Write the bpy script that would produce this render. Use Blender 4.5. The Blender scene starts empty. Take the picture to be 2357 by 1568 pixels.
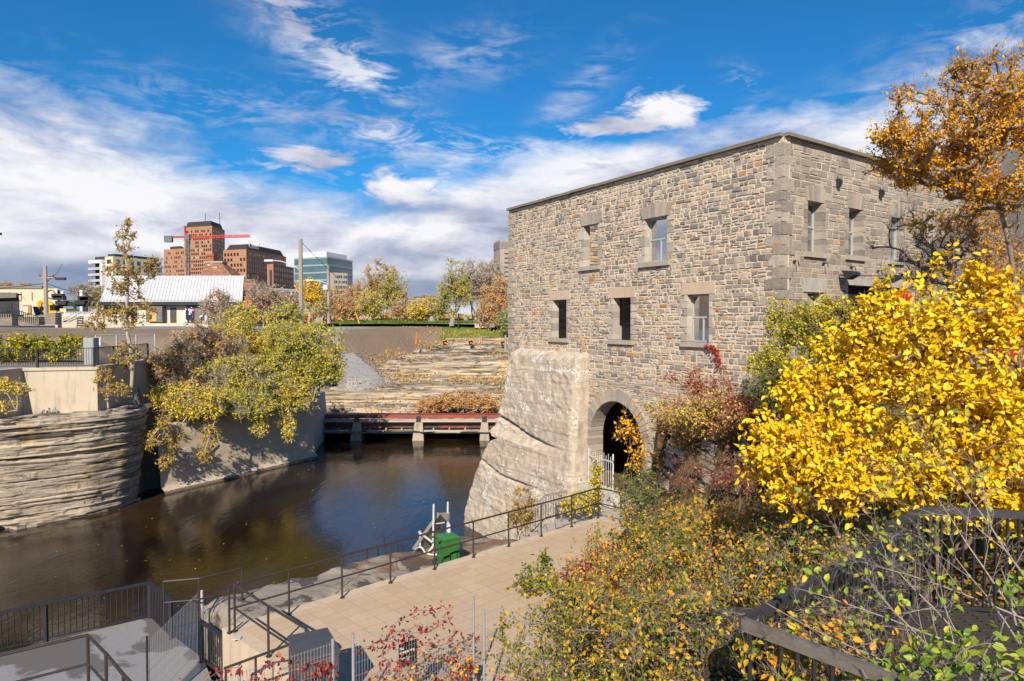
import bpy, math, random
import numpy as np
from mathutils import Vector, Matrix
random.seed(7); np.random.seed(7)
SC = bpy.context.scene
COL = SC.collection
R = math.radians
FOC, CX, CY, TH = 1571.0, 1178.5, 784.0, R(1.68)
ZW = -10.9      # water level, the camera's eye is the zero height
ZT = -7.0       # riverside terrace

def ray(u, v):
    a = (u-CX)/FOC; b = (CY-v)/FOC
    return (a, math.cos(TH)+b*math.sin(TH), -math.sin(TH)+b*math.cos(TH))
def at(u, v, Y):
    r = ray(u, v); k = Y/r[1]
    return Vector((r[0]*k, Y, r[2]*k))
def onz(u, v, z):
    r = ray(u, v); k = z/r[2]
    return Vector((r[0]*k, r[1]*k, z))

# ------------------------------------------------------------------ materials
def nt_new(name):
    m = bpy.data.materials.new(name); m.use_nodes = True
    n = m.node_tree; n.nodes.clear()
    return m, n
class NB:
    def __init__(s, nt): s.nt = nt
    def n(s, t, **kw):
        x = s.nt.nodes.new(t)
        for k, v in kw.items():
            if k.startswith('i_'):
                key = k[2:]; key = int(key) if key.isdigit() else key.replace('_', ' ')
                s.put(x.inputs[key], v)
            else: setattr(x, k, v)
        return x
    def put(s, sock, v):
        if isinstance(v, bpy.types.NodeSocket): s.nt.links.new(v, sock)
        elif isinstance(v, bpy.types.Node): s.nt.links.new(v.outputs[0], sock)
        else:
            if isinstance(v, (tuple, list)) and len(v) == 3 and sock.type == 'RGBA': v = (*v, 1)
            sock.default_value = v
    def m(s, op, a, b=0.0, c=0.0, clamp=False):
        x = s.n('ShaderNodeMath', operation=op, use_clamp=clamp)
        s.put(x.inputs[0], a); s.put(x.inputs[1], b); s.put(x.inputs[2], c)
        return x.outputs[0]
    def ramp(s, fac, stops, interp='LINEAR'):
        x = s.n('ShaderNodeValToRGB'); cr = x.color_ramp; cr.interpolation = interp
        while len(cr.elements) < len(stops): cr.elements.new(0.5)
        for e, (p, c) in zip(cr.elements, stops):
            e.position = p; e.color = (*c, 1) if len(c) == 3 else c
        s.put(x.inputs[0], fac); return x.outputs[0]
    def mix(s, fac, a, b, blend='MIX'):
        x = s.n('ShaderNodeMix', data_type='RGBA', blend_type=blend)
        s.put(x.inputs[0], fac); s.put(x.inputs[6], a); s.put(x.inputs[7], b)
        return x.outputs[2]
    def noise(s, vec, scale, detail=4, rough=.55, dist=0.0, w=None):
        x = s.n('ShaderNodeTexNoise'); x.inputs['Scale'].default_value = scale
        x.inputs['Detail'].default_value = detail; x.inputs['Roughness'].default_value = rough
        x.inputs['Distortion'].default_value = dist
        if vec is not None: s.put(x.inputs['Vector'], vec)
        return x.outputs[0]
    def coords(s, scale=(1, 1, 1), kind='Object', rot=(0, 0, 0)):
        t = s.n('ShaderNodeTexCoord'); mp = s.n('ShaderNodeMapping')
        s.nt.links.new(t.outputs[kind], mp.inputs[0]); mp.inputs['Scale'].default_value = scale
        mp.inputs['Rotation'].default_value = rot
        return mp.outputs[0]
    def world(s, scale=(1, 1, 1), rot=(0, 0, 0)):
        t = s.n('ShaderNodeNewGeometry'); mp = s.n('ShaderNodeMapping')
        s.nt.links.new(t.outputs['Position'], mp.inputs[0]); mp.inputs['Scale'].default_value = scale
        mp.inputs['Rotation'].default_value = rot
        return mp.outputs[0]
    def bump(s, h, strength=.3, dist=.05):
        x = s.n('ShaderNodeBump'); x.inputs['Strength'].default_value = strength
        x.inputs['Distance'].default_value = dist; s.put(x.inputs['Height'], h)
        return x.outputs[0]
    def pbr(s, color, rough=.8, metal=0.0, normal=None, spec=.3, **kw):
        x = s.n('ShaderNodeBsdfPrincipled'); s.put(x.inputs['Base Color'], color)
        s.put(x.inputs['Roughness'], rough); s.put(x.inputs['Metallic'], metal)
        s.put(x.inputs['Specular IOR Level'], spec)
        if normal is not None: s.put(x.inputs['Normal'], normal)
        for k, v in kw.items(): s.put(x.inputs[k.replace('_', ' ')], v)
        return x.outputs[0]
    def out(s, sh):
        o = s.n('ShaderNodeOutputMaterial'); s.nt.links.new(sh, o.inputs[0])
def M(name, c1, c2=None, scale=3.0, rough=.8, bump=.3, bd=.03, metal=0.0, stretch=(1, 1, 1), spec=.3, fine=1.0, spots=None):
    """weathered surface: two colours mixed by noise, fine grain bump, optional spots (colour, scale, threshold)"""
    m, nt = nt_new(name); b = NB(nt)
    if c2 is None: c2 = tuple(x*.72 for x in c1)
    P = b.world(stretch)
    f = b.noise(P, scale, 6, .62)
    f = b.m('MULTIPLY_ADD', f, 2.4, -.7, True)
    col = b.mix(f, c1, c2)
    g = b.noise(P, scale*9, 3, .6)
    col = b.mix(b.m('MULTIPLY', g, .35*fine), col, tuple(x*.45 for x in c2))
    if spots:
        sc, ss, st = spots
        k = b.noise(P, ss, 4, .6)
        k = b.m('MULTIPLY', b.m('SUBTRACT', k, st), 9.0, clamp=True)
        col = b.mix(k, col, sc)
    h = b.noise(P, scale*6, 5, .65)
    b.out(b.pbr(col, rough, metal, b.bump(h, bump, bd) if bump else None, spec))
    return m
def MT(name, stops, rough=.8, bump=.3, bd=.02, bscale=12, interp='LINEAR', dirt=.35, spec=.25):
    """colour per block from the face attribute 'tint'"""
    m, nt = nt_new(name); b = NB(nt)
    a = b.n('ShaderNodeAttribute', attribute_name='tint')
    col = b.ramp(a.outputs['Fac'], stops, interp)
    P = b.world()
    g = b.noise(P, bscale*.6, 4, .65)
    col = b.mix(b.m('MULTIPLY', g, dirt), col, (.05, .045, .04))
    h = b.noise(P, bscale, 5, .65)
    b.out(b.pbr(col, rough, 0, b.bump(h, bump, bd), spec)); return m
def leafmat(name, stops, trans=.35, interp='LINEAR', rough=.45):
    m, nt = nt_new(name); b = NB(nt)
    a = b.n('ShaderNodeAttribute', attribute_name='tint')
    col = b.ramp(a.outputs['Fac'], stops, interp)
    d = b.pbr(col, rough, 0, None, .35)
    t = b.n('ShaderNodeBsdfTranslucent'); b.put(t.inputs[0], col)
    mx = b.n('ShaderNodeMixShader'); mx.inputs[0].default_value = trans
    nt.links.new(d, mx.inputs[1]); nt.links.new(t.outputs[0], mx.inputs[2])
    b.out(mx.outputs[0]); return m

# ------------------------------------------------------------------ mesh builder
class MB:
    def __init__(s): s.v = []; s.f = []; s.t = []
    def add(s, vs, fs, t=0.5):
        o = len(s.v); s.v.extend([tuple(p) for p in vs])
        for f in fs: s.f.append(tuple(i+o for i in f)); s.t.append(t)
        return s
    def box(s, x0, x1, y0, y1, z0, z1, t=.5):
        return s.add([(x0,y0,z0),(x1,y0,z0),(x1,y1,z0),(x0,y1,z0),(x0,y0,z1),(x1,y0,z1),(x1,y1,z1),(x0,y1,z1)],
              [(0,3,2,1),(4,5,6,7),(0,1,5,4),(1,2,6,5),(2,3,7,6),(3,0,4,7)], t)
    def obox(s, c, ax, ay, az, t=.5):
        """box from centre and three half-extent vectors"""
        c = Vector(c); ax = Vector(ax); ay = Vector(ay); az = Vector(az)
        P = [c+i*ax+j*ay+k*az for k in (-1, 1) for (i, j) in ((-1,-1),(1,-1),(1,1),(-1,1))]
        return s.add(P, [(0,3,2,1),(4,5,6,7),(0,1,5,4),(1,2,6,5),(2,3,7,6),(3,0,4,7)], t)
    def bar(s, p, q, w, h, up=(0,0,1), t=.5):
        p = Vector(p); q = Vector(q); d = q-p; L = d.length
        if L < 1e-6: return s
        d.normalize(); up = Vector(up)
        if abs(d.dot(up)) > .97: up = Vector((0, 1, 0))
        x = d.cross(up).normalized(); z = x.cross(d)
        return s.obox((p+q)/2, x*w/2, d*L/2, z*h/2, t)
    def tube(s, pts, rad, n=6, t=.5, cap=True):
        pts = [Vector(p) for p in pts]; N = len(pts)
        if not hasattr(rad, '__len__'): rad = [rad]*N
        o = len(s.v)
        for i, p in enumerate(pts):
            d = (pts[min(i+1, N-1)]-pts[max(i-1, 0)])
            d = d.normalized() if d.length > 1e-9 else Vector((0,0,1))
            up = Vector((0,0,1)) if abs(d.z) < .9 else Vector((1,0,0))
            x = d.cross(up).normalized(); y = d.cross(x)
            for k in range(n):
                a = 2*math.pi*k/n
                s.v.append(tuple(p+(x*math.cos(a)+y*math.sin(a))*rad[i]))
        for i in range(N-1):
            for k in range(n):
                k2 = (k+1) % n
                s.f.append((o+i*n+k, o+i*n+k2, o+(i+1)*n+k2, o+(i+1)*n+k)); s.t.append(t)
        if cap and n > 2:
            s.f.append(tuple(o+k for k in range(n))); s.t.append(t)
            s.f.append(tuple(o+(N-1)*n+k for k in reversed(range(n)))); s.t.append(t)
        return s
    def cyl(s, p, q, r, n=12, r2=None, t=.5): return s.tube([p, q], [r, r if r2 is None else r2], n, t)
    def prism(s, poly, z0, z1, t=.5):
        n = len(poly)
        a = sum(poly[i][0]*poly[(i+1) % n][1]-poly[(i+1) % n][0]*poly[i][1] for i in range(n))
        if a < 0: poly = poly[::-1]
        vs = [(p[0], p[1], z0) for p in poly]+[(p[0], p[1], z1) for p in poly]
        fs = [tuple(reversed(range(n))), tuple(range(n, 2*n))]+[(i, (i+1) % n, n+(i+1) % n, n+i) for i in range(n)]
        return s.add(vs, fs, t)
    def extr(s, poly, d, t=.5):
        """planar polygon of 3-D points pushed along vector d"""
        n = len(poly); d = Vector(d); A = [Vector(p) for p in poly]
        return s.add(A+[p+d for p in A], [tuple(range(n)), tuple(reversed(range(n, 2*n)))]+[(i, n+i, n+(i+1) % n, (i+1) % n) for i in range(n)], t)
    def build(s, name, mat, parent=None, org=None, smooth=False):
        if org is None: org = Vector(parent['_o']) if parent is not None and '_o' in parent else Vector((0,0,0))
        else: org = Vector(org)
        me = bpy.data.meshes.new(name)
        V = np.array(s.v, dtype=np.float32).reshape(-1, 3)-np.array(org, dtype=np.float32)
        me.from_pydata(V.tolist(), [], s.f)
        if len(set(s.t)) > 1:
            a = me.attributes.new('tint', 'FLOAT', 'FACE'); a.data.foreach_set('value', np.array(s.t, dtype=np.float32))
        if smooth: me.polygons.foreach_set('use_smooth', [True]*len(s.f))
        return link(name, me, mat, parent, org)
def link(name, me, mat, parent, org):
    me.materials.append(mat)
    o = bpy.data.objects.new(name, me); COL.objects.link(o)
    if parent is not None:
        o.parent = parent; o['_o'] = tuple(org)
        po = Vector(parent['_o']) if '_o' in parent else Vector((0,0,0))
        o.location = Vector(org)-po
    else: o.location = org; o['_o'] = tuple(org)
    return o
def tag(o, label=None, cat=None, group=None, kind=None):
    if label: o['label'] = label
    if cat: o['category'] = cat
    if group: o['group'] = group
    if kind: o['kind'] = kind
    return o
def thing(name, label, cat, loc=(0,0,0), group=None, kind=None):
    o = bpy.data.objects.new(name, None); COL.objects.link(o); o.location = loc; o['_o'] = tuple(loc)
    o.empty_display_size = .2
    return tag(o, label, cat, group, kind)
def copytree(o, parent=None):
    c = o.copy(); COL.objects.link(c)
    if parent is not None: c.parent = parent
    for ch in [x for x in SC.objects if x.parent == o]: copytree(ch, c)
    return c
KIDS = {}
def struct(name, mb, mat, label=None, kind='structure', smooth=False):
    o = mb.build(name, mat, None, (0,0,0), smooth); o['kind'] = kind
    if label: o['label'] = label
    return o
def npmesh(name, V, Fq, mat, parent=None, org=(0,0,0), tint=None, smooth=False):
    """fast mesh from numpy vertices and equal sized faces"""
    me = bpy.data.meshes.new(name); V = np.asarray(V, dtype=np.float32)-np.array(org, dtype=np.float32)
    Fq = np.asarray(Fq, dtype=np.int32); nf, k = Fq.shape
    me.vertices.add(len(V)); me.vertices.foreach_set('co', V.ravel())
    me.loops.add(nf*k); me.loops.foreach_set('vertex_index', Fq.ravel())
    me.polygons.add(nf); me.polygons.foreach_set('loop_start', np.arange(0, nf*k, k, dtype=np.int32))
    me.polygons.foreach_set('loop_total', np.full(nf, k, dtype=np.int32))
    if smooth: me.polygons.foreach_set('use_smooth', np.ones(nf, dtype=bool))
    me.update(calc_edges=True)
    if tint is not None:
        a = me.attributes.new('tint', 'FLOAT', 'FACE'); a.data.foreach_set('value', np.asarray(tint, dtype=np.float32))
    return link(name, me, mat, parent, org)

# ------------------------------------------------------------------ numpy value noise
_G = np.random.RandomState(3).rand(64, 64, 64).astype(np.float32)
def vn(x, y, z=0.0):
    x = np.asarray(x, dtype=np.float64); y = np.asarray(y, dtype=np.float64); z = np.asarray(z, dtype=np.float64)
    x, y, z = np.broadcast_arrays(x, y, z)
    xi = np.floor(x).astype(int); yi = np.floor(y).astype(int); zi = np.floor(z).astype(int)
    fx = x-xi; fy = y-yi; fz = z-zi
    fx = fx*fx*(3-2*fx); fy = fy*fy*(3-2*fy); fz = fz*fz*(3-2*fz)
    def g(i, j, k): return _G[(xi+i) % 64, (yi+j) % 64, (zi+k) % 64]
    c = 0
    for i in (0, 1):
        for j in (0, 1):
            for k in (0, 1):
                c = c+g(i, j, k)*(fx if i else 1-fx)*(fy if j else 1-fy)*(fz if k else 1-fz)
    return c
def fbm(x, y, z=0.0, o=4):
    s = 0; a = .5; t = 0
    for i in range(o):
        f = 2.03**i; s = s+a*vn(np.asarray(x)*f+i*7.3, np.asarray(y)*f+i*3.1, np.asarray(z)*f+i*5.7); t += a; a *= .5
    return s/t
def sst(a, b, x):
    t = np.clip((np.asarray(x, dtype=float)-a)/(b-a), 0, 1); return t*t*(3-2*t)
def inpoly(x, y, poly):
    r = np.zeros(np.shape(x), dtype=bool); n = len(poly)
    for i in range(n):
        x0, y0 = poly[i]; x1, y1 = poly[(i+1) % n]
        c = ((y0 > y) != (y1 > y)) & (x < (x1-x0)*(y-y0)/((y1-y0) if y1 != y0 else 1e-9)+x0)
        r ^= c
    return r
def pdist(x, y, line):
    d = np.full(np.shape(x), 1e9)
    for (x0, y0), (x1, y1) in zip(line[:-1], line[1:]):
        dx, dy = x1-x0, y1-y0; L = dx*dx+dy*dy+1e-12
        t = np.clip(((x-x0)*dx+(y-y0)*dy)/L, 0, 1)
        d = np.minimum(d, np.hypot(x-x0-t*dx, y-y0-t*dy))
    return d
def interp(x, xs, ys): return np.interp(x, xs, ys)
# ================================================================== camera, sun, sky
cam_d = bpy.data.cameras.new('camera'); cam = bpy.data.objects.new('camera', cam_d); COL.objects.link(cam)
cam_d.sensor_width = 36; cam_d.lens = 36*FOC/2357; cam_d.clip_start = .05; cam_d.clip_end = 9000
cam.location = (0,0,0); cam.rotation_euler = (math.pi/2-TH, 0, 0)
SC.camera = cam
SUN_EL, SUN_AZ = R(34), R(180+8)     # azimuth clockwise from +Y: low in the south, a little left of behind the eye
sd = bpy.data.lights.new('sun', 'SUN'); sun = bpy.data.objects.new('sun', sd); COL.objects.link(sun)
sd.energy = 5.0; sd.angle = R(.5); sd.color = (1, .885, .72)
sv = Vector((math.sin(SUN_AZ)*math.cos(SUN_EL), math.cos(SUN_AZ)*math.cos(SUN_EL), math.sin(SUN_EL)))
sun.rotation_euler = sv.to_track_quat('Z', 'Y').to_euler()
SC.view_settings.view_transform = 'Standard'; SC.view_settings.look = 'None'
SC.view_settings.exposure = 0.5; SC.view_settings.gamma = 1.0
w = bpy.data.worlds.new('World'); SC.world = w; w.use_nodes = True
nt = w.node_tree; nt.nodes.clear(); b = NB(nt)
sky = b.n('ShaderNodeTexSky', sky_type='NISHITA', sun_disc=False, sun_elevation=SUN_EL, sun_rotation=SUN_AZ,
          air_density=1.0, dust_density=.15, ozone_density=3.0)
tc = b.n('ShaderNodeTexCoord'); D = tc.outputs['Generated']
sep = b.n('ShaderNodeSeparateXYZ', i_0=D); dx, dy, dz = sep.outputs
az = b.m('ARCTAN2', dx, dy); el = b.m('ARCSINE', dz)
def gauss(u, v, wu, wv, rot=0.0):
    """soft patch of sky centred on a direction"""
    a0 = math.atan((u-CX)/FOC); e0 = math.atan((738-v)/FOC*math.cos(a0))
    x = b.m('SUBTRACT', az, a0); y = b.m('SUBTRACT', el, e0)
    c, s_ = math.cos(rot), math.sin(rot)
    xr = b.m('ADD', b.m('MULTIPLY', x, c), b.m('MULTIPLY', y, s_)); yr = b.m('SUBTRACT', b.m('MULTIPLY', y, c), b.m('MULTIPLY', x, s_))
    xr = b.m('DIVIDE', xr, wu/FOC); yr = b.m('DIVIDE', yr, wv/FOC)
    r2 = b.m('ADD', b.m('MULTIPLY', xr, xr), b.m('MULTIPLY', yr, yr))
    return b.m('EXPONENT', b.m('MULTIPLY', r2, -1.0))
def addall(l):
    r = l[0]
    for q in l[1:]: r = b.m('ADD', r, q)
    return r
def dirv(sx, sy, sz, off=(0,0,0)):
    mp = b.n('ShaderNodeMapping'); nt.links.new(D, mp.inputs[0]); mp.inputs['Scale'].default_value = (sx, sy, sz); mp.inputs['Location'].default_value = off
    return mp.outputs[0]
vbig = dirv(1, 1, 2.6)
nb = b.noise(vbig, 3.2, 6, .55, .3)               # heaps
nf = b.noise(dirv(1, 1, 3.2, (3, 1, 2)), 11, 6, .62, .5)
mpw = b.n('ShaderNodeMapping'); nt.links.new(D, mpw.inputs[0]); mpw.inputs['Rotation'].default_value = (0, R(-38), 0); mpw.inputs['Scale'].default_value = (3.2, 3, 11)
ws = b.noise(mpw.outputs[0], 3.6, 6, .66, .8)       # wisps combed along the wind
# --- wisps high up
wm = addall([b.m('MULTIPLY', gauss(760, 120, 270, 70, R(-40)), 1.35), b.m('MULTIPLY', gauss(700, 40, 200, 34, R(-30)), .75), b.m('MULTIPLY', gauss(1100, 130, 130, 50, R(10)), .7),
             b.m('MULTIPLY', gauss(1340, 210, 120, 34, R(40)), .8), b.m('MULTIPLY', gauss(1710, 190, 50, 22, R(-35)), .7),
             b.m('MULTIPLY', gauss(2230, 140, 330, 80, R(24)), .85), b.m('MULTIPLY', gauss(30, 140, 50, 20), .4), b.m('MULTIPLY', gauss(480, 260, 150, 28, R(-12)), .5),
             b.m('MULTIPLY', gauss(900, 320, 420, 42, R(-8)), .85), b.m('MULTIPLY', gauss(1250, 345, 250, 30), .6)])
wf = b.m('MULTIPLY', b.m('ADD', b.m('MULTIPLY', b.m('SUBTRACT', ws, .42), 3.2), b.m('MULTIPLY', b.m('SUBTRACT', nf, .5), 2.2)), wm)
wf = b.m('MULTIPLY', wf, 1.15, clamp=True)
# --- bank low down: amount by elevation, taller on the left and the right
top = addall([b.m('MULTIPLY', gauss(-150, 420, 620, 800), 6.0), b.m('MULTIPLY', gauss(2350, 300, 720, 800), 7.0), b.m('MULTIPLY', gauss(1420, 420, 300, 300), 3.0)])     # degrees above base
cover = b.m('SUBTRACT', b.m('ADD', top, 11.3), b.m('MULTIPLY', el, 180/math.pi))                        # > 0 inside the bank
cover = b.m('ADD', b.m('MULTIPLY', cover, .16), b.m('MULTIPLY', b.m('SUBTRACT', nb, .5), 2.0))
cover = b.m('ADD', cover, b.m('MULTIPLY', b.m('SUBTRACT', nf, .5), .9))
bf = b.m('MULTIPLY', cover, 1.35, clamp=True)
hole = addall([b.m('MULTIPLY', gauss(640, 400, 200, 36), .7), b.m('MULTIPLY', gauss(1000, 395, 200, 28), .7), gauss(1040, 250, 700, 60)])
bf = b.m('SUBTRACT', bf, b.m('MULTIPLY', hole, b.m('SUBTRACT', 1.25, nf)), clamp=True)
# --- single heaps
hp = addall([gauss(1520, 265, 110, 44, R(12)), b.m('MULTIPLY', gauss(1380, 300, 90, 26), .8), gauss(930, 445, 110, 44), gauss(1010, 560, 150, 50), b.m('MULTIPLY', gauss(740, 365, 120, 30), 1.0), b.m('MULTIPLY', gauss(850, 590, 70, 40), .8)])
hf = b.m('MULTIPLY', b.m('ADD', b.m('SUBTRACT', hp, .42), b.m('MULTIPLY', b.m('SUBTRACT', nf, .5), 2.6)), 2.4, clamp=True)
hf = b.m('MULTIPLY', hf, b.m('MULTIPLY', hp, 5.0, clamp=True))
cl = b.m('MAXIMUM', b.m('MAXIMUM', b.m('MULTIPLY', wf, .78), bf), hf)
# --- brightness of the cloud: white crowns, lavender bellies, slate near the horizon
above = b.noise(dirv(1, 1, 2.6, (0, 0, .075)), 3.2, 6, .55, .3)
lit = b.m('ADD', b.m('MULTIPLY', b.m('SUBTRACT', nb, above), 3.4), .66)
lit = b.m('ADD', lit, b.m('MULTIPLY', b.m('SUBTRACT', nf, .5), 1.1))
litw = addall([b.m('MULTIPLY', gauss(1010, 535, 170, 32), .75), b.m('MULTIPLY', gauss(1530, 235, 120, 24), .5), b.m('MULTIPLY', gauss(930, 420, 110, 28), .4), b.m('MULTIPLY', gauss(150, 560, 260, 28), .3), b.m('MULTIPLY', gauss(200, 380, 330, 60), .25)])
drk = addall([b.m('MULTIPLY', gauss(740, 375, 140, 30), .5), b.m('MULTIPLY', gauss(960, 480, 150, 16), .5), b.m('MULTIPLY', gauss(1540, 305, 150, 20), .45), b.m('MULTIPLY', gauss(600, 540, 520, 40), .18)])
lit = b.m('SUBTRACT', b.m('ADD', lit, litw), drk, clamp=True)
ccol = b.ramp(lit, [(0, (.30, .36, .52)), (.35, (.52, .56, .71)), (.65, (.74, .76, .87)), (1, (1.0, 1.0, 1.03))])
low = b.m('EXPONENT', b.m('MULTIPLY', b.m('MAXIMUM', el, 0.0), -13.0))
low = b.m('MULTIPLY', low, addall([b.m('MULTIPLY', gauss(100, 640, 620, 70), 1.5), b.m('MULTIPLY', gauss(950, 670, 330, 36), 1.1)]), clamp=True)
low = b.m('MULTIPLY', b.m('SUBTRACT', b.m('ADD', low, b.m('MULTIPLY', b.m('SUBTRACT', .5, nb), .9)), .12), 2.0, clamp=True)
ccol = b.mix(b.m('MULTIPLY', low, .72), ccol, (.19, .27, .43))
skc = b.n('ShaderNodeMix', data_type='RGBA', blend_type='MULTIPLY'); skc.inputs[0].default_value = 1
b.put(skc.inputs[6], sky.outputs[0]); b.put(skc.inputs[7], (.15, .70, 1.06, 1))
SKS = .080
bg = b.n('ShaderNodeBackground'); bg.inputs[1].default_value = SKS
cc = b.mix(1.0, ccol, (.67/SKS,)*3, 'MULTIPLY')
clf = b.m('MAXIMUM', cl, b.m('MULTIPLY', low, .97))
fin = b.mix(clf, skc.outputs[2], cc)
nt.links.new(fin, bg.inputs[0])
wo = b.n('ShaderNodeOutputWorld'); nt.links.new(bg.outputs[0], wo.inputs[0])
w.cycles.sampling_method = 'MANUAL'; w.cycles.sample_map_resolution = 256
# ================================================================== ground, river, rock
BANK_L = [(-90, 10), (-60, 24.5), (-33, 33.2), (-26.8, 35.7), (-22.9, 39.4), (-22.5, 42.8), (-16, 54.2), (-17.5, 63.5), (-18.5, 67)]
RIVER = BANK_L+[(-18.5, 70), (6, 70), (5, 60), (1.5, 40), (.8, 34), (-1.6, 29), (-3.3, 23.4), (-6.9, 20.5), (-8.7, 19.1), (-8.6, 17.4),
                (-9.7, 19.5), (-11.16, 21.1), (-14, 18.8), (-30, 5), (-80, -40)]
def rockprofile(y):
    return interp(y, [60, 66, 66.6, 70, 71, 78, 78.6, 80, 84, 92, 93, 97, 101], [-10.5, -9.3, -8.2, -7.5, -6.9, -6.45, -5.3, -4.6, -3.9, -3.1, -2.4, -1.9, -.95])
BEHIND = [(-90, 24.7), (-60, 29.7), (-28.1, 32.8), (-27.9, 38.7), (-24.2, 39.6), (-25.0, 47.2), (-21.7, 52.7), (-21.5, 53), (-90, 53)]
def H(x, y):
    x = np.asarray(x, dtype=float); y = np.asarray(y, dtype=float)
    d = pdist(x, y, BANK_L)
    left = -6.7+4.0*sst(1, 8, d)
    beh = inpoly(x, y, BEHIND)
    left = np.where(y < 53, np.where(beh, -2.88, np.where(y < 41.5, -5.75, -7.1+.3*d)), left)
    up = sst(50, 72, y+(-x-25)*.35)
    left = np.maximum(left, left*(1-up)+np.where(x > -27, -1.15, -.85)*up)
    left = np.where((x < -27) & (y > 50), np.maximum(left, -2.8+1.5*sst(51, 56, y)), left)
    # right bank: rises from the terrace edge
    xe = np.where(y > 18, 1.35+(y-18.1)*.74, .75+(y-11.75)*.1)
    s = x-xe
    soft = -7.25+5.2*sst(-.2, 8.5, s)
    xo = np.interp(y, [13, 15, 16.8, 18, 20, 22.5, 26.4], [9.8, 9.2, 8.2, 7.0, 5.9, 5.3, 5.0])
    hard = np.where(x < xo+.25, -7.3+1.3*sst(0, 1, (x-2)/np.maximum(xo-2, .5)), -3.7+1.6*sst(0, 3, x-xo))
    k = sst(13, 17, y)
    right = soft*(1-k)+hard*k
    right = np.where((y > 24) & (x < 5), -7.75, right)
    right = np.where((y < 24) & (s < -.6), -11.7, right)
    right = np.where((y >= 23.6) & (x < 2.7) & (y < 34), -11.7, right)
    t_ = (x-8.29)*-.5087+(y-21)*.8609; r_ = (x-8.29)*.808+(y-21)*.589
    right = np.where((t_ > .15) & (t_ < 16.4) & (r_ > .25) & (r_ < 16.3), -7.6, right)
    right = np.where((y > 40) & (x > 1), -3.5, right)
    rk = rockprofile(y)-.7
    h = np.where(x < -17, left, right)
    inrock = (y > 60)
    xb = np.interp(y, [60, 70, 79, 86, 92, 97], [-21, -20.5, -15.8, -12.8, -10.5, -7.5]); lf = sst(xb+.5, xb-5.5, x)
    hr = rk*(1-lf)+left*lf
    h = np.where(inrock & (x > -27), np.where(x > -1+0*y, np.maximum(rk, -30), hr), h)
    h = np.where(inrock & (x <= -27), left, h)
    fl_ = np.interp(y, [95, 100, 104, 120, 140, 260], [-1.35, -.8, -.45, .12, 0, -.8]); bl_ = sst(-38, -26, x)*sst(70, 30, x); far = fl_*bl_-.8*(1-bl_)
    h = np.where((y > 98), far, np.where(y > 93, h*(1-sst(93, 98, y))+far*sst(93, 98, y), h))
    h = np.where(inpoly(x, y, RIVER) | ((d < 1.25) & (y < 66)), -12.6, h)
    h = h+.12*(fbm(x*.35, y*.35)-.5)*np.where(y > 60, 1.6, 1)
    return h
xs = np.unique(np.concatenate([np.linspace(-2500, -110, 14), np.arange(-105, -45, 4), np.arange(-45, 30, .45), np.arange(30, 80, 4), np.linspace(90, 2500, 14)]))
ys = np.unique(np.concatenate([np.linspace(-60, -4, 12), np.arange(-4, 66, .45), np.arange(66, 135, .8), np.arange(136, 200, 6), np.geomspace(210, 5000, 22)]))
X, Y = np.meshgrid(xs, ys); Zg = H(X, Y)
nx, ny = len(xs), len(ys)
I = np.arange(nx*ny).reshape(ny, nx)
Fq = np.stack([I[:-1, :-1], I[:-1, 1:], I[1:, 1:], I[1:, :-1]], -1).reshape(-1, 4)
m, nt = nt_new('ground'); b = NB(nt)
P = b.world(); sp = b.n('ShaderNodeSeparateXYZ', i_0=P)
n1 = b.noise(P, .5, 6, .6); n2 = b.noise(P, 5, 5, .7); n3 = b.noise(b.world((1, 3, 1), (0, 0, .35)), 1.4, 4, .6)
dirt = b.mix(n3, (.17, .125, .085), (.30, .23, .165))
dirt = b.mix(b.m('MULTIPLY', b.m('SUBTRACT', n2, .62), 8, clamp=True), dirt, (.42, .37, .30))
grav = b.mix(n2, (.20, .195, .20), (.34, .33, .33))
grass = b.mix(n1, (.10, .16, .025), (.20, .22, .05)); grass = b.mix(b.m('MULTIPLY', n2, .5), grass, (.06, .10, .02))
leafl = b.mix(n2, (.42, .17, .05), (.62, .30, .09))
yv = sp.outputs[1]; xv = sp.outputs[0]; zv = sp.outputs[2]
isg = b.m('MULTIPLY', b.m('MAXIMUM', b.m('GREATER_THAN', b.m('ADD', yv, b.m('MULTIPLY', n1, 4)), 101.5), b.m('MULTIPLY', b.m('GREATER_THAN', b.m('ADD', yv, b.m('MULTIPLY', n1, 5)), 94.5), b.m('GREATER_THAN', xv, -10))), b.m('GREATER_THAN', xv, -30))
isv = b.m('MULTIPLY', b.m('LESS_THAN', xv, b.m('MULTIPLY_ADD', n1, 8, -24)), b.m('GREATER_THAN', b.m('ADD', yv, b.m('MULTIPLY', n1, 6)), 73))
path = b.m('MULTIPLY', b.m('LESS_THAN', xv, -23.9), b.m('LESS_THAN', yv, 44.6))
col = b.mix(isv, dirt, grav); col = b.mix(path, col, grav); col = b.mix(isg, col, grass)
lv = b.m('MULTIPLY', isg, b.m('GREATER_THAN', b.m('ADD', b.m('MULTIPLY', xv, .05), n1), .85))
col = b.mix(b.m('MULTIPLY', lv, .85), col, leafl)
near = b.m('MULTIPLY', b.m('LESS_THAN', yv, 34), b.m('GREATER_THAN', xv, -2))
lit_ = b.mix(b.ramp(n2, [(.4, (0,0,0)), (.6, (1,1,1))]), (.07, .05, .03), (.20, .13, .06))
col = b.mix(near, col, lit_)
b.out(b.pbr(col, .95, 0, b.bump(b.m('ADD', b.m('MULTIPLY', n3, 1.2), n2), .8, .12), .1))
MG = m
g = npmesh('ground', np.stack([X.ravel(), Y.ravel(), Zg.ravel()], -1), Fq, MG, smooth=True); g['kind'] = 'structure'

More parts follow.
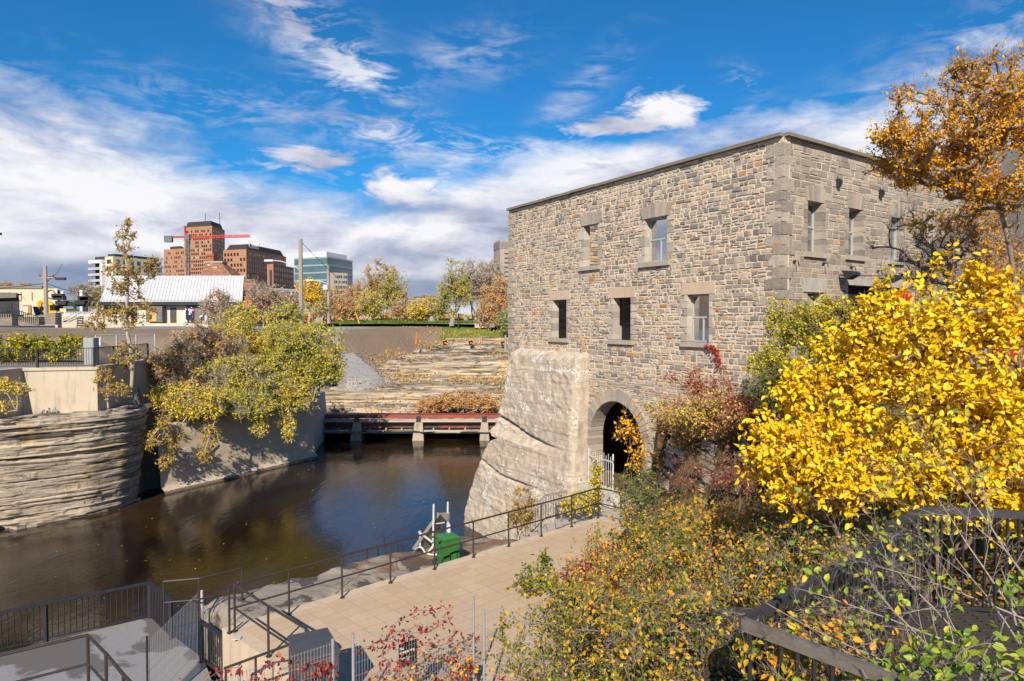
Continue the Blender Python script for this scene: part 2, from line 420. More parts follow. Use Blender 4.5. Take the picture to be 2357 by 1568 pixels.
# --- river
m, nt = nt_new('river_water'); b = NB(nt)
P1 = b.world((1, .35, 1), (0, 0, R(-28))); P2 = b.world((.8, 1, 1), (0, 0, R(20)))
w1 = b.noise(P1, 1.15, 4, .6, 1.2); w2 = b.noise(P2, 4.2, 4, .6, .6); w3 = b.noise(b.world((1, .5, 1)), .22, 3, .5, .8)
hh = b.m('ADD', b.m('MULTIPLY', w1, .75), b.m('MULTIPLY', w2, .30))
hh = b.m('MULTIPLY', hh, b.m('MULTIPLY_ADD', w3, 1.6, .15))
colr = b.mix(b.ramp(w3, [(.35, (0,0,0)), (.65, (1,1,1))]), (.008, .005, .003), (.036, .021, .009))
b.out(b.pbr(colr, .06, 0, b.bump(hh, .32, .08), .5, IOR=1.5, Specular_Tint=(.42, .70, 1.0, 1)))
q = MB().add([(-90, -30, ZW), (20, -30, ZW), (20, 76, ZW), (-90, 76, ZW)], [(0, 1, 2, 3)])
struct('river', q, m, 'brown river running between stone banks')

# --- layered limestone
def rockmat(name, stops, zs=3.0, yellow=(.50, .36, .14), ysh=.5, dark=.75, sx=.06, fx=.16, fz=4.2, band=None):
    m, nt = nt_new(name); b = NB(nt)
    P = b.world((sx, sx, zs)); Pf = b.world((.5, .5, 5.5))
    lay = b.noise(P, 1.0, 5, .62, .25); fine = b.noise(b.world((fx, fx, fz)), 1.0, 6, .72, .12); blot = b.noise(b.world((1, 1, 1)), .55, 4, .55)
    g = b.noise(b.world(), 9, 5, .7)
    c = b.ramp(lay, stops)
    c = b.mix(b.m('MULTIPLY', b.m('SUBTRACT', blot, 1-ysh), 4.5, clamp=True), c, yellow)
    cr = b.ramp(fine, [(.40, (1,1,1)), (.445, (0,0,0))])
    if band: bn_ = b.noise(b.world(band), 1.0, 5, .7, .4); c = b.mix(b.ramp(bn_, [(.40, (1,1,1)), (.52, (0,0,0))]), c, (.13, .10, .08))
    c = b.mix(b.m('MULTIPLY', cr, dark), c, (.055, .045, .038))
    for (sx_, sz_, w_, am) in ((fx*.7, fz*.62, .010, .8), (fx*1.6, fz*1.9, .016, .5)):
        e_ = b.m('ABSOLUTE', b.m('SUBTRACT', b.noise(b.world((sx_, sx_, sz_)), 1.0, 3, .6, .08), .5)); c = b.mix(b.m('MULTIPLY', b.m('LESS_THAN', e_, w_), am), c, (.045, .035, .03))
    vj = b.m('ABSOLUTE', b.m('SUBTRACT', b.noise(b.world((1.5, 1.5, .5)), 1.0, 2, .5, .3), .5)); c = b.mix(b.m('MULTIPLY', b.m('MULTIPLY', b.m('LESS_THAN', vj, .008), b.m('GREATER_THAN', fine, .52)), .7), c, (.06, .05, .04))
    st = b.m('MULTIPLY', b.m('SUBTRACT', b.noise(b.world((1.2, 1.2, .25)), 1.1, 5, .6), .60), 7, clamp=True)
    c = b.mix(b.m('MULTIPLY', st, .55), c, (.08, .06, .045))
    c = b.mix(b.m('MULTIPLY', g, .30), c, (.10, .09, .08))
    h = b.m('ADD', b.m('MULTIPLY', fine, .25), b.m('MULTIPLY', g, .8))
    b.out(b.pbr(c, .9, 0, b.bump(h, .5, .03), .15)); return m
RM_CLIFF = rockmat('cliff_limestone', [(.30, (.28, .23, .18)), (.42, (.52, .425, .31)), (.52, (.38, .325, .265)), (.62, (.58, .48, .36)), (.7, (.42, .355, .285))], 3.4, (.48, .34, .16), .46, .85)
RM_STEP = rockmat('ledge_limestone', [(.25, (.27, .225, .18)), (.42, (.52, .445, .34)), (.55, (.33, .285, .24)), (.7, (.58, .50, .39))], 2.2, (.56, .36, .13), .50, .85, fx=.12, fz=1.6, band=(.22, 2.2, 2.4))
RM_FACE = rockmat('face_limestone', [(.28, (.20, .165, .125)), (.42, (.56, .48, .36)), (.52, (.30, .25, .19)), (.66, (.62, .53, .40))], 1.3, (.52, .36, .15), .48, .9, fx=.14, fz=1.7)
def cliff(name, line, z0, z1, amp=.5, seed=0, lean=.25, under=.0, dsx=.22, dz=.085, cap=3.0, mat=RM_CLIFF, label=None, cat=None, breaks=1.0):
    """strip of bedded rock along a plan line; beds of uneven thickness stick out by uneven amounts"""
    line = [Vector((p[0], p[1], 0)) for p in line]
    cum = [0]
    for a, c in zip(line[:-1], line[1:]): cum.append(cum[-1]+(c-a).length)
    L = cum[-1]; ns = max(4, int(L/dsx)); nz = max(3, int((z1-z0)/dz))
    s = np.linspace(0, L, ns+1)
    px = np.interp(s, cum, [p.x for p in line]); py = np.interp(s, cum, [p.y for p in line])
    k = np.ones(5)/5
    pxp = np.pad(px, 2, mode='edge'); pyp = np.pad(py, 2, mode='edge')
    px = np.convolve(pxp, k, 'valid'); py = np.convolve(pyp, k, 'valid')
    tx = np.gradient(px); ty = np.gradient(py); tl = np.hypot(tx, ty); nx_ = ty/tl; ny_ = -tx/tl   # to the right of travel
    rs = np.random.RandomState(seed); z = z0; beds = []
    while z < z1:
        t = rs.choice([.05, .08, .12, .18, .34], p=[.25, .3, .22, .15, .08]); beds.append((z, t, rs.rand())); z += t
    zz = np.linspace(z0, z1, nz+1)
    bi = np.searchsorted([q[0] for q in beds], zz+1e-6)-1; bi = np.clip(bi, 0, len(beds)-1)
    S, Zm = np.meshgrid(s, zz)
    BI = np.repeat(bi[:, None], ns+1, 1)
    wob = .14*(fbm(S*.10, Zm*.2+seed, 2)-.5)
    BI2 = np.clip(np.searchsorted([q[0] for q in beds], (Zm+wob).ravel()).reshape(Zm.shape)-1, 0, len(beds)-1)
    jr = np.array([q[2] for q in beds])
    cell = np.floor(S/(.35+1.5*jr[BI2])+BI2*3.7)
    rnd = vn(cell*3.17+.5, BI2*5.31+.5, seed+.5)
    off = amp*(jr[BI2]-.5)*.6*(1-.6*vn(S*.2, Zm*.5, seed+9))+amp*breaks*(rnd-.5)*.6+1.3*amp*(fbm(S*.07, Zm*.08, seed+3)-.5)+.05*(fbm(S*3.5, Zm*9, seed)-.5)-.3*amp*(jr[BI2] < .12)*(fbm(S*.5, BI2*2.2, seed+5) > .5)
    ln_ = np.interp(S/L, [0, .45, .8, 1], lean) if hasattr(lean, '__len__') else lean; off = off-ln_*(Zm-z0)/(z1-z0)
    PX = px[None, :]+nx_[None, :]*off; PY = py[None, :]+ny_[None, :]*off
    V = np.stack([PX, PY, Zm+.02*(vn(S*1.3, BI2*9.1)-.5)], -1)
    rows = [V[i] for i in range(nz+1)]
    capr = V[-1].copy(); capr[:, 0] -= nx_*cap; capr[:, 1] -= ny_*cap; capr[:, 2] += .12*(fbm(s*.8, s*0+seed)-.3)
    mid = V[-1].copy(); mid[:, 0] -= nx_*cap*.3; mid[:, 1] -= ny_*cap*.3; mid[:, 2] += .18*fbm(s*1.1, s*0+seed+4)
    rows += [mid, capr]
    V = np.concatenate(rows); n = ns+1
    I = np.arange(len(V)).reshape(-1, n)
    Fq = np.stack([I[:-1, :-1], I[:-1, 1:], I[1:, 1:], I[1:, :-1]], -1).reshape(-1, 4)
    o = npmesh(name, V, Fq, mat); o['kind'] = 'structure'
    if label: o['label'] = label
    return o
cliff('cliff', [(-60, 23.5), (-33, 32.4), (-26.6, 35.5), (-23.7, 37.9), (-22.9, 39.4), (-22.85, 40.9), (-23.4, 42.1), (-25.2, 43.4)], ZW-.6, -5.3, .30, 5, (.6, .6, -.55, -.75), dsx=.10, dz=.04, label='bedded limestone cliff above the brown river')
# little shelf of fallen slabs at the foot of the cliff
for i in range(16):
    t = random.random()
    x = -24.6+2.2*t+random.uniform(-.3, .3); y = 38.6+3.4*t+random.uniform(-.3, .3)
    if i > 9: x, y = random.uniform(-31, -25), 0; y = np.interp(x, [-33, -26.8, -25], [32.2, 34.9, 36.6])
    mb = MB(); a = random.random()*3; ww = random.uniform(.3, .7)
    pts = [(x+ww*math.cos(a+q)*random.uniform(.6, 1), y+.8*ww*math.sin(a+q)*random.uniform(.6, 1)) for q in (0, 1.1, 2.2, 3.3, 4.4, 5.4)]
    mb.prism(pts, ZW-.15, ZW+random.uniform(.1, .35))
    o = mb.build('rock_slab', RM_CLIFF, None, (x, y, ZW)); tag(o, 'flat grey slab fallen at the foot of the river cliff', 'rock', 'slabs fallen at the cliff foot')

# --- stepped ledges beyond the flume
xs = np.arange(-22, 9, .33); ys = np.arange(61.5, 96.6, .105)
X, Y = np.meshgrid(xs, ys)
Yw = Y+2.2*(fbm(X*.14, Y*.10, 3)-.5)+1.1*(fbm(X*.5, Y*.5, 8)-.5)+(X+8)*.04
base = rockprofile(Yw)+.35*(fbm(X*.3, Y*.3, 1)-.5)
th = .46
q = base/th+.9*(fbm(X*.22, Y*.22, 2)-.5)
fl = np.floor(q); fr = q-fl
Z = (fl+sst(.7, .88, fr))*th+.07*(fbm(X*2.2, Y*2.2, 5)-.5)
Z = Z+.30*(vn(np.floor(X/1.7+fl*.6)*2.3+.5, fl*3.3+.5)-.5)
xb = np.interp(Y, [60, 70, 79, 86, 92, 97], [-21, -20.5, -15.8, -12.8, -10.5, -7.5]); lf = sst(xb+.8, xb-2, X+1.2*(fbm(X*.4, Y*.4, 6)-.5))
Z = Z-lf*2.5
nx, ny = len(xs), len(ys); I = np.arange(nx*ny).reshape(ny, nx)
Fq = np.stack([I[:-1, :-1], I[:-1, 1:], I[1:, 1:], I[1:, :-1]], -1).reshape(-1, 4)
o = npmesh('rock_ledges', np.stack([X.ravel(), Y.ravel(), Z.ravel()], -1), Fq, RM_STEP); o['kind'] = 'structure'; o['label'] = 'pale limestone ledges stepping up beyond the flume'
# two long undercut faces stand proud of the slope
cliff('rock_face', [(-22, 66.5), (-12, 67.2), (-6, 66.6), (6, 67.4), (10, 67.5)], -9.8, -7.3, .55, 9, .4, cap=3.0, mat=RM_FACE)
cliff('rock_face', [(-13, 78.0), (-8, 77.4), (-3, 77.9), (8, 77.4)], -6.9, -4.75, .5, 15, .25, cap=4, mat=RM_FACE)
cliff('rock_face', [(-9, 93), (-3, 92.2), (8, 92.8)], -3.6, -2.5, .4, 21, .2, cap=3, mat=RM_FACE)

# --- gravel heap and roads
m = M('crushed_stone', (.47, .455, .44), (.33, .32, .31), 6, .95, .9, .10)
gx = np.arange(-26, -10, .28); gy = np.arange(69, 88, .28); ax, ay = np.meshgrid(gx, gy)
p0 = np.array([-15.2, 71.5]); dv = np.array([-7.2, 11.5]); dl = np.hypot(*dv); dv = dv/dl
sp_ = (ax-p0[0])*dv[0]+(ay-p0[1])*dv[1]; pp_ = -(ax-p0[0])*dv[1]+(ay-p0[1])*dv[0]
wd = 2.7-.9*np.clip(sp_/dl, 0, 1)+.8*(fbm(ax*.6, ay*.6)-.5)
inn = np.clip(1-np.abs(pp_)/wd, 0, 1)*sst(-1.2, 1, sp_)*sst(dl+1.5, dl-1, sp_)
zz = np.interp(sp_, [0, 2, dl], [-6.4, -5.8, -2.35])+.35*sst(0, .5, inn)-3.5*(1-sst(0, .22, inn))+.2*(fbm(ax*2.5, ay*2.5)-.5)
I = np.arange(ax.size).reshape(ax.shape)
Fq = np.stack([I[:-1, :-1], I[:-1, 1:], I[1:, 1:], I[1:, :-1]], -1).reshape(-1, 4)
o = npmesh('gravel_slope', np.stack([ax.ravel(), ay.ravel(), zz.ravel()], -1), Fq, m); o['kind'] = 'structure'
MASPH = M('asphalt_grey', (.46, .45, .44), (.36, .35, .35), 2, .9, .2, .02)
def ribbon(name, pts, w, mat, dz=.03, wz=None):
    vs = []; 
    pts = [Vector((p[0], p[1], 0)) for p in pts]
    P = []
    for a, c in zip(pts[:-1], pts[1:]):
        n = max(1, int((c-a).length/1.5))
        P += [a.lerp(c, i/n) for i in range(n)]
    P.append(pts[-1])
    mb = MB()
    for i, p in enumerate(P):
        d = (P[min(i+1, len(P)-1)]-P[max(i-1, 0)]).normalized(); nn = Vector((-d.y, d.x, 0))
        l = p+nn*w/2; r = p-nn*w/2
        zl = float(max(H(l.x, l.y), H(p.x, p.y), H(r.x, r.y)))+dz
        mb.v += [(l.x, l.y, zl), (r.x, r.y, zl)]
    for i in range(len(P)-1): mb.f.append((2*i, 2*i+1, 2*i+3, 2*i+2)); mb.t.append(.5)
    return struct(name, mb, mat)
ribbon('park_road', [(-45, 101), (-28, 100.5), (-16, 101), (-8, 100.2), (-1, 98.8), (6, 97.2), (14, 96)], 4.2, MASPH, .14)

cliff('rock_outcrop', [(4.9, 26.9), (5.0, 26.2), (5.3, 22.5), (5.9, 20), (7.0, 18.0), (8.2, 16.8), (9.4, 14.5)], -7.6, -3.5, .40, 31, .55, cap=2.4, dsx=.08, dz=.035)
# ================================================================== ruined stone mill
P1 = Vector((8.29, 21.0, 0)); DF = Vector((-.5087, .8609, 0)); NF = Vector((-.8609, -.5087, 0))     # river facade
DR = Vector((.808, .589, 0)).normalized(); NR = Vector((DR.y, -DR.x, 0))                             # street facade
def onpl(u, v, Pp, n):
    r = Vector(ray(u, v)); k = Vector(Pp).dot(n)/r.dot(n); return r*k
def fa(u, v, e=0):      # river facade: distance along, height
    p = onpl(u, v, P1+NF*e, NF); return (p-P1).dot(DF), p.z
def fr_(u, v):
    p = onpl(u, v, P1, NR); return (p-P1).dot(DR), p.z
ZR = at(1798, 315, 21).z
def wallmesh(mb, O, d, n, L, z0, z1, ops, th, arch=None):
    """solid wall with openings: outer skin, inner skin, reveals, top"""
    xs_ = {0, L}; zs_ = {z0, z1}
    cells = []
    for (a, b_, c, e) in ops: xs_ |= {a, b_}; zs_ |= {c, e}
    if arch:
        tc_, zc, r, zb = arch
        N = 18; xa = [tc_-r*math.cos(math.pi*i/N) for i in range(N+1)]
        for i in range(N):
            xm = min(abs(xa[i]-tc_), abs(xa[i+1]-tc_)); zt = zc+math.sqrt(max(0, r*r-xm**2))
            cells.append((xa[i], xa[i+1], zb, zt)); xs_ |= {xa[i], xa[i+1]}; zs_ |= {zb, zt}
    allo = list(ops)+cells
    xs_ = sorted(xs_); zs_ = sorted(zs_)
    def opn(i, j):
        if i < 0 or j < 0 or i >= len(xs_)-1 or j >= len(zs_)-1: return None
        x = (xs_[i]+xs_[i+1])/2; z = (zs_[j]+zs_[j+1])/2
        return any(a < x < b_ and c < z < e for a, b_, c, e in allo)
    def pt(x, z, k): p = O+d*x-n*(th*k); return (p.x, p.y, z)
    for i in range(len(xs_)-1):
        for j in range(len(zs_)-1):
            a, b_, c, e = xs_[i], xs_[i+1], zs_[j], zs_[j+1]
            if opn(i, j):
                continue
            mb.add([pt(a, c, 0), pt(b_, c, 0), pt(b_, e, 0), pt(a, e, 0)], [(0, 1, 2, 3)])
            mb.add([pt(a, c, 1), pt(b_, c, 1), pt(b_, e, 1), pt(a, e, 1)], [(3, 2, 1, 0)])
            for (di, dj, p0, p1) in ((-1, 0, (a, c), (a, e)), (1, 0, (b_, c), (b_, e)), (0, -1, (a, c), (b_, c)), (0, 1, (a, e), (b_, e))):
                if opn(i+di, j+dj) is not False:
                    mb.add([pt(*p0, 0), pt(*p1, 0), pt(*p1, 1), pt(*p0, 1)], [(0, 1, 2, 3)])
def stones(mb, O, d, n, L, z0, z1, ops, h=(.10, .24), w=(.18, .6), p=(.02, .06), seed=1, arch=None, tfun=None, gap=.022, s0=0., jit=.016, pillow=.35):
    rs = random.Random(seed); z = z0; row = 0
    def P(x, zz, k): q = O+d*x+n*k; return (q.x, q.y, zz)
    while z < z1-.05:
        hh = min(rs.uniform(*h), z1-z)
        zm = z+hh/2
        blocks = [(a, b_) for a, b_, c, e in ops if c-.01 < zm < e+.01]
        if arch:
            tc_, zc, r, zb = arch
            if zb < zm < zc: blocks.append((tc_-r, tc_+r))
            elif zc <= zm < zc+r: q = math.sqrt(r*r-(zm-zc)**2); blocks.append((tc_-q, tc_+q))
        blocks.sort(); iv = []; x = s0
        for a, b_ in blocks:
            if a > x: iv.append((x, a))
            x = max(x, b_)
        if x < L: iv.append((x, L))
        for a, b_ in iv:
            x = a+(0 if a in (s0,) else 0)
            while x < b_-.02:
                ww = rs.uniform(*w)*(hh/.17)**.35
                if rs.random() < .12: ww *= 1.5
                if b_-(x+ww) < .12: ww = b_-x
                sub = [(z, z+hh)]
                if hh > .19 and rs.random() < .35: k = rs.uniform(.4, .6)*hh; sub = [(z, z+k), (z+k, z+hh)]
                for (za, zb_) in sub:
                    t = tfun(rs, x, za, ww, zb_-za) if tfun else rs.random()
                    pr = rs.uniform(*p); g = gap*rs.uniform(.5, 1.3)/2; J = lambda: rs.uniform(-jit, jit)
                    x0, x1 = x+g, x+ww-g; y0, y1 = za+g, zb_-g
                    if x1-x0 < .03 or y1-y0 < .03: continue
                    c = [(x0+J(), y0+J()), (x1+J(), y0+J()), (x1+J(), y1+J()), (x0+J(), y1+J())]
                    ins = min(.016, (y1-y0)*.22)
                    mx, mz = (x0+x1)/2, (y0+y1)/2
                    f = [(cx+math.copysign(ins, mx-cx), cz+math.copysign(ins, mz-cz)) for cx, cz in c]
                    pk = [pr*rs.uniform(1-pillow, 1+pillow) for _ in range(4)]
                    V = [P(cx, cz, -.01) for cx, cz in c]+[P(cx, cz, pr*.55) for cx, cz in c]+[P(fx, fz, k) for (fx, fz), k in zip(f, pk)]
                    F = [(i, (i+1) % 4, 4+(i+1) % 4, 4+i) for i in range(4)]+[(4+i, 4+(i+1) % 4, 8+(i+1) % 4, 8+i) for i in range(4)]+[(8, 9, 10), (8, 10, 11)]
                    mb.add(V, F, t)
                x += ww
        z += hh; row += 1
MORTAR = M('mortar', (.78, .66, .50), (.56, .47, .36), 4, .95, .5, .02)
# grey to tan to rust rubble
ST = MT('rubble_stone', [(0, (.16, .145, .135)), (.10, (.26, .235, .215)), (.28, (.40, .345, .295)), (.45, (.53, .445, .35)), (.58, (.62, .50, .37)), (.70, (.46, .375, .285)), (.80, (.36, .315, .265)), (.87, (.50, .37, .23)), (.93, (.52, .31, .16)), (.98, (.42, .18, .09)), (1, (.78, .76, .73))], .85, .7, .03, 10, dirt=.45)
ST2 = MT('coursed_stone', [(0, (.22, .195, .17)), (.3, (.32, .28, .235)), (.6, (.41, .35, .285)), (.85, (.48, .41, .33)), (.93, (.30, .27, .26)), (.97, (.55, .32, .17)), (1, (.60, .55, .48))], .85, .6, .025, 9, dirt=.35)
DRESS = M('dressed_stone', (.50, .47, .43), (.33, .31, .29), 3, .85, .5, .02)
LINT = M('sandstone_lintel', (.62, .48, .36), (.50, .385, .28), 1.5, .8, .3, .015)
SILL = M('sill_stone', (.46, .40, .33), (.36, .31, .25), 3, .85, .4, .015)
CAPM = M('coping', (.26, .23, .19), (.18, .16, .14), 5, .9, .4, .02)
DARK = M('void_dark', (.02, .02, .022), (.012, .012, .014), 3, .9, 0)
LF = 16.6; ZB = -8.3
TOPF = 5.62; LR = 16.5; ZBR = -3.2
mill = thing('stone_mill', 'roofless grey and tan rubble stone mill above the river', 'building', (P1.x, P1.y, ZB))
def rect(u0, u1, v0, v1, f=fa):
    a = f(u0, (v0+v1)/2)[0]; c = f(u1, (v0+v1)/2)[0]
    um = (u0+u1)/2; return (min(a, c), max(a, c), f(um, v1)[1], f(um, v0)[1])
W1 = rect(1344, 1378, 517, 613); W2 = rect(1485, 1537, 500, 603); L1 = rect(1273, 1305.5, 690, 779); L2 = rect(1412, 1453.5, 685, 783); L3 = rect(1582, 1634, 677, 788)
opsF = [W1, W2, L1, L2, L3]
ta, _ = fa(1361, 1000); tb, _ = fa(1482, 1000); AR = (ta-tb)/2; AT = (ta+tb)/2; zcr = fa(1424, 924)[1]
ARCH = (AT, zcr-AR, AR, -7.05)
mb = MB(); wallmesh(mb, P1, DF, NF, LF, ZB, TOPF, opsF, .32, ARCH); 
RW1 = rect(1857, 1891, 463.8, 581.3, fr_); RW2 = rect(1951.8, 1981, 480.3, 588.6, fr_); RW3 = rect(2049, 2071.8, 500.5, 598.9, fr_); RW4 = rect(2134, 2151.8, 518.9, 604, fr_)
RD = (fr_(1951.8, 700)[0], fr_(2089.4, 700)[0], ZBR+.3, fr_(2020, 660)[1]); RL = rect(1858, 1891, 673, 722, fr_)
opsR = [RW1, RW2, RW3, RW4, RD, RL]
wallmesh(mb, P1, DR, NR, LR, ZBR, TOPF, opsR, .32)
# the two hidden walls close the shell
BACKO = P1+DR*LR; wallmesh(mb, P1+DF*LF, DR, -NR, 11, ZB, TOPF, [], .62)
wallmesh(mb, P1+DR*8.6-NR*.7, DF, -NF, LF-.7, ZB, TOPF-.1, [(6.0, 7.2, .2, 2.2)], .5)
mb.build('wall', MORTAR, mill)
mb = MB()
def tF(rs, x, z, w, h):
    r = rs.random()
    low = sst(.5, -2.5, z); zone = float(fbm(x*.28, z*.34, 4, 3))-.5
    if zone > .04 and rs.random() < .15: return rs.uniform(.02, .2)
    if r < .09+.05*low: return rs.uniform(.86, .965)
    if r < .065: return .995
    return min(.86, max(0, rs.betavariate(1.6, 1.7)*(.84-.12*(1-low))+.03))
quo = 1.0
stones(mb, P1, DF, NF, LF, -2.2, TOPF-.02, opsF, (.09, .23), (.12, .38), (.008, .034), 11, None, tF, gap=.044, jit=.022)
stones(mb, P1, DF, NF, LF, ZB, -2.2, opsF, (.065, .15), (.18, .55), (.006, .028), 12, (ARCH[0], ARCH[1], ARCH[2]+.42, ARCH[3]), tF, gap=.026)
mb.build('rubble_facing', ST, mill)
mb = MB()
def tR(rs, x, z, w, h):
    r = rs.random()
    return rs.uniform(.95, .98) if r < .035 else min(.92, rs.betavariate(2, 2)*.9)
stones(mb, P1, DR, NR, LR, ZBR, 2.2, opsR, (.12, .22), (.2, .5), (.004, .014), 21, None, tR, gap=.018, jit=.007)
stones(mb, P1, DR, NR, LR, 2.2, TOPF-.02, opsR, (.16, .32), (.22, .6), (.006, .024), 22, None, tR, gap=.028, jit=.014)
mb.build('coursed_facing', ST2, mill)
# quoins at the near corner: blocks that turn both ways
mb = MB(); rs = random.Random(5); z = -3.0; k = 0
while z < TOPF-.3:
    h = rs.uniform(.26, .42); a, c = (.62, .32) if k % 2 else (.34, .6)
    a *= rs.uniform(.85, 1.15); c *= rs.uniform(.85, 1.15)
    e = .032+rs.uniform(0, .014)
    O = P1+NF*e+NR*e
    poly = [O, O+DF*a, O+DF*a-NF*.2, P1-NF*.1-NR*.1, O+DR*c-NR*.2, O+DR*c]
    mb.prism([(p.x, p.y) for p in poly], z+.012, z+min(h, TOPF-.02-z)-.012, rs.random()); z += h; k += 1
QM = MT('quoin_stone', [(0, (.30, .265, .23)), (.5, (.42, .37, .31)), (.85, (.48, .415, .345)), (1, (.56, .49, .41))], .85, .9, .04, 7, dirt=.5)
mb.build('corner_quoins', QM, mill)
mb = MB(); z = -2.0; k = 0; FE = P1+DF*LF
while z < TOPF-.3:
    h = rs.uniform(.2, .4); a = .55 if k % 2 else .3
    p = FE-DF*(a/2)+NF*.0
    mb.obox((p.x, p.y, z+h/2), DF*(a/2+.03), NF*(.045), Vector((0,0,h/2-.014)), rs.random()); z += h; k += 1
mb.build('corner_quoins', QM, mill)
# windows dressings
def plate(O, d, n, t0, t1, z0, z1, e0, e1, mat, name, parent, t=.5, jit=0):
    m_ = MB(); c = O+d*((t0+t1)/2)+n*((e0+e1)/2)
    m_.obox((c.x, c.y, (z0+z1)/2), d*((t1-t0)/2), n*((e1-e0)/2), Vector((0,0,(z1-z0)/2)), t)
    return m_.build(name, mat, parent)
def voussoirs(O, d, n, t0, t1, z0, h, count, e, mat, name, parent, rise=.10, seed=1):
    m_ = MB(); rs = random.Random(seed)
    for i in range(count):
        a0 = t0+(t1-t0)*i/count; a1 = t0+(t1-t0)*(i+1)/count; mid = (t0+t1)/2
        sp = lambda x: mid+(x-mid)*1.22
        rz = lambda x: rise*(1-((x-mid)/((t1-t0)/2))**2)
        g = .008
        q = [(a0+g, z0), (a1-g, z0), (sp(a1)-g, z0+h*rs.uniform(.92, 1.05)+rz(a1)), (sp(a0)+g, z0+h*rs.uniform(.92, 1.05)+rz(a0))]
        V = [tuple(O+d*x+n*(-.05)+Vector((0,0,z))) for x, z in q]
        m_.extr(V, n*(.05+e*rs.uniform(.8, 1.1)), rs.random())
    return m_.build(name, mat, parent)
VS = MT('arch_stone', [(0, (.30, .27, .24)), (.4, (.40, .35, .29)), (.8, (.48, .41, .33)), (.93, (.35, .32, .29)), (1, (.55, .36, .20))], .85, .6, .025, 9, dirt=.35)
for i, (w_, kind) in enumerate(((W1, 'v'), (W2, 'v'), (L1, 'l'), (L2, 'l'), (L3, 'l'))):
    a, c, z0, z1 = w_
    sl = plate(P1, DF, NF, a-.16, c+.24, z0-.17, z0+.0, -.3, .13, SILL, 'window_sill', mill)
    if kind == 'v': voussoirs(P1, DF, NF, a-.10, c+.10, z1-.01, .42, 8, .085, VS, 'window_arch', mill, seed=i)
    else: plate(P1, DF, NF, a-.24, c+.24, z1-.005, z1+.42, -.3, .05, LINT, 'window_lintel', mill)
    mj = (MB(), MB()); rs = random.Random(i+40); z = z0+.005; k = 0
    while z < z1-.03:
        h = min(rs.uniform(.22, .4), z1-z-.01)
        for sgn, xx in ((-1, a), (1, c)):
            ww = (.13, .32)[(k+(sgn > 0)) % 2]*rs.uniform(.8, 1.2)
            x0, x1 = (xx-ww, xx+.012) if sgn < 0 else (xx-.012, xx+ww)
            cc_ = P1+DF*((x0+x1)/2)+NF*(-.135)
            mj[sgn > 0].obox((cc_.x, cc_.y, z+h/2), DF*((x1-x0)/2), NF*(.172), Vector((0,0,h/2-.01)), rs.random())
        z += h; k += 1
    if i == 0: JM = MT('jamb_stone', [(0, (.33, .295, .255)), (.5, (.46, .41, .345)), (1, (.60, .535, .455))], .85, .5, .02, 8)
    for q_ in mj: q_.build('window_jamb', JM, mill)
for i, w_ in enumerate((RW1, RW2, RW3, RW4)):
    a, c, z0, z1 = w_
    plate(P1, DR, NR, a-.2, c+.22, z0-.17, z0, -.5, .10, SILL if i < 2 else DRESS, 'window_sill', mill)
    voussoirs(P1, DR, NR, a-.06, c+.08, z1-.01, .42, 7, .05, VS, 'window_arch', mill, seed=i+9)
    for sgn, xx in ((-1, a), (1, c)):
        m_ = MB(); rs = random.Random(i+70); z = z0+.005; k = 0
        while z < z1-.03:
            h = min(rs.uniform(.14, .3), z1-z-.01); ww = rs.uniform(.1, .35); x0, x1 = (xx-ww, xx+.012) if sgn < 0 else (xx-.012, xx+ww)
            cc_ = P1+DR*((x0+x1)/2)+NR*(-.14); m_.obox((cc_.x, cc_.y, z+h/2), DR*((x1-x0)/2), NR*(.165), Vector((0,0,h/2-.007)), rs.random()*.9); z += h; k += 1
        m_.build('window_jamb', ST2, mill)
plate(P1, DR, NR, RL[0]-.25, RL[1]+.25, RL[3], RL[3]+.42, -.3, .05, DRESS, 'window_lintel', mill)
plate(P1, DR, NR, RD[0]-.3, RD[1]+.3, RD[3], RD[3]+.26, -.3, .045, DRESS, 'door_lintel', mill)
# great arch ring
m_ = MB(); rs = random.Random(3); N = 26
for i in range(N):
    a0 = math.pi*(i/N); a1 = math.pi*((i+1)/N); g = .006
    r0 = AR-.01; r1 = AR+.46*rs.uniform(.93, 1.06)
    q = [(AT-r0*math.cos(a0+g), ARCH[1]+r0*math.sin(a0+g)), (AT-r0*math.cos(a1-g), ARCH[1]+r0*math.sin(a1-g)), (AT-r1*math.cos(a1-g), ARCH[1]+r1*math.sin(a1-g)), (AT-r1*math.cos(a0+g), ARCH[1]+r1*math.sin(a0+g))]
    V = [tuple(P1+DF*x+NF*(-.62)+Vector((0,0,z))) for x, z in q]
    m_.extr(V, NF*(.62+.075*rs.uniform(.7, 1.2)), rs.random())
m_.build('arch_ring', VS, mill)
for sgn in (-1, 1):     # jamb stones of the arch, running through the wall
    m_ = MB(); z = ARCH[3]; k = 0
    while z < ARCH[1]:
        h = min(rs.uniform(.16, .3), ARCH[1]-z+.01); x0 = AT+sgn*AR; ww = (.3, .5)[k % 2]
        c = P1+DF*(x0+sgn*ww/2-sgn*.02)+NF*(-.27)
        m_.obox((c.x, c.y, z+h/2), DF*(ww/2), NF*(.35), Vector((0,0,h/2-.008)), rs.random()); z += h; k += 1
    m_.build('arch_jamb', VS, mill)
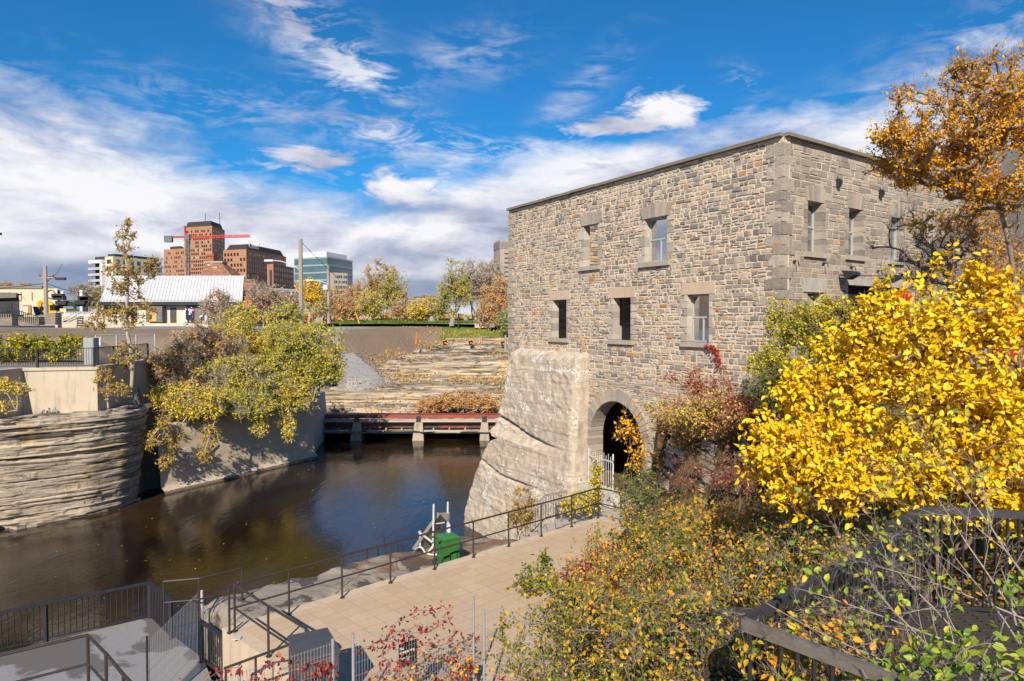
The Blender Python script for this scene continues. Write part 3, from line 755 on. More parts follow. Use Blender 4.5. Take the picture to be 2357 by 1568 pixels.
# coping
m_ = MB()
n_ = 18
for i in range(n_):
    a, c = LF*i/n_, LF*(i+1)/n_; o_ = P1+DF*((a+c)/2)-NF*.25
    jz = random.uniform(-.008, .008)
    m_.obox((o_.x, o_.y, TOPF+.06+jz), DF*((c-a)/2-.006), NF*.42, Vector((0,0,.055)))
for i in range(n_):
    a, c = LR*i/n_, LR*(i+1)/n_; o_ = P1+DR*((a+c)/2+.02)-NR*.25
    m_.obox((o_.x, o_.y, TOPF+.0615+random.uniform(-.008, .008)), DR*((c-a)/2-.006), NR*.42, Vector((0,0,.0535)))
m_.build('coping', CAPM, mill)
# inner floor and vault under it keep the undercroft dark
m_ = MB()
def inner(t, r): return P1+DF*t+DR*r
q = [inner(.7, .7), inner(LF-.7, .7), inner(LF-.7, 8.4), inner(.7, 8.4)]
m_.prism([(p.x, p.y) for p in q], -2.6, -2.35)
m_.build('floor', MORTAR, mill)
m_ = MB()      # rough cross wall stone seen through the arch and windows
stones(m_, inner(.7, 8.55), DF, -DR, LF-1.4, -2.3, TOPF-.2, [(5.3, 6.5, .2, 2.2)], (.14, .28), (.25, .6), (.02, .05), 33, None, tF)
stones(m_, inner(LF-.64, .64), DR, -DF, 8, -2.3, TOPF-.1, [], (.12, .25), (.2, .6), (.02, .05), 34, None, tF)
m_.build('inner_facing', ST, mill)

# glazed pavilion inside the shell
GLM = bpy.data.materials.new('pavilion_glass'); GLM.use_nodes = True; n0 = GLM.node_tree.nodes['Principled BSDF']
n0.inputs['Base Color'].default_value = (.01, .022, .045, 1); n0.inputs['Roughness'].default_value = .03; n0.inputs['Specular IOR Level'].default_value = 1.0; n0.inputs['IOR'].default_value = 3.0
FRM = M('grey_frame', (.42, .46, .46), (.36, .40, .40), 2, .5, 0)
pav = thing('glass_pavilion', 'modern glass pavilion standing inside the stone shell', 'pavilion', tuple(inner(1.2, 1.2)))
def glasswall(A, B, z0, z1, nm, hz, parent):
    A = Vector(A); B = Vector(B); d = (B-A).normalized(); n = Vector((d.y, -d.x, 0))
    g_ = MB(); g_.obox(((A+B)/2).to_tuple()[:2]+((z0+z1)/2,), (B-A)/2, n*.01, Vector((0,0,(z1-z0)/2))); g_.build('glass_pane', GLM, parent)
    f_ = MB()
    for i in range(nm+1):
        p = A.lerp(B, i/nm); f_.obox((p.x, p.y, (z0+z1)/2), d*.035, n*.05, Vector((0,0,(z1-z0)/2+.02)))
    for z in hz: f_.obox(((A+B)/2).to_tuple()[:2]+(z,), (B-A)/2, n*.045, Vector((0,0,.035)))
    f_.build('frame', FRM, parent)
glasswall(inner(11.0-1.2, 1.05), inner(.95, 1.05), -2.3, 4.2, 9, [-2.25, -.1, .6, 2.6, 3.4, 4.17], pav)
glasswall(inner(.95, 1.0), inner(.95, 8.0), -2.3, 4.2, 7, [-2.25, -.1, .6, 2.6, 3.4, 4.17], pav)
m_ = MB(); q = [inner(.9, .9), inner(9.9, .9), inner(9.9, 8.1), inner(.9, 8.1)]; m_.prism([(p.x, p.y) for p in q], 4.22, 4.4); m_.build('roof', FRM, pav)
def glaze(w_, O, d, n, e, mull):
    a, c, z0, z1 = w_
    plate(O, d, n, a, c, z0, z1, e-.01, e, GLM, 'window_pane', mill); m2 = MB(); zc = z0+(z1-z0)*.52
    rc = [(a, a+.06, z0, z1), (c-.06, c, z0, z1), (a+.06, c-.06, z1-.07, z1), (a+.06, c-.06, z0, z0+.06), (a+.06, c-.06, zc-.03, zc+.03)]+([((a+c)/2-.02, (a+c)/2+.02, z0+.06, zc-.03)] if mull else [])
    for (x0, x1, y0, y1) in rc:
        q_ = O+d*((x0+x1)/2)+n*(e+.02); m2.obox((q_.x, q_.y, (y0+y1)/2), d*((x1-x0)/2), n*.02, Vector((0,0,(y1-y0)/2)))
    m2.build('window_frame', FRM, mill)
glaze(W2, P1, DF, NF, -.27, True); glaze(L3, P1, DF, NF, -.27, True); glaze(RW1, P1, DR, NR, -.29, False); glaze(RW2, P1, DR, NR, -.29, False)
# glazing set in the two street windows further on, and the dark wide doorway
for w_ in (RW3, RW4):
    a, c, z0, z1 = w_
    fw = plate(P1, DR, NR, a, c, z0, z1, -.20, -.18, GLM, 'window_pane', mill)
    m2 = MB()
    for (x0, x1, y0, y1) in ((a, a+.07, z0, z1), (c-.07, c, z0, z1), (a+.07, c-.07, z1-.08, z1), (a+.07, c-.07, z0, z0+.06), (a+.07, c-.07, z1-.42, z1-.37)):
        cc_ = P1+DR*((x0+x1)/2)+NR*(-.15); m2.obox((cc_.x, cc_.y, (y0+y1)/2), DR*((x1-x0)/2), NR*.03, Vector((0,0,(y1-y0)/2)))
    m2.build('window_frame', FRM, mill)
plate(P1, DR, NR, RD[0], RD[1], RD[2], RD[3], -.30, -.26, DARK, 'doorway', mill)
plate(P1, DR, NR, RL[0], RL[1], RL[2], RL[3], -.30, -.26, GLM, 'window_pane', mill)
# floodlights, cable boxes and iron brackets on the street wall
BLK = M('black_metal', (.028, .030, .036), (.018, .018, .022), 5, .5, .1, .004, spec=.5)
IRON = M('iron', (.05, .045, .045), (.03, .025, .022), 8, .7, .3, .01)
names = ['nearest the building corner', 'in the middle of the street wall', 'farthest along the street wall']
for i, (u, v) in enumerate(((1930, 634), (2027, 642), (2112, 647))):
    t, z = fr_(u, v); o_ = P1+DR*t+Vector((0,0,z))
    th_ = thing('floodlight', 'black wedge shaped floodlight over the doorway, '+names[i], 'floodlight', tuple(o_), 'floodlights on the street wall')
    m_ = MB(); c = o_+NR*.42; q = [c-NR*.2+Vector((0,0,.14)), c+NR*.18+Vector((0,0,.10)), c+NR*.22+Vector((0,0,-.02)), c-NR*.06+Vector((0,0,-.16))]
    m_.extr([tuple(p-DR*.22) for p in q], DR*.44); m_.build('housing', BLK, th_)
    MB().tube([o_+NR*.02, o_+NR*.28], .02, 6).build('bracket', BLK, th_)
for i, (u, v) in enumerate(((1925, 422), (2023, 446))):
    t, z = fr_(u, v); o_ = P1+DR*t+Vector((0,0,z))
    m_ = MB(); c = o_+NR*.09; m_.obox(c, DR*.07, NR*.05, Vector((0,0,.13))); m_.obox(c+NR*.07, DR*.045, NR*.03, Vector((0,0,.07))); m_.bar(o_+NR*.05+Vector((0,0,.13)), o_+NR*.05+Vector((0,0,.22)), .02, .02)
    tag(m_.build('wall_box', BLK, None, tuple(o_)), 'small black fixture high on the street wall, '+('left' if i == 0 else 'right')+' of the pair', 'wall fixture', 'small fixtures high on the street wall')
for i, (u, v) in enumerate(((1826, 602), (1893, 607), (1957, 615), (2018, 624), (2074, 631))):
    t, z = fr_(u, v); o_ = P1+DR*t+Vector((0,0,z))
    m_ = MB(); m_.tube([o_, o_+NR*.16+Vector((0,0,.01)), o_+NR*.2-Vector((0,0,.14))], .016, 6); m_.obox(o_+NR*.045, DR*.06, NR*.01, Vector((0,0,.04)))
    tag(m_.build('iron_hook', IRON, None, tuple(o_)), 'small iron hook on the street wall below the upper windows', 'hook', 'iron hooks below the upper windows')
m_ = MB(); pts = []
for i in range(25):
    t = fr_(1930, 634)[0]+(fr_(2112, 647)[0]-fr_(1930, 634)[0])*i/24; z = -(i % 12)*(12-i % 12)*.0022+fr_(1930, 634)[1]+.12
    pts.append(P1+DR*t+NR*.11+Vector((0,0,z)))
m_.tube(pts, .014, 5); tag(m_.build('cable', BLK, None, tuple(pts[0])), 'black cable slung between the floodlights', 'cable')
t, z = fr_(1873, 716); o_ = P1+DR*t+NR*.5+Vector((0,0,z))
bl = thing('barn_lamp', 'white bell shaped lamp on a curved arm by the small lower window', 'wall lamp', tuple(P1+DR*t+NR*.08+Vector((0,0,z))))
m_ = MB(); m_.tube([o_+Vector((0,0,.16)), o_+Vector((0,0,.05)), o_-Vector((0,0,.10))], [.03, .10, .17], 14); m_.build('lamp_shade', M('lamp_white', (.8, .8, .78), (.74, .74, .72), 2, .4, 0), bl)
MB().tube([o_-NR*.45+Vector((0,0,.05)), o_-NR*.40+Vector((0,0,.38)), o_-NR*.15+Vector((0,0,.45)), o_+Vector((0,0,.15))], .015, 6).build('arm', BLK, bl)

# ------------------------------------------------------------------ concrete pier against the mill
sil = [(1173, 800), (1168, 812), (1160, 870), (1147, 925), (1136, 960), (1131, 985), (1136, 999), (1153, 1006), (1133, 1012), (1122, 1030), (1108, 1062), (1097, 1092), (1085, 1130), (1074, 1170), (1071, 1205), (1073, 1240), (1082, 1262), (1095, 1300)]
zt_ = at(1260, 808, 32.5).z
eoff = lambda z: .55+.75*np.clip((zt_-z)/9.5, 0, 1)
zl, tl_ = [], []
for (u, v) in sil:
    e = .8
    for _ in range(6):
        t, z = fa(u, v, e); e = float(eoff(z))
    zl.append(z); tl_.append(t)
tR_ = fa(1354, 960)[0]
zl = np.array(zl); tl_ = np.array(tl_)
o_ = np.argsort(zl)
nz, nt_ = 240, 150
zz = np.linspace(-11.4, zt_, nz)
tL = np.interp(zz, zl[o_], tl_[o_])
Uq = np.linspace(0, 1, nt_)
ZZ, UU = np.meshgrid(zz, Uq, indexing='ij')
TT = tR_+(tL[:, None]-tR_)*UU
E = eoff(ZZ)
crack = np.exp(-((ZZ-(-5.05-.55*(1-UU)-.2*np.sin(UU*5)))/.09)**2)*.34*sst(.0, .5, UU)
crack2 = np.exp(-((ZZ-(-7.2-.9*(1-UU)+.12*np.sin(UU*7)))/.07)**2)*.20*sst(.15, .5, UU)
step = .28*sst(-5.3-.55*(1-UU), -5.65-.55*(1-UU), ZZ)*sst(.1, .7, UU)
lift = .022*(np.floor(ZZ/.55) % 2)+.05*(vn(np.floor((ZZ+.15*fbm(TT*.6, ZZ*0))/.55)*3.1+.5, 1.5)-.5)
rmask = sst(.40, .56, fbm(TT*.45, ZZ*.9, 7, 3)+.22*sst(.45, 1, UU)); rough = .06*(fbm(TT*.8+ZZ*.5, ZZ*.8-TT*.4, 3, 4)-.5)+(.025+.075*rmask)*(fbm(TT*3.9+ZZ*2.3, ZZ*4.6-TT*2.1, 9, 4)-.5)+.035*rmask
edge = -.35*sst(.93, 1.0, UU)**2-.14*sst(.05, 0, UU)**2-.25*sst(zt_-.35, zt_, ZZ)**2
E2 = E-crack-crack2+step+lift+rough+edge
VX = [P1+DF*0]
def grid(TT, EE, ZZ):
    return np.stack([P1.x+DF.x*TT+NF.x*EE, P1.y+DF.y*TT+NF.y*EE, ZZ], -1)
G = grid(TT, E2, ZZ)
ns = 14      # side cheek facing the arch
Sg = np.linspace(0, 1, ns)[:-1]
ZS, SS = np.meshgrid(zz, Sg, indexing='ij')
cheek = grid(tR_+.10*(fbm(SS*3, ZZ[:, :1]*1.5, 5)-.5)*np.sin(SS*math.pi)-.05, SS*E2[:, :1]-.05*(1-SS), ZS)
ZS2, SS2 = np.meshgrid(zz, np.linspace(1, 0, ns)[1:], indexing='ij')
end = grid(TT[:, -1:]+.15*np.sin(SS2*math.pi)+.12*(fbm(SS2*3, ZZ[:, :1]*2, 2)-.5), SS2*E2[:, -1:]-.6*(1-SS2), ZS2)
A = np.concatenate([cheek, G, end], 1); nr, nc, _ = A.shape
V = A.reshape(-1, 3); I = np.arange(nr*nc).reshape(nr, nc)
Fq = [np.stack([I[:-1, :-1], I[:-1, 1:], I[1:, 1:], I[1:, :-1]], -1).reshape(-1, 4)]
topr = A[-1].copy(); base = len(V); back = np.stack([P1.x+DF.x*np.interp(np.arange(nc), [0, ns-1, nc-ns, nc], [tR_, tR_, tL[-1], tL[-1]])+NF.x*(-.02), P1.y+DF.y*np.interp(np.arange(nc), [0, ns-1, nc-ns, nc], [tR_, tR_, tL[-1], tL[-1]])+NF.y*(-.02), np.full(nc, zt_+.05)], -1)
V = np.concatenate([V, back]); J = base+np.arange(nc)
Fq.append(np.stack([I[-1, :-1], I[-1, 1:], J[1:], J[:-1]], -1))
m, nt = nt_new('old_concrete'); b = NB(nt)
P = b.world(); cst = b.noise(P, .8, 8, .68); agg = b.noise(P, 13, 4, .8); bands = b.noise(b.world((.12, .12, 3.2)), 1.3, 4, .6)
patch = b.ramp(b.m('ADD', b.m('MULTIPLY', cst, .75), b.m('MULTIPLY', bands, .3)), [(.462, (0,0,0)), (.49, (1,1,1))])
roughc = b.ramp(agg, [(.38, (.12, .115, .12)), (.46, (.44, .40, .35)), (.55, (.72, .65, .56)), (.7, (.86, .80, .71))])
smoothc = b.mix(b.ramp(b.noise(P, 3.0, 8, .72), [(.38, (0,0,0)), (.62, (1,1,1))]), (.36, .30, .235), (.54, .455, .365))
smoothc = b.mix(b.ramp(b.noise(b.world((.5, .5, 7)), 1.6, 5, .75), [(.56, (0,0,0)), (.66, (1,1,1))]), smoothc, (.30, .245, .19))
c = b.mix(patch, roughc, smoothc)
st = b.m('MULTIPLY', b.m('SUBTRACT', b.noise(b.world((2, 2, .2)), 1.3, 4, .6), .56), 6, clamp=True)
c = b.mix(b.m('MULTIPLY', st, .42), c, (.22, .17, .12))
h = b.m('MULTIPLY', agg, b.m('SUBTRACT', 1.15, patch))
b.out(b.pbr(c, .92, 0, b.bump(h, .55, .05), .15)); OLDC = m
pier = npmesh('concrete_pier', V, np.concatenate(Fq), OLDC, None, (P1.x+DF.x*tR_, P1.y+DF.y*tR_, -11.4), smooth=False)
tag(pier, 'massive crumbling concrete pier battered against the stone mill', 'pier')
# iron gate in the arch
GW = M('galvanised', (.60, .60, .60), (.46, .46, .47), 6, .45, .1, .003, spec=.6)
gate = thing('iron_gate', 'pale galvanised bar gate at the foot of the arch', 'gate', tuple(P1+DF*(ta+.02)+NF*.12+Vector((0,0,-7.1))))
g0, g1 = fa(1361, 1080)[0], fa(1417, 1080)[0]; zg0, zg1 = fa(1390, 1118)[1], fa(1390, 1046)[1]
m_ = MB()
for i in range(12):
    t = g0+(g1-g0)*i/11; o_ = P1+DF*t+NF*.14; m_.bar((o_.x, o_.y, zg0), (o_.x, o_.y, zg1+(.12 if i % 2 else .02)), .02, .02)
m_.build('bars', GW, gate)
m_ = MB()
for t, w_ in ((g0, .06), (g1, .06)): o_ = P1+DF*t+NF*.14; m_.bar((o_.x, o_.y, zg0-.5), (o_.x, o_.y, zg1+.15), w_, w_)
for z in (zg0, zg1-.18): m_.bar(P1+DF*g0+NF*.14+Vector((0,0,z)), P1+DF*g1+NF*.14+Vector((0,0,z)), .05, .05)
m_.build('frame', GW, gate)
m_ = MB(); c = P1+DF*((g0+g1)/2-.3)+NF*.3; m_.obox((c.x, c.y, zg0-.3), DF*((g0-g1)/2+.2), NF*.35, Vector((0,0,.26))); m_.build('threshold', M('pale_concrete', (.62, .60, .57), None, 3), gate)
# ================================================================== concrete works, terrace, rails
def con(name, c1, c2, sc=1.5, streak=.5, bump=.3):
    m, nt = nt_new(name); b = NB(nt)
    n1 = b.noise(b.world(), sc, 6, .6); n2 = b.noise(b.world((1.5, 1.5, .18)), 2.2, 5, .65); n3 = b.noise(b.world(), 14, 4, .7)
    c = b.mix(n1, c1, c2)
    c = b.mix(b.m('MULTIPLY', b.m('MULTIPLY', b.m('SUBTRACT', n2, .5), 6, clamp=True), streak), c, tuple(x*.35 for x in c2))
    c = b.mix(b.m('MULTIPLY', n3, .3), c, tuple(x*.55 for x in c2))
    b.out(b.pbr(c, .88, 0, b.bump(b.m('ADD', n1, b.m('MULTIPLY', n3, .6)), bump, .03), .2)); return m
CONW = con('board_concrete', (.60, .52, .40), (.44, .38, .30), 1.2, .45)
CONR = con('river_wall_concrete', (.40, .335, .27), (.28, .24, .20), .7, .6, .6)
CONT = con('terrace_concrete', (.62, .50, .37), (.50, .40, .30), 1.5, .3)
DECKC = con('deck_concrete', (.20, .20, .21), (.145, .145, .155), .6, .1)
BLK = bpy.data.materials['black_metal']; GW = bpy.data.materials['galvanised']; IRON = bpy.data.materials['iron']
def wallprism(name, line, z0, z1, th, mat, label, cat, capo=None, org=None):
    """upright wall of even thickness on the inner side of a plan line"""
    A = [Vector((p[0], p[1], 0)) for p in line]; N = len(A); off = []
    for i in range(N):
        d1 = (A[i]-A[max(i-1, 0)]); d2 = (A[min(i+1, N-1)]-A[i])
        d1 = d1.normalized() if d1.length > 0 else d2.normalized(); d2 = d2.normalized() if d2.length > 0 else d1
        n = Vector((-(d1+d2).y, (d1+d2).x, 0)).normalized(); k = 1/max(.35, n.dot(Vector((-d1.y, d1.x, 0)))); off.append(A[i]+n*th*k)
    mb = MB()
    for i in range(N-1):
        mb.add([(A[i].x, A[i].y, z0), (A[i+1].x, A[i+1].y, z0), (A[i+1].x, A[i+1].y, z1), (A[i].x, A[i].y, z1),
                (off[i].x, off[i].y, z0), (off[i+1].x, off[i+1].y, z0), (off[i+1].x, off[i+1].y, z1), (off[i].x, off[i].y, z1)],
               [(0, 1, 2, 3), (7, 6, 5, 4), (3, 2, 6, 7)]+([(0, 3, 7, 4)] if i == 0 else [])+([(1, 5, 6, 2)] if i == N-2 else []))
    th_ = thing(name, label, cat, (A[0].x, A[0].y, z0))
    mb.build('wall', mat, th_)
    return th_
RETL = [(-60, 29.5), (-27.9, 32.6), (-27.7, 38.5), (-24.0, 39.4), (-24.8, 47.2), (-21.5, 52.5)]
rw = wallprism('retaining_wall', RETL, -5.6, -2.85, .45, CONW, 'tan concrete retaining wall under the black path railing', 'wall')
def capline(parent, line, z, w, h, mat, over=.08, name='cap'):
    mb = MB(); A = [Vector((p[0], p[1], 0)) for p in line]
    for i in range(len(A)-1):
        d = (A[i+1]-A[i]).normalized(); n = Vector((-d.y, d.x, 0)); c = (A[i]+A[i+1])/2+n*(w/2-over)
        mb.obox((c.x, c.y, z+h/2+.001*i), d*((A[i+1]-A[i]).length/2+.04-.003*i), n*w/2, Vector((0,0,h/2)))
    mb.build(name, mat, parent)
capline(rw, RETL, -2.85, .62, .17, CONW)
for i, (u, v) in enumerate(((131, 935), (292, 928))):
    pass
RIVW = [(-23.0, 41.6), (-22.4, 42.8), (-16.0, 54.2), (-17.5, 63.8)]
mb = MB(); th_ = thing('river_wall', 'stained concrete river wall with white streaks under the leaning bushes', 'wall', (-22.4, 42.8, ZW))
N = 90; A = [Vector((p[0], p[1], 0)) for p in RIVW[:3]]
def wallgrid(a, c, z0, z1t, batter, seed, n=60, nz=30, foot=.0):
    s = np.linspace(0, 1, n); zz = np.linspace(0, 1, nz); S, Zq = np.meshgrid(s, zz)
    d = Vector((c[0]-a[0], c[1]-a[1], 0)); L = d.length; d.normalize(); nrm = Vector((d.y, -d.x, 0))
    z1 = z1t+0*S+.12*(fbm(S*L*.4, S*0+seed)-.5)
    Z = z0+(z1-z0)*Zq
    off = batter*(1-Zq)+.10*(fbm(S*L*.5, Z*.7, seed)-.5)+.06*(fbm(S*L*3, Z*3, seed)-.5)+.02*((np.floor(Z/.6)) % 2)+foot*sst(.22, .16, Zq+.05*fbm(S*L*.6, 0*S, seed))
    off[-1] = off[-2]
    X_ = a[0]+(c[0]-a[0])*S+nrm.x*off; Y_ = a[1]+(c[1]-a[1])*S+nrm.y*off
    V = np.stack([X_, Y_, Z], -1)
    top = V[-1].copy(); top[:, 0] -= nrm.x*.7; top[:, 1] -= nrm.y*.7
    V = np.concatenate([V.reshape(-1, 3), top]); I = np.arange(len(V)).reshape(nz+1, n)
    return V, np.stack([I[:-1, :-1], I[:-1, 1:], I[1:, 1:], I[1:, :-1]], -1).reshape(-1, 4)
m, nt = nt_new('streaked_concrete'); b = NB(nt)
P = b.world(); n1 = b.noise(P, .7, 6, .6); n3 = b.noise(P, 12, 4, .7); bd_ = b.noise(b.world((.1, .1, 3)), 1.5, 4, .6)
c = b.mix(n1, (.76, .64, .49), (.54, .45, .345)); c = b.mix(b.m('MULTIPLY', bd_, .4), c, (.20, .165, .13))
wsz = b.noise(b.world((1.3, 1.3, .5)), 1.6, 6, .7, .8); wm_ = b.noise(P, .18, 2, .5)
c = b.mix(b.m('MULTIPLY', b.m('MULTIPLY', b.m('SUBTRACT', wsz, .56), 14, clamp=True), b.ramp(wm_, [(.45, (0,0,0)), (.6, (1,1,1))])), c, (.66, .65, .64))
sp = b.n('ShaderNodeSeparateXYZ', i_0=P)
wet = b.m('LESS_THAN', sp.outputs[2], b.m('MULTIPLY_ADD', n3, .25, ZW+.05)); c = b.mix(b.m('MULTIPLY', wet, .8), c, (.05, .04, .03))
c = b.mix(b.m('MULTIPLY', n3, .35), c, (.15, .12, .10))
b.out(b.pbr(c, .88, 0, b.bump(b.m('ADD', n1, n3), .6, .05), .2)); CSTR = m
V, F_ = wallgrid(RIVW[1], RIVW[2], ZW-.5, -6.65, .45, 3, 100, 34, .35)
npmesh('river_face', V, F_, CSTR, th_, (-22.4, 42.8, ZW))
V, F_ = wallgrid(RIVW[2], RIVW[3], ZW-.5, -6.65, .12, 8, 60, 30)
npmesh('channel_face', V, F_, CSTR, th_, (-22.4, 42.8, ZW))

# ---- flume: red girders on concrete piers
RED = M('red_steel', (.36, .085, .055), (.20, .055, .045), 1.2, .65, .2, .01, spots=((.10, .08, .07), 2.5, .58), stretch=(.5, 1, 2))
REDB = M('red_steel_scraped', (.34, .09, .06), (.13, .07, .06), .8, .7, .2, .01, spots=((.05, .05, .055), 1.2, .5), stretch=(.5, 1, 2))
TIMB = M('grey_timber', (.50, .44, .38), (.34, .29, .25), 2, .9, .5, .02, stretch=(.3, 3, 3))
fl = thing('flume_bridge', 'rusty red steel flume walkway on concrete piers across the river', 'flume', (-10, 63, ZW))
yb = 62.5
def gb(v0, v1): return at(950, v1, yb).z, at(950, v0, yb).z
FX0, FX1 = -18.0, .6
z0, z1 = gb(955, 962.5); MB().box(FX0, FX1, yb-.1, yb+1.2, z0, z1).build('top_girder', RED, fl)
z0, z1 = gb(963, 970); MB().box(FX0, FX1, yb-.55, yb-.12, z0, z1-.02).build('timber_walkway', TIMB, fl)
z0, z1 = gb(971, 986); MB().box(FX0, FX1, yb+.1, yb+.5, z0, z1-.02).build('lower_girder', REDB, fl)
for i in range(13): x = FX0+.25+i*1.45; MB().box(x, x+.09, yb+.02, yb+.098, z0+.05, z1-.08).build('girder_stiffener', REDB, fl)
z0, z1 = gb(989, 996.5); MB().box(FX0, FX1, yb-.35, yb-.15, z0, z1).build('lower_timber', TIMB, fl)
for i in range(13): x = FX0+.6+i*1.45; MB().box(x, x+.12, yb-.30, yb+.5, z1+.005, z1+.18).build('cross_piece', TIMB, fl)
PCON = con('pier_concrete', (.46, .39, .31), (.30, .25, .20), 2, .5)
for (ub0, ub1, ut0, ut1) in ((806, 836, 814, 831), (949, 978, 955, 973), (1103, 1128, 1108, 1123)):
    x0, x1 = at(ub0, 1000, yb-.4).x, at(ub1, 1000, yb-.4).x; a0, a1 = at(ut0, 1000, yb-.4).x, at(ut1, 1000, yb-.4).x; zt = gb(969, 970)[1]
    m_ = MB(); m_.add([(x0, yb-1.0, ZW-.6), (x1, yb-1.0, ZW-.6), (x1, yb+1.3, ZW-.6), (x0, yb+1.3, ZW-.6), (a0, yb-.5, zt), (a1, yb-.5, zt), (a1, yb+1.0, zt), (a0, yb+1.0, zt)],
        [(0,3,2,1),(4,5,6,7),(0,1,5,4),(1,2,6,5),(2,3,7,6),(3,0,4,7)])
    m_.build('pier', PCON, fl)
    MB().box((a0+a1)/2-.22, (a0+a1)/2+.22, yb-.62, yb-.56, zt+.02, zt+.5).build('bracket', BLK, fl)

# ---- terrace
TA, TB, TB2 = (-6.6, 15.35), (3.15, 24.2), (3.95, 23.3)
TERR = [TA, TB, TB2, (3.1, 20.3), (1.5, 18.1), (.95, 11.7), (.6, 8.0), (-3.0, 8.4), (-3.75, 12.75)]
m, nt = nt_new('terrace_paving'); b = NB(nt)
ang = math.atan2(TB[1]-TA[1], TB[0]-TA[0])
P = b.world((1, 1, 1), (0, 0, -ang))
br = b.n('ShaderNodeTexBrick', offset=0.0, squash=1.0); b.put(br.inputs['Vector'], P)
for k, v in (('Scale', 1.0), ('Mortar Size', .012), ('Mortar Smooth', .3), ('Brick Width', .52), ('Row Height', .40), ('Bias', 0)): br.inputs[k].default_value = v
br.inputs['Color1'].default_value = (.50, .385, .27, 1); br.inputs['Color2'].default_value = (.455, .345, .24, 1); br.inputs['Mortar'].default_value = (.41, .305, .21, 1)
n1 = b.noise(P, .8, 6, .65); n2 = b.noise(P, 7, 5, .7)
c = b.mix(b.m('MULTIPLY', b.ramp(n1, [(.4, (0,0,0)), (.7, (1,1,1))]), .45), br.outputs[0], (.44, .30, .19))
c = b.mix(b.m('MULTIPLY', b.ramp(n2, [(.55, (0,0,0)), (.75, (1,1,1))]), .5), c, (.66, .54, .41))
st = b.ramp(b.noise(P, .55, 5, .7, .6), [(.62, (0,0,0)), (.72, (1,1,1))]); c = b.mix(b.m('MULTIPLY', st, .3), c, (.45, .24, .11))
b.out(b.pbr(c, .9, 0, b.bump(b.m('ADD', b.m('MULTIPLY', br.outputs['Fac'], -1.2), b.m('MULTIPLY', n2, .5)), .5, .012), .15)); PAV = m
struct('terrace', MB().prism(TERR, -11.6, ZT-.004), CONT, 'concrete base of the riverside terrace')
ins = [(-6.15, 15.32), (3.12, 23.73), (3.6, 23.2), (2.8, 20.3), (1.2, 18.2), (.7, 11.7), (.4, 8.2), (-2.75, 8.5), (-3.35, 12.75)]
q = MB(); q.add([(x, y, ZT) for x, y in ins], [tuple(reversed(range(len(ins))))])
o = struct('terrace_paving', q, PAV, 'square cast paving of the riverside terrace')
# river ledge
xs = np.arange(-12.5, 4.5, .10); ys = np.arange(15.5, 34, .10); X, Y = np.meshgrid(xs, ys)
LED = [(-8.3, 18.4), (-8.75, 19.0), (-6.95, 20.4), (-5.2, 21.8), (-3.4, 23.25), (-2.2, 26), (-1.9, 28.5), (-1.5, 31), (1, 33), (3, 30), (4, 26), (3, 24.6), (-6.3, 16.0), (-7.2, 17.1)]
wobx = X+.35*(fbm(X*1.3, Y*1.3, 4)-.5)+.5*(fbm(X*.4, Y*.4, 6)-.5); woby = Y+.35*(fbm(X*1.3, Y*1.3, 11)-.5)
inn = inpoly(wobx, woby, LED); de = pdist(wobx, woby, LED+[LED[0]])
Z = -7.72+.25*(fbm(X*.35, Y*.35, 2)-.5)-3.3*sst(23.2, 31.5, Y+.15*X)+.10*(fbm(X*1.8, Y*1.8)-.5)
dt = pdist(X, Y, [TA, TB])                                           # sinks to a weedy gully by the terrace
Z = Z-.55*sst(1.1, .25, dt+.6*(fbm(X*.9, Y*.9, 8)-.5))*(Y < 19.5)-.12*sst(.9, .3, dt)
st = .16; Z = Z*.35+.65*(np.floor(Z/st)+sst(.7, 1, Z/st-np.floor(Z/st)))*st
Z = np.where(inn, Z-.25*sst(.35, 0, de), -11.6+1.4*sst(.25, 0, de))
I = np.arange(X.size).reshape(X.shape); Fq = np.stack([I[:-1, :-1], I[:-1, 1:], I[1:, 1:], I[1:, :-1]], -1).reshape(-1, 4)
keep = (inn | (de < .5))[:-1, :-1].ravel(); Fq = Fq[keep]
m, nt = nt_new('ledge_rock'); b = NB(nt)
P = b.world(); n1 = b.noise(P, .9, 6, .65, .4); n2 = b.noise(P, 6, 5, .7); sp = b.n('ShaderNodeSeparateXYZ', i_0=P)
c = b.mix(n1, (.38, .335, .28), (.25, .22, .185)); c = b.mix(b.m('MULTIPLY', n2, .55), c, (.15, .125, .105))
pud = b.noise(b.world((1, 1.0, 1)), .85, 4, .6, .5); dark_ = b.m('MULTIPLY', b.m('SUBTRACT', pud, .56), 30, clamp=True)
east = b.m('GREATER_THAN', b.m('ADD', sp.outputs[0], b.m('MULTIPLY', n1, 2)), -3.9)
rust = b.m('MULTIPLY', b.m('MULTIPLY', b.m('SUBTRACT', b.noise(P, .8, 4, .6, .3), .45), 9, clamp=True), east)
c = b.mix(b.m('MULTIPLY', rust, .8), c, (.20, .10, .04)); c = b.mix(b.m('MULTIPLY', dark_, .85), c, (.06, .045, .035))
crk = b.n('ShaderNodeTexVoronoi', feature='DISTANCE_TO_EDGE'); b.put(crk.inputs['Vector'], b.mix(.25, b.world(), b.n('ShaderNodeTexNoise', i_Scale=2.0).outputs[1])); crk.inputs['Scale'].default_value = .55
ck = b.ramp(crk.outputs[0], [(0, (1,1,1)), (.014, (0,0,0))]); c = b.mix(b.m('MULTIPLY', ck, .8), c, (.07, .05, .04))
ro = b.m('SUBTRACT', .9, b.m('MULTIPLY', b.m('MAXIMUM', dark_, b.m('MULTIPLY', rust, .7)), .6))
b.out(b.pbr(c, ro, 0, b.bump(b.m('ADD', n1, n2), .8, .08), .4)); LRK = m
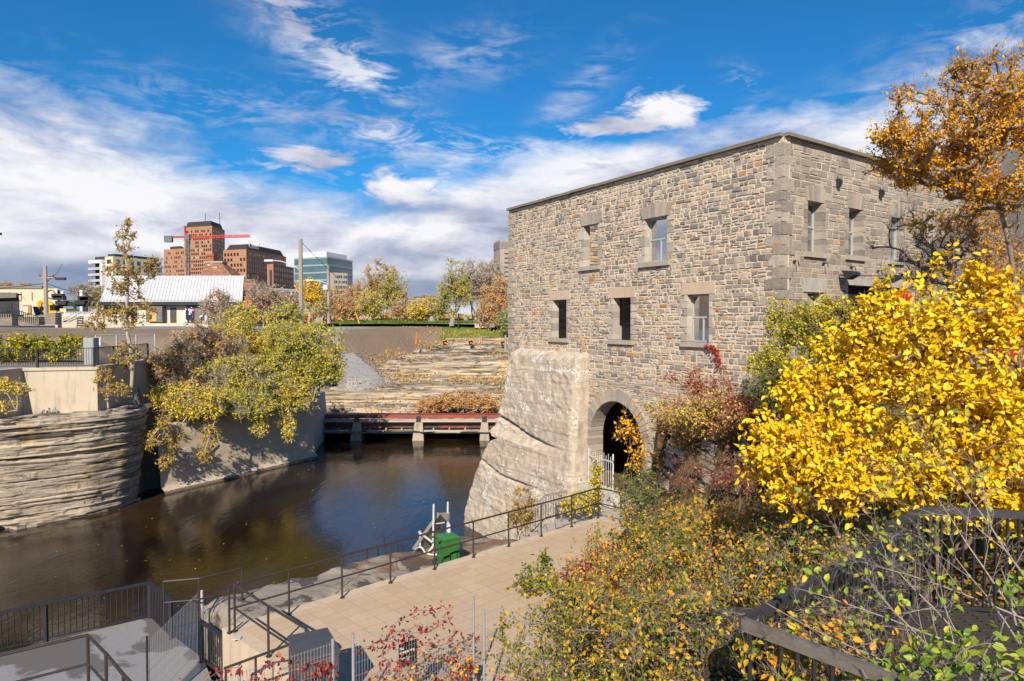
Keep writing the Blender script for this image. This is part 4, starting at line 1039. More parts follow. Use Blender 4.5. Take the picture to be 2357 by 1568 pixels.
o = npmesh('river_ledge', np.stack([X.ravel(), Y.ravel(), Z.ravel()], -1), Fq, LRK); o['kind'] = 'structure'; o['label'] = 'grey limestone ledge between terrace and water'
# ---- pipe rails on the terrace
RUST = M('dark_rail_paint', (.028, .027, .028), (.055, .036, .03), 6, .55, .2, .005, spec=.4)
def lerp2(a, c, t): return (a[0]+(c[0]-a[0])*t, a[1]+(c[1]-a[1])*t)
def piperail(name, label, posts, z, h=1.07, r=.026, mids=(.5,), extra=None, mat=RUST, feet=True, n=7, group=None):
    t = thing(name, label, 'railing', (posts[0][0], posts[0][1], z if not hasattr(z, '__len__') else z[0]), group)
    zz = [z]*len(posts) if not hasattr(z, '__len__') else z
    for (x, y), z_ in zip(posts, zz):
        p = MB().tube([(x, y, z_-.02), (x, y, z_+h)], r, n)
        if feet: p.cyl((x, y, z_), (x, y, z_+.018), .06, 8)
        p.build('post', mat, t)
    MB().tube([(x, y, z_+h) for (x, y), z_ in zip(posts, zz)], r*1.05, n).build('top_rail', mat, t)
    for f in mids: MB().tube([(x, y, z_+h*f) for (x, y), z_ in zip(posts, zz)], r*.85, n).build('mid_rail', mat, t)
    return t
R0, R1 = (-6.29, 15.25), (2.05, 23.1)
pp = [onz(u, v, ZT) for u, v in ((530.6, 1459), (667.6, 1416), (791, 1378.6), (901.7, 1343.6), (1001.6, 1311.3), (1092, 1283.9), (1173.8, 1259), (1249.6, 1235.9), (1317.7, 1213.6))]
d0 = Vector((R1[0]-R0[0], R1[1]-R0[1], 0)).normalized(); nn = Vector((-d0.y, d0.x, 0)); base = Vector((R0[0], R0[1], 0))-nn*.08
posts = [(base+d0*((p-base).dot(d0))) for p in pp]; posts = [(p.x, p.y) for p in posts]+[(3.05, 24.0), (3.75, 23.35)]
piperail('pipe_railing', 'long black pipe railing along the river edge of the terrace', posts, ZT)
z2 = [ZT, ZT, ZT]
rt = piperail('pipe_railing', 'black pipe railing returning over the terrace end wall', [(-6.24, 15.17), (-5.07, 14.02), (-3.97, 12.98)], z2)
t = thing('stair_handrail', 'curved black handrail dropping beside the terrace end wall', 'railing', (-3.95, 12.9, ZT))
mm = MB().tube([(-3.97, 12.98, -5.93), (-3.88, 12.86, -5.95), (-3.92, 12.74, -6.0), (-4.1, 12.72, -6.08), (-5.75, 13.45, -6.95)], .027, 7); mm.build('top_rail', RUST, t)
MB().tube([(-4.1, 12.72, -6.62), (-5.75, 13.45, -7.5)], .022, 7).build('mid_rail', RUST, t)
for x, y, zt in ((-4.1, 12.72, -6.08), (-5.0, 13.12, -6.55), (-5.72, 13.44, -6.93)): MB().tube([(x, y, zt), (x, y, zt-1.3)], .024, 7).build('post', RUST, t)
# stair of the end wall
m_ = MB()
for i in range(8):
    f = i/8; x = -3.9-1.7*f*1.1; y = 12.55+.62*f*1.1; m_.obox((x, y-.35, (ZT-.18*(i+1)-11.4)/2), Vector((.14, -.05, 0)), Vector((.22, .6, 0)), Vector((0,0,(ZT-.18*(i+1)+11.4)/2)))
tag(m_.build('concrete_stair', CONT, None, (-4, 12.5, ZT)), 'concrete stair dropping beside the terrace end wall', 'stair')
piperail('pipe_railing', 'short weathered pipe railing on the river ledge beside the black guard', [(onz(378, 1440, -8.0).x, onz(378, 1440, -8.0).y)]+[(onz(u, v, -8.0).x, onz(u, v, -8.0).y) for u, v in ((460, 1432), (558, 1404))], -7.95, 1.12)
# ---- lower deck
DK = [(-30, 8), (-14.0, 18.75), (-11.16, 21.0), (-9.7, 19.5), (-8.35, 18.25), (-6.62, 15.5), (-3.8, 12.4), (-3.4, 4), (-28, 2)]
q = MB().prism(DK, -11.6, -9.2)
m, nt = nt_new('wet_deck'); b = NB(nt); P = b.world()
n1 = b.noise(P, .45, 5, .55, .3); n2 = b.noise(P, 5, 5, .7); c = b.mix(n2, (.27, .27, .28), (.20, .20, .21)); c = b.mix(b.ramp(n1, [(.5, (0,0,0)), (.53, (1,1,1))]), c, (.12, .115, .115))
b.out(b.pbr(c, .8, 0, b.bump(n2, .2, .01), .3)); struct('lower_deck', q, m, 'grey concrete deck by the river below the terrace')
def guard(name, label, pts, z, h=1.07, rail=(.07, .05), bal=.012, sp=.125, post=(.05, .05), mat=BLK, cat='railing', toprail=True, bottom=.09, railmat=None, group=None, postat=None, toph=None):
    """picket guard: each post a part, rails and pickets as parts"""
    th__ = thing(name, label, cat, (pts[0][0], pts[0][1], z if not hasattr(z, '__len__') else z[0]), group)
    zz = [z]*len(pts) if not hasattr(z, '__len__') else z
    for i in range(len(pts)):
        if postat is None or i in postat:
            x, y = pts[i]; m_ = MB(); m_.box(x-post[0]/2, x+post[0]/2, y-post[0]/2, y+post[0]/2, zz[i]-.02, zz[i]+h-.01); m_.build('post', mat, th__)
    top = MB(); bot = MB(); pk = MB()
    for i in range(len(pts)-1):
        a = Vector((pts[i][0], pts[i][1], zz[i])); c = Vector((pts[i+1][0], pts[i+1][1], zz[i+1])); L = (c-a).length
        up = Vector((0,0,1))
        top.bar(a+up*(h+.001*i), c+up*(h+.001*i), rail[0], rail[1]); bot.bar(a+up*bottom, c+up*bottom, .04, .03)
        k = max(2, int(L/sp))
        for j in range(1, k):
            p = a.lerp(c, j/k); pk.bar(p+up*bottom, p+up*(h-rail[1]/2), bal, bal)
    top.build('handrail', railmat or mat, th__); bot.build('bottom_rail', mat, th__); pk.build('pickets', mat, th__)
    return th__
g1 = [(-24.5, 11.2), (-19.2, 14.9), (-14.0, 18.8), (-12.6, 19.85), (-11.16, 20.85), (-9.85, 19.5)]
guard('black_guard', 'black picket guard round the corner of the lower deck', [(-20.4, 14.4), (-15.1, 17.98), (-13.35, 19.3), (-11.2, 20.85), (-9.85, 19.45)], -9.2, 1.1, (.11, .06), .022, .14, (.09, .09))
guard('black_guard', 'short black picket guard between the mesh panel and the terrace wall', [(-8.35, 18.1), (-7.35, 17.2), (-6.75, 16.2)], -9.2, 1.12, (.10, .06), .022, .13, (.08, .08))
z_ = -6.81
piperail('pipe_railing', 'black pipe railing turning a corner above the lower deck', [(-10.1, 10.55), (-8.85, 11.5), (-7.75, 12.3), (-7.0, 11.6), (-6.3, 10.9), (-5.3, 9.95)], z_, 1.07, .028)
struct('stair_landing', MB().prism([(-10.6, 10.2), (-7.75, 12.4), (-5.2, 9.85), (-6.5, 7.5), (-12, 7.5)], -7.05, z_-.02), DECKC)
# welded mesh
def weldmesh(A, B, z0, z1, z0b=None, z1b=None, sx=.055, sz=.2, r=.0028, mb=None, sag=0, spikes=.03):
    mb = mb or MB(); A = Vector(A); B = Vector(B); L = (B-A).length; n = int(L/sx); z0b = z0 if z0b is None else z0b; z1b = z1 if z1b is None else z1b
    d = (B-A).normalized(); nn = Vector((-d.y, d.x, 0))
    rs = random.Random(int(L*100))
    for i in range(n+1):
        t = i/n; p = A.lerp(B, t); za = z0+(z0b-z0)*t; zb_ = z1+(z1b-z1)*t-sag*math.sin(math.pi*t)
        mb.bar((p.x, p.y, za), (p.x, p.y, zb_+spikes), r*2, r*2)
    m = int((z1-z0)/sz)
    for j in range(m+1):
        f = j/m
        a = Vector((A.x, A.y, z0+(z1-z0)*f)); c = Vector((B.x, B.y, z0b+(z1b-z0b)*f)); pts = [a.lerp(c, k/6)-Vector((0,0,sag*math.sin(math.pi*k/6)*f)) for k in range(7)]
        mb.tube([p+nn*r*2 for p in pts], r*1.1, 4, cap=False)
        if j % 3 == 1: mb.tube([p+nn*(.03)+Vector((0,0,.05)) for p in pts], r*1.1, 4, cap=False)
    return mb
GWD = M('dull_galvanised', (.34, .35, .37), (.26, .27, .29), 6, .5, .1, .003, spec=.4)
fp = [(-5.6, 8.7), (-4.04, 9.96), (-2.9, 10.9), (-2.62, 11.1), (-.72, 12.6), (-.5, 12.05), (1.6, 11.6)]
ft = thing('mesh_fence', 'galvanised welded mesh fence hung with red creeper in front of the terrace', 'fence', (-2.7, 11, ZT))
for i in range(len(fp)-1):
    a, c = fp[i], fp[i+1]
    if i in (2, 4): continue
    weldmesh((a[0], a[1], 0), (c[0], c[1], 0), ZT+.03, -5.23, sx=.052, r=.0024).build('mesh_panel', GWD, ft)
for i, (x, y) in enumerate(fp): MB().tube([(x, y, ZT-.3), (x, y, -5.15)], .024, 7).build('post', GWD, ft)
lp = thing('leaning_panel', 'loose welded mesh panel leaning between the deck and a pale post', 'fence panel', (-8.3, 18.1, -9.2))
MB().tube([(-8.35, 18.2, -9.3), (-8.38, 18.2, -7.28)], .045, 8).build('post', GW, lp)
m_ = weldmesh((-8.45, 18.1, 0), (-8.45, 15.6, 0), -9.15, -7.35, -9.15, -7.45, .075, .25, .0026); m_.build('mesh', GWD, lp)
MB().tube([(-8.45, 15.58, -9.2), (-8.45, 15.58, -7.3)], .022, 6).build('frame', BLK, lp)
# sign
def text(body, size, loc, rot, mat, name, parent, ex=.004, bold=0.0, align='LEFT'):
    cu = bpy.data.curves.new(name, 'FONT'); cu.body = body; cu.size = size; cu.extrude = ex; cu.offset = bold; cu.align_x = align; cu.space_line = .95
    tmp = bpy.data.objects.new(name, cu); COL.objects.link(tmp); bpy.context.view_layer.update()
    me = bpy.data.meshes.new_from_object(tmp.evaluated_get(bpy.context.evaluated_depsgraph_get())); bpy.data.objects.remove(tmp)
    me.materials.clear(); me.materials.append(mat); o = bpy.data.objects.new(name, me); COL.objects.link(o)
    po = Vector(parent['_o']); o.parent = parent; o.location = Vector(loc)-po; o.rotation_euler = rot; return o
WHT = M('sign_white', (.80, .80, .79), (.74, .74, .73), 5, .5, 0)
SBL = M('sign_black', (.012, .012, .022), (.02, .02, .03), 5, .35, 0)
fd = Vector((fp[4][0]-fp[3][0], fp[4][1]-fp[3][1], 0)).normalized(); fn = Vector((fd.y, -fd.x, 0))
sc_ = onpl(940, 1505, Vector((fp[3][0], fp[3][1], 0)), fn)
sg = thing('warning_sign', 'black sign with white lettering wired to the mesh fence', 'sign', tuple(sc_))
m_ = MB(); sw, sh = .185, .21
def rr(w, h, r, n=5):
    return [(sx*(w-r)+r*math.cos(a), sz*(h-r)+r*math.sin(a)) for sx, sz, a0 in ((1, 1, 0), (-1, 1, 90), (-1, -1, 180), (1, -1, 270)) for a in [math.radians(a0+90*k/n) for k in range(n+1)]]
m_.extr([sc_+fd*x+Vector((0,0,z))-fn*.012 for x, z in rr(sw, sh, .025)], -fn*.004); m_.build('board', SBL, sg)
rz = (math.pi/2, 0, math.atan2(fd.y, fd.x))
text('No\ntrespassing', .068, sc_-fd*.165+Vector((0,0,.095))-fn*.0105, rz, WHT, 'lettering', sg, .001, .0012)
text('Passage\ninterdit', .068, sc_-fd*.165+Vector((0,0,-.075))-fn*.0105, rz, WHT, 'lettering', sg, .001, .0012)
# utility cabinet
CAB = M('cabinet_grey', (.085, .085, .095), (.06, .062, .07), 3, .55, .1, .003, spec=.4)
cb = thing('utility_cabinet', 'dark grey metal utility cabinet behind the creeper fence', 'cabinet', (-3.75, 12.6, ZT))
cx0 = onz(735, 1568, ZT); cc = Vector((-3.35, 12.95, 0)); ca = Vector((.80, -.60, 0)); cbv = Vector((.60, .80, 0))
k = [onz(u, v, -5.8) for u, v in ((671, 1466), (745, 1444), (800-30, 1488), (700, 1516))]
cc = sum(k, Vector())/4; ca = (k[2]-k[1])/2; cbv = (k[1]-k[0])/2; 
ca = Vector((ca.x, ca.y, 0)).normalized()*.48; cbv = Vector((-ca.y, ca.x, 0)).normalized()*.34
MB().obox((cc.x, cc.y, ZT+.56), ca, cbv, Vector((0,0,.56))).build('body', CAB, cb)
MB().obox((cc.x, cc.y, ZT+1.155), ca*1.05, cbv*1.07, Vector((0,0,.03))).build('lid', CAB, cb)
for s_ in (-1, 1):
    m_ = MB(); c = cc-cbv*1.015+ca*(.5*s_); m_.obox((c.x, c.y, ZT+.56), ca*.46, cbv*.012/.34, Vector((0,0,.5))); dd_ = m_.build('door', CAB, cb)
    m_ = MB(); c = cc-cbv*1.07+ca*(.08*s_); m_.obox((c.x, c.y, ZT+.6), ca*.03, cbv*.03, Vector((0,0,.08))); m_.build('handle', BLK, dd_)
MB().add([tuple(onz(u, v, ZT+.012)) for u, v in ((934*.575+0, 1462), (562, 1459), (551, 1470), (527, 1471))], [(3, 2, 1, 0)]) if False else None
pl = MB(); pq = [onz(u, v, ZT) for u, v in ((538, 1467), (557, 1465), (553, 1473), (532, 1474))]; pl.prism([(p.x, p.y) for p in pq], ZT+.002, ZT+.02)
tag(pl.build('metal_plate', GW, None, tuple(pq[0])), 'small pale metal plate lying on the terrace corner', 'plate')
# ---- wheeled bin
GRN = M('bin_green', (.05, .19, .045), (.04, .15, .04), 3, .45, .05, .002, spec=.4)
bp = onz(1030, 1306, -7.75); bn = thing('wheelie_bin', 'green wheeled bin on the wet ledge behind the railing', 'bin', (bp.x, bp.y, -7.75))
bx = Vector((.84, .54, 0)).normalized(); by = Vector((-bx.y, bx.x, 0))
def frus(mb, c, hx0, hy0, hx1, hy1, z0, z1):
    c = Vector(c); V = []
    for hx, hy, z in ((hx0, hy0, z0), (hx1, hy1, z1)):
        for i, j in ((-1, -1), (1, -1), (1, 1), (-1, 1)): p = c+bx*hx*i*.9+by*hy*j*.9; V.append((p.x, p.y, z))
    return mb.add(V, [(0,3,2,1),(4,5,6,7),(0,1,5,4),(1,2,6,5),(2,3,7,6),(3,0,4,7)])
zb0 = -7.75
m_ = MB(); frus(m_, (bp.x, bp.y, 0), .24, .24, .31, .30, zb0+.05, zb0+.66); frus(m_, (bp.x, bp.y, 0), .315, .305, .335, .325, zb0+.66, zb0+.95)
c = Vector((bp.x, bp.y, 0))-by*.28+bx*.04; m_.obox((c.x, c.y, zb0+.34), bx*.10, by*.05, Vector((0,0,.28)))
for s_ in (.17, .24): c = Vector((bp.x, bp.y, 0))-by*.275+bx*s_; m_.obox((c.x, c.y, zb0+.32), bx*.018, by*.035, Vector((0,0,.26)))
m_.build('body', GRN, bn)
m_ = MB(); frus(m_, (bp.x, bp.y, 0), .36, .35, .36, .35, zb0+.955, zb0+.99); frus(m_, (bp.x, bp.y, 0), .32, .30, .24, .22, zb0+.99, zb0+1.05)
for s_ in (-1, 1): c = Vector((bp.x, bp.y, 0))-bx*.40+by*.2*s_; m_.obox((c.x, c.y, zb0+.98), bx*.05, by*.05, Vector((0,0,.02)))
MBH = m_; m_.build('lid', GRN, bn)
for s_ in (-1, 1):
    c = Vector((bp.x, bp.y, zb0+.13))-bx*.24+by*.29*s_; wh = MB().cyl(c-by*.03, c+by*.03, .13, 18).build('wheel', BLK, bn)
    MB().cyl(c-by*.036, c+by*.036, .05, 10).build('hub', CAB, wh)
# ---- water screen with white hoses
STL = M('stainless', (.42, .41, .39), (.33, .31, .28), 4, .4, .1, .003, metal=.6)
PVC = M('white_pvc', (.82, .82, .80), (.76, .76, .74), 3, .35, 0)
ws_ = thing('intake_screen', 'folded stainless steel screen chute on props at the water edge', 'screen', tuple(onz(975, 1270, -7.9)))
def q2(x, y, D):  # from the enlarged detail of the photograph, at depth D
    return at((1600+x/4.48)/1.738, (1950+y/4.48)/1.738, D)
m_ = MB(); a = q2(700, 460, 22.9); b2 = q2(890, 440, 23.3); c2 = q2(560, 1050, 23.6); d2 = q2(240, 1110, 23.0); m_.extr([a, b2, c2, d2], Vector((.01, .03, -.03)))
m_.build('chute', STL, ws_)
m_ = MB(); m_.bar(a, d2, .03, .11); m_.build('side_plate', STL, ws_)
m_ = MB(); m_.extr([a, b2, q2(875, 640, 22.7), q2(845, 620, 22.6)], Vector((.01, .02, -.02))); m_.build('hood', STL, ws_)
for (x0, y0, x1, y1, D) in ((605, 300, 590, 1220, 22.6), (858, 260, 850, 900, 23.2), (358, 780, 362, 1050, 23.0)):
    MB().bar(q2(x0, y0, D), q2(x1, y1, D), .055, .055).build('prop', GW, ws_)
MB().bar(q2(335, 795, 22.7), q2(585, 985, 22.5), .05, .05).build('strut', GW, ws_); MB().bar(q2(570, 660, 22.8), q2(800, 630, 22.9), .03, .03).build('strut', GW, ws_)
def smooth(pts, n=6):
    pts = [Vector(p) for p in pts]; o = []
    for i in range(len(pts)-1):
        p0, p1, p2, p3 = pts[max(i-1, 0)], pts[i], pts[i+1], pts[min(i+2, len(pts)-1)]
        for k in range(n):
            t = k/n; o.append(.5*((2*p1)+(p2-p0)*t+(2*p0-5*p1+4*p2-p3)*t*t+(3*p1-p0-3*p2+p3)*t**3))
    return o+[pts[-1]]
hs = thing('white_hose', 'white hose and pipe looping between the screen and the green bin', 'hose', tuple(q2(880, 950, 21.6)))
MB().tube(smooth([q2(879, 960, 21.3), q2(882, 760, 21.5), q2(884, 690, 21.8), q2(860, 640, 22.2)]), .045, 10).build('pipe', PVC, hs)
MB().tube(smooth([q2(790, 880, 22.2), q2(700, 880, 22.3), q2(640, 960, 22.3), q2(560, 1090, 22.4), q2(500, 1165, 22.5)]), .026, 8).build('hose', PVC, hs)
MB().tube(smooth([q2(280, 1110, 22.9), q2(350, 1070, 22.6), q2(400, 1090, 22.6), q2(450, 1165, 22.4), q2(560, 1205, 22.1), q2(720, 1205, 21.9)]), .026, 8).build('hose', PVC, hs)
# rusty pegs by the water
for i, (u, v, h) in enumerate(((891, 1283, .72), (845, 1290, .35), (870, 1281, .3), (915, 1279, .4), (926, 1277, .38))):
    p = onz(u, v, -7.95); m_ = MB(); m_.tube([p-Vector((0,0,.1)), p+Vector((-.12*(i == 0), 0, h))], .03, 6)
    tag(m_.build('iron_peg', IRON, None, tuple(p)), 'rusty iron peg sticking out of the ledge by the water', 'peg', 'rusty pegs by the water')
# ---- steps and wooden handrail below the pier
CS = con('step_concrete', (.46, .42, .38), (.36, .33, .30), 2, .2)
m_ = MB()
for i in range(5):
    x = .35+.32*i; m_.box(x, x+.32+(.9 if i == 4 else 0), 24.55, 25.95, -11, -8.45+.17*(i+1))
tag(m_.build('concrete_steps', CS, None, (.35, 24.5, -8.5)), 'grey concrete steps between the terrace and the foot of the pier', 'steps')
WD = M('weathered_wood', (.36, .31, .27), (.24, .20, .175), 5, .85, .6, .01, stretch=(.4, 4, 4))
hr = thing('wooden_handrail', 'weathered wooden handrail with black pickets beside the pier steps', 'railing', (.5, 26, -8.4))
A0 = at(1209, 1190, 26); B0 = at(1256, 1141, 26.1); C0 = at(1304, 1131, 26.6)
for a, c in ((A0, B0), (B0, C0)): MB().bar(a, c, .13, .06).build('handrail', WD, hr)
m_ = MB()
for a, c, n in ((A0, B0, 8), (B0, C0, 8)):
    for i in range(n+1): p = a.lerp(c, i/n); m_.bar(p, p-Vector((0,0,.9)), .02, .02)
    m_.bar(a-Vector((0,0,.85)), c-Vector((0,0,.851)), .03, .03)
m_.build('pickets', BLK, hr)
struct('gate_path', MB().prism([(1.9, 24.4), (3.2, 24.5), (4.8, 26.3), (3.4, 29.5), (1.8, 28.2)], -11, -7.55), CS)
# ---- near platform with timber capped guard
RT = M('grey_painted_rail', (.055, .055, .06), (.038, .038, .042), 5, .65, .3, .004, spots=((.30, .25, .21), 5, .62), stretch=(1, 3, 3))
RTW = M('worn_rail', (.20, .175, .155), (.12, .10, .09), 5, .8, .4, .006, spots=((.07, .07, .075), 4, .55), stretch=(3, 1, 3))
def nearguard(name, label, pts, drop, mats, sp=.115):
    t = thing(name, label, 'railing', (pts[0][0], pts[0][1], pts[0][2]-drop))
    for i in range(len(pts)-1):
        a, c = Vector(pts[i]), Vector(pts[i+1]); MB().bar(a, c+(c-a).normalized()*.02, .045+.001*i, .085).build('handrail', mats[i], t)
        m_ = MB(); k = int((c-a).length/sp)
        for j in range(k+1): p = a.lerp(c, (j+.5)/(k+1)); m_.bar(p-Vector((0,0,.05)), p-Vector((0,0,drop)), .022, .022)
        m_.bar(a-Vector((0,0,drop)), c-Vector((0,0,drop)), .04, .04)
        m_.build('pickets', BLK, t)
    return t
nearguard('stair_guard', 'dark guard with worn wooden cap turning a sharp corner in the bushes', [(4.1, 7.15, -2.25), (2.9, 5.9, -2.14), (1.6, 4.67, -2.1), (2.25, 3.9, -2.1), (3.0, 3.0, -2.1)], 1.05, [RT, RT, RTW, RTW])
nearguard('stair_guard', 'dark guard bending over the upper landing behind the yellow leaves', [(3.85, 6.95, -2.12), (4.55, 7.45, -2.08), (5.9, 7.15, -2.08), (7.6, 6.8, -2.08)], 1.05, [RT, RT, RT])
GRT = M('dark_grating', (.03, .03, .032), (.05, .04, .035), 10, .7, .3, .01)
m_ = MB()
for i in range(60): y = 3.0+i*.075; m_.bar((1.7+max(0, 4.6-y)*.8, y, -3.17), (8, y, -3.17), .012, .03)
for i in range(34): x = 1.9+i*.18; m_.bar((x, 2.9, -3.175), (x, 7.4, -3.175), .012, .02)
pf = thing('stair_platform', 'dark open steel grating platform in the lower right corner', 'platform', (4, 5, -3.2)); m_.build('grating', GRT, pf)
m_ = MB(); m_.bar((1.65, 4.67, -3.26), (2.9, 5.9, -3.26), .06, .16); m_.bar((2.9, 5.9, -3.26), (4.5, 7.5, -3.26), .06, .16)
for x, y in ((1.7, 4.7), (4.5, 7.4), (7.5, 6.8), (4, 3)): m_.bar((x, y, -3.3), (x, y, -8), .12, .12)
m_.build('steel_frame', BLK, pf)
# ================================================================== far buildings and street things
GLD = M('dark_window', (.03, .035, .045), (.02, .022, .03), 3, .15, 0, spec=.8)
GLB = M('blind_window', (.36, .31, .25), (.28, .25, .21), 3, .5, 0)
BRK = M('brown_precast', (.42, .205, .115), (.36, .18, .10), .05, .9, 0)
ROOFD = M('charcoal_roof', (.045, .042, .048), (.035, .033, .04), .1, .7, 0)
WHB = M('white_panel', (.74, .75, .76), (.66, .67, .69), .1, .7, 0)
CRM = M('cream_panel', (.66, .58, .40), (.58, .50, .35), .1, .8, 0)
BEI = M('beige_precast', (.44, .39, .34), (.38, .34, .30), .1, .9, 0)
TEAL = M('teal_glass', (.12, .20, .235), (.07, .13, .165), .3, .12, 0, spec=.9)
def face(a, c, z0, z1, cols, rows, wf, hf, mz=(.03, .03), mx=.02):
    """window rectangles over the wall from a to c"""
    out = []; d = c-a
    for j in range(rows):
        zb = z0+(z1-z0)*(mz[0]+(1-mz[0]-mz[1])*(j+.5-hf/2)/rows); zt = z0+(z1-z0)*(mz[0]+(1-mz[0]-mz[1])*(j+.5+hf/2)/rows)
        for i in range(cols):
            f0 = mx+(1-2*mx)*(i+.5-wf/2)/cols; f1 = mx+(1-2*mx)*(i+.5+wf/2)/cols
            out.append((a+d*f0, a+d*f1, zb, zt))
    return out
def windows(parent, rects, out_n, blind=.25, seed=1, name='window', glass=None, th=.15, most=100):
    """highest rows first as separate parts, the remainder as one"""
    rs = random.Random(seed); rects = sorted(rects, key=lambda r: -r[2]); rest = MB()
    for k, (a, c, zb, zt) in enumerate(rects):
        n = out_n if not callable(out_n) else out_n(a, c)
        mb = MB() if k < most else rest
        cc = (a+c)/2+n*(th*.5); mb.obox((cc.x, cc.y, (zb+zt)/2), (c-a)/2, n*th*.5, Vector((0,0,(zt-zb)/2)), .99 if rs.random() < blind else .01)
        if k < most:
            mb.t = [.5]*len(mb.t); mb.build(name, GLB if rs.random() < blind else (glass or GLD), parent)
    if rest.v: o = rest.build(name, GMIX if glass is None else glass, parent); o['kind'] = 'stuff'
GMIX = MT('window_mix', [(0, (.03, .035, .045)), (.5, (.36, .31, .25))], .3, 0, interp='CONSTANT', dirt=0)
def plan(uL, dL, uC, dC, uR, dR):
    f = lambda u, d: Vector((at(u, 700, d).x, d, 0))
    L, C, Rr = f(uL, dL), f(uC, dC), f(uR, dR); return L, C, Rr, L+Rr-C
def block(parent, q, z0, z1, mat, name='wall'):
    return MB().prism([(p.x, p.y) for p in q], z0, z1).build(name, mat, parent)
def outn(q):
    cen = (q[0]+q[1]+q[2]+q[3])/4
    def f(a, c):
        d = (c-a).normalized(); n = Vector((d.y, -d.x, 0)); return n if ((a+c)/2-cen).dot(n) > 0 else -n
    return f
def frustum(parent, q, z0, z1, ins0, ins1, mat, name='penthouse'):
    cen = sum(q, Vector())/4; lo = [cen+(p-cen)*ins0 for p in q]; hi = [cen+(p-cen)*ins1 for p in q]
    m = MB(); m.add([(p.x, p.y, z0) for p in lo]+[(p.x, p.y, z1) for p in hi], [(0,1,2,3),(7,6,5,4),(0,4,5,1),(1,5,6,2),(2,6,7,3),(3,7,4,0)]); return m.build(name, mat, parent)
def zv(v, D): return at(1178, v, D).z
# brown office tower
q = plan(425.9, 612, 490.3, 600, 519.3, 628); zt = zv(519.9, 600); L, C, Rr, K = [Vector(p) for p in q]
t = thing('office_tower', 'tall brown office tower with black roof box behind the crane', 'tower', (C.x, C.y, -2)); block(t, (L, C, Rr, K), -2, zt, BRK)
frustum(t, (L, C, Rr, K), zt, zv(508.9, 600)+.8, .92, .80, ROOFD)
windows(t, face(L, C, 5, zt, 13, 22, .62, .58)+face(C, Rr, 5, zt, 8, 22, .5, .58), outn(q), .35, 3)
MB().tube([(C.x-12, C.y+14, zt), (C.x-12, C.y+14, zt+13)], .25, 4).build('antenna', ROOFD, t); MB().tube([(C.x, C.y+16, zt), (C.x, C.y+16, zt+14)], .25, 4).build('antenna', ROOFD, t)
q = plan(378.9, 640, 426.5, 628, 440, 660); zt = zv(574.8, 640); L, C, Rr, K = q
t = thing('office_block', 'lower brown office wing left of the tall tower', 'office block', (C.x, C.y, -2)); block(t, q, -2, zt, BRK)
windows(t, face(L, C, 5, zt, 12, 14, .6, .5), outn(q), .35, 4); frustum(t, q, zt, zt+3.2, .55, .52, ROOFD)
# block with the country wordmark on its roof box
q = plan(515.1, 508, 568.3, 500, 659.4, 560); L, C, Rr, K = q; zt = zv(573.7, 500)
t = thing('office_block', 'broad brown office block with white lettering on its black roof', 'office block', (C.x, C.y, -2)); block(t, q, -2, zt, BRK)
windows(t, face(L, C, 2, zt, 7, 12, .55, .55)+face(C, Rr, 2, zt, 18, 12, .5, .55), outn(q), .3, 5)
zp = zv(559.5, 500); pent = frustum(t, q, zt, zp, .93, .80, ROOFD)
cen = sum(q, Vector())/4; dR_ = (Rr-C).normalized(); nR_ = Vector((dR_.y, -dR_.x, 0))
lo, hi = cen+(C-cen)*.93, cen+(C-cen)*.80; bpz = (zt+zp)/2; tp = hi.lerp(lo, .68)+dR_*1.0+nR_*.7
wm = text('Canada', 4.6, Vector((tp.x, tp.y, zt+(zp-zt)*.38)), (math.pi/2, 0, math.atan2(dR_.y, dR_.x)), WHT, 'lettering', t, .15, .10)
RDM = M('flag_red', (.6, .03, .03), None, 3, .6, 0)
fp_ = tp+dR_*15.3; m_ = MB(); m_.obox((fp_.x-.0, fp_.y, zt+(zp-zt)*.38+4.2), dR_*.45, nR_*.1, Vector((0,0,.5))); m_.build('red_flag', RDM, t)
q = plan(615.5, 470, 630, 466, 677, 500); L, C, Rr, K = q; zt = zv(608, 468)
t = thing('office_block', 'small brown office block between the lettered block and the glass one', 'office block', (C.x, C.y, -2)); block(t, q, -2, zt, BRK)
windows(t, face(C, Rr, 2, zt, 11, 9, .5, .55)+[(L+(C-L)*.4, L+(C-L)*.8, 4, zt-4)], outn(q), .2, 6)
# teal glass office
q = plan(678.4, 432, 753.9, 420, 812, 450); L, C, Rr, K = q; zt = zv(590.5, 420)
t = thing('glass_office', 'teal glass office block with white roof box', 'office block', (C.x, C.y, -2)); block(t, q, -2, zt, TEAL)
SPN = M('spandrel', (.28, .38, .40), (.22, .31, .33), .1, .3, 0)
for k in range(9):
    z = zt-(zt+2)*(k+.12)/9
    m_ = MB()
    for a, c in ((L, C), (C, Rr)):
        n = outn(q)(a, c); cc = (a+c)/2+n*(.1 if a is L else .12); m_.obox((cc.x, cc.y, z), (c-a)/2, n*.1, Vector((0,0,.55)))
    m_.build('floor_band', SPN, t)
frustum(t, q, zt, zv(578, 420), .8, .8, WHB); frustum(t, q, zv(578, 420), zv(577, 420)+.6, .45, .45, WHB, 'roof_plant')
q = plan(760, 400, 768, 396, 800, 402); L, C, Rr, K = q; zt = zv(628, 398)
t = thing('office_block', 'low pink beige office block in front of the glass one', 'office block', (C.x, C.y, -2)); block(t, q, -2, zt, BEI); windows(t, face(C, Rr, 2, zt, 8, 8, .6, .5), outn(q), .2, 7)
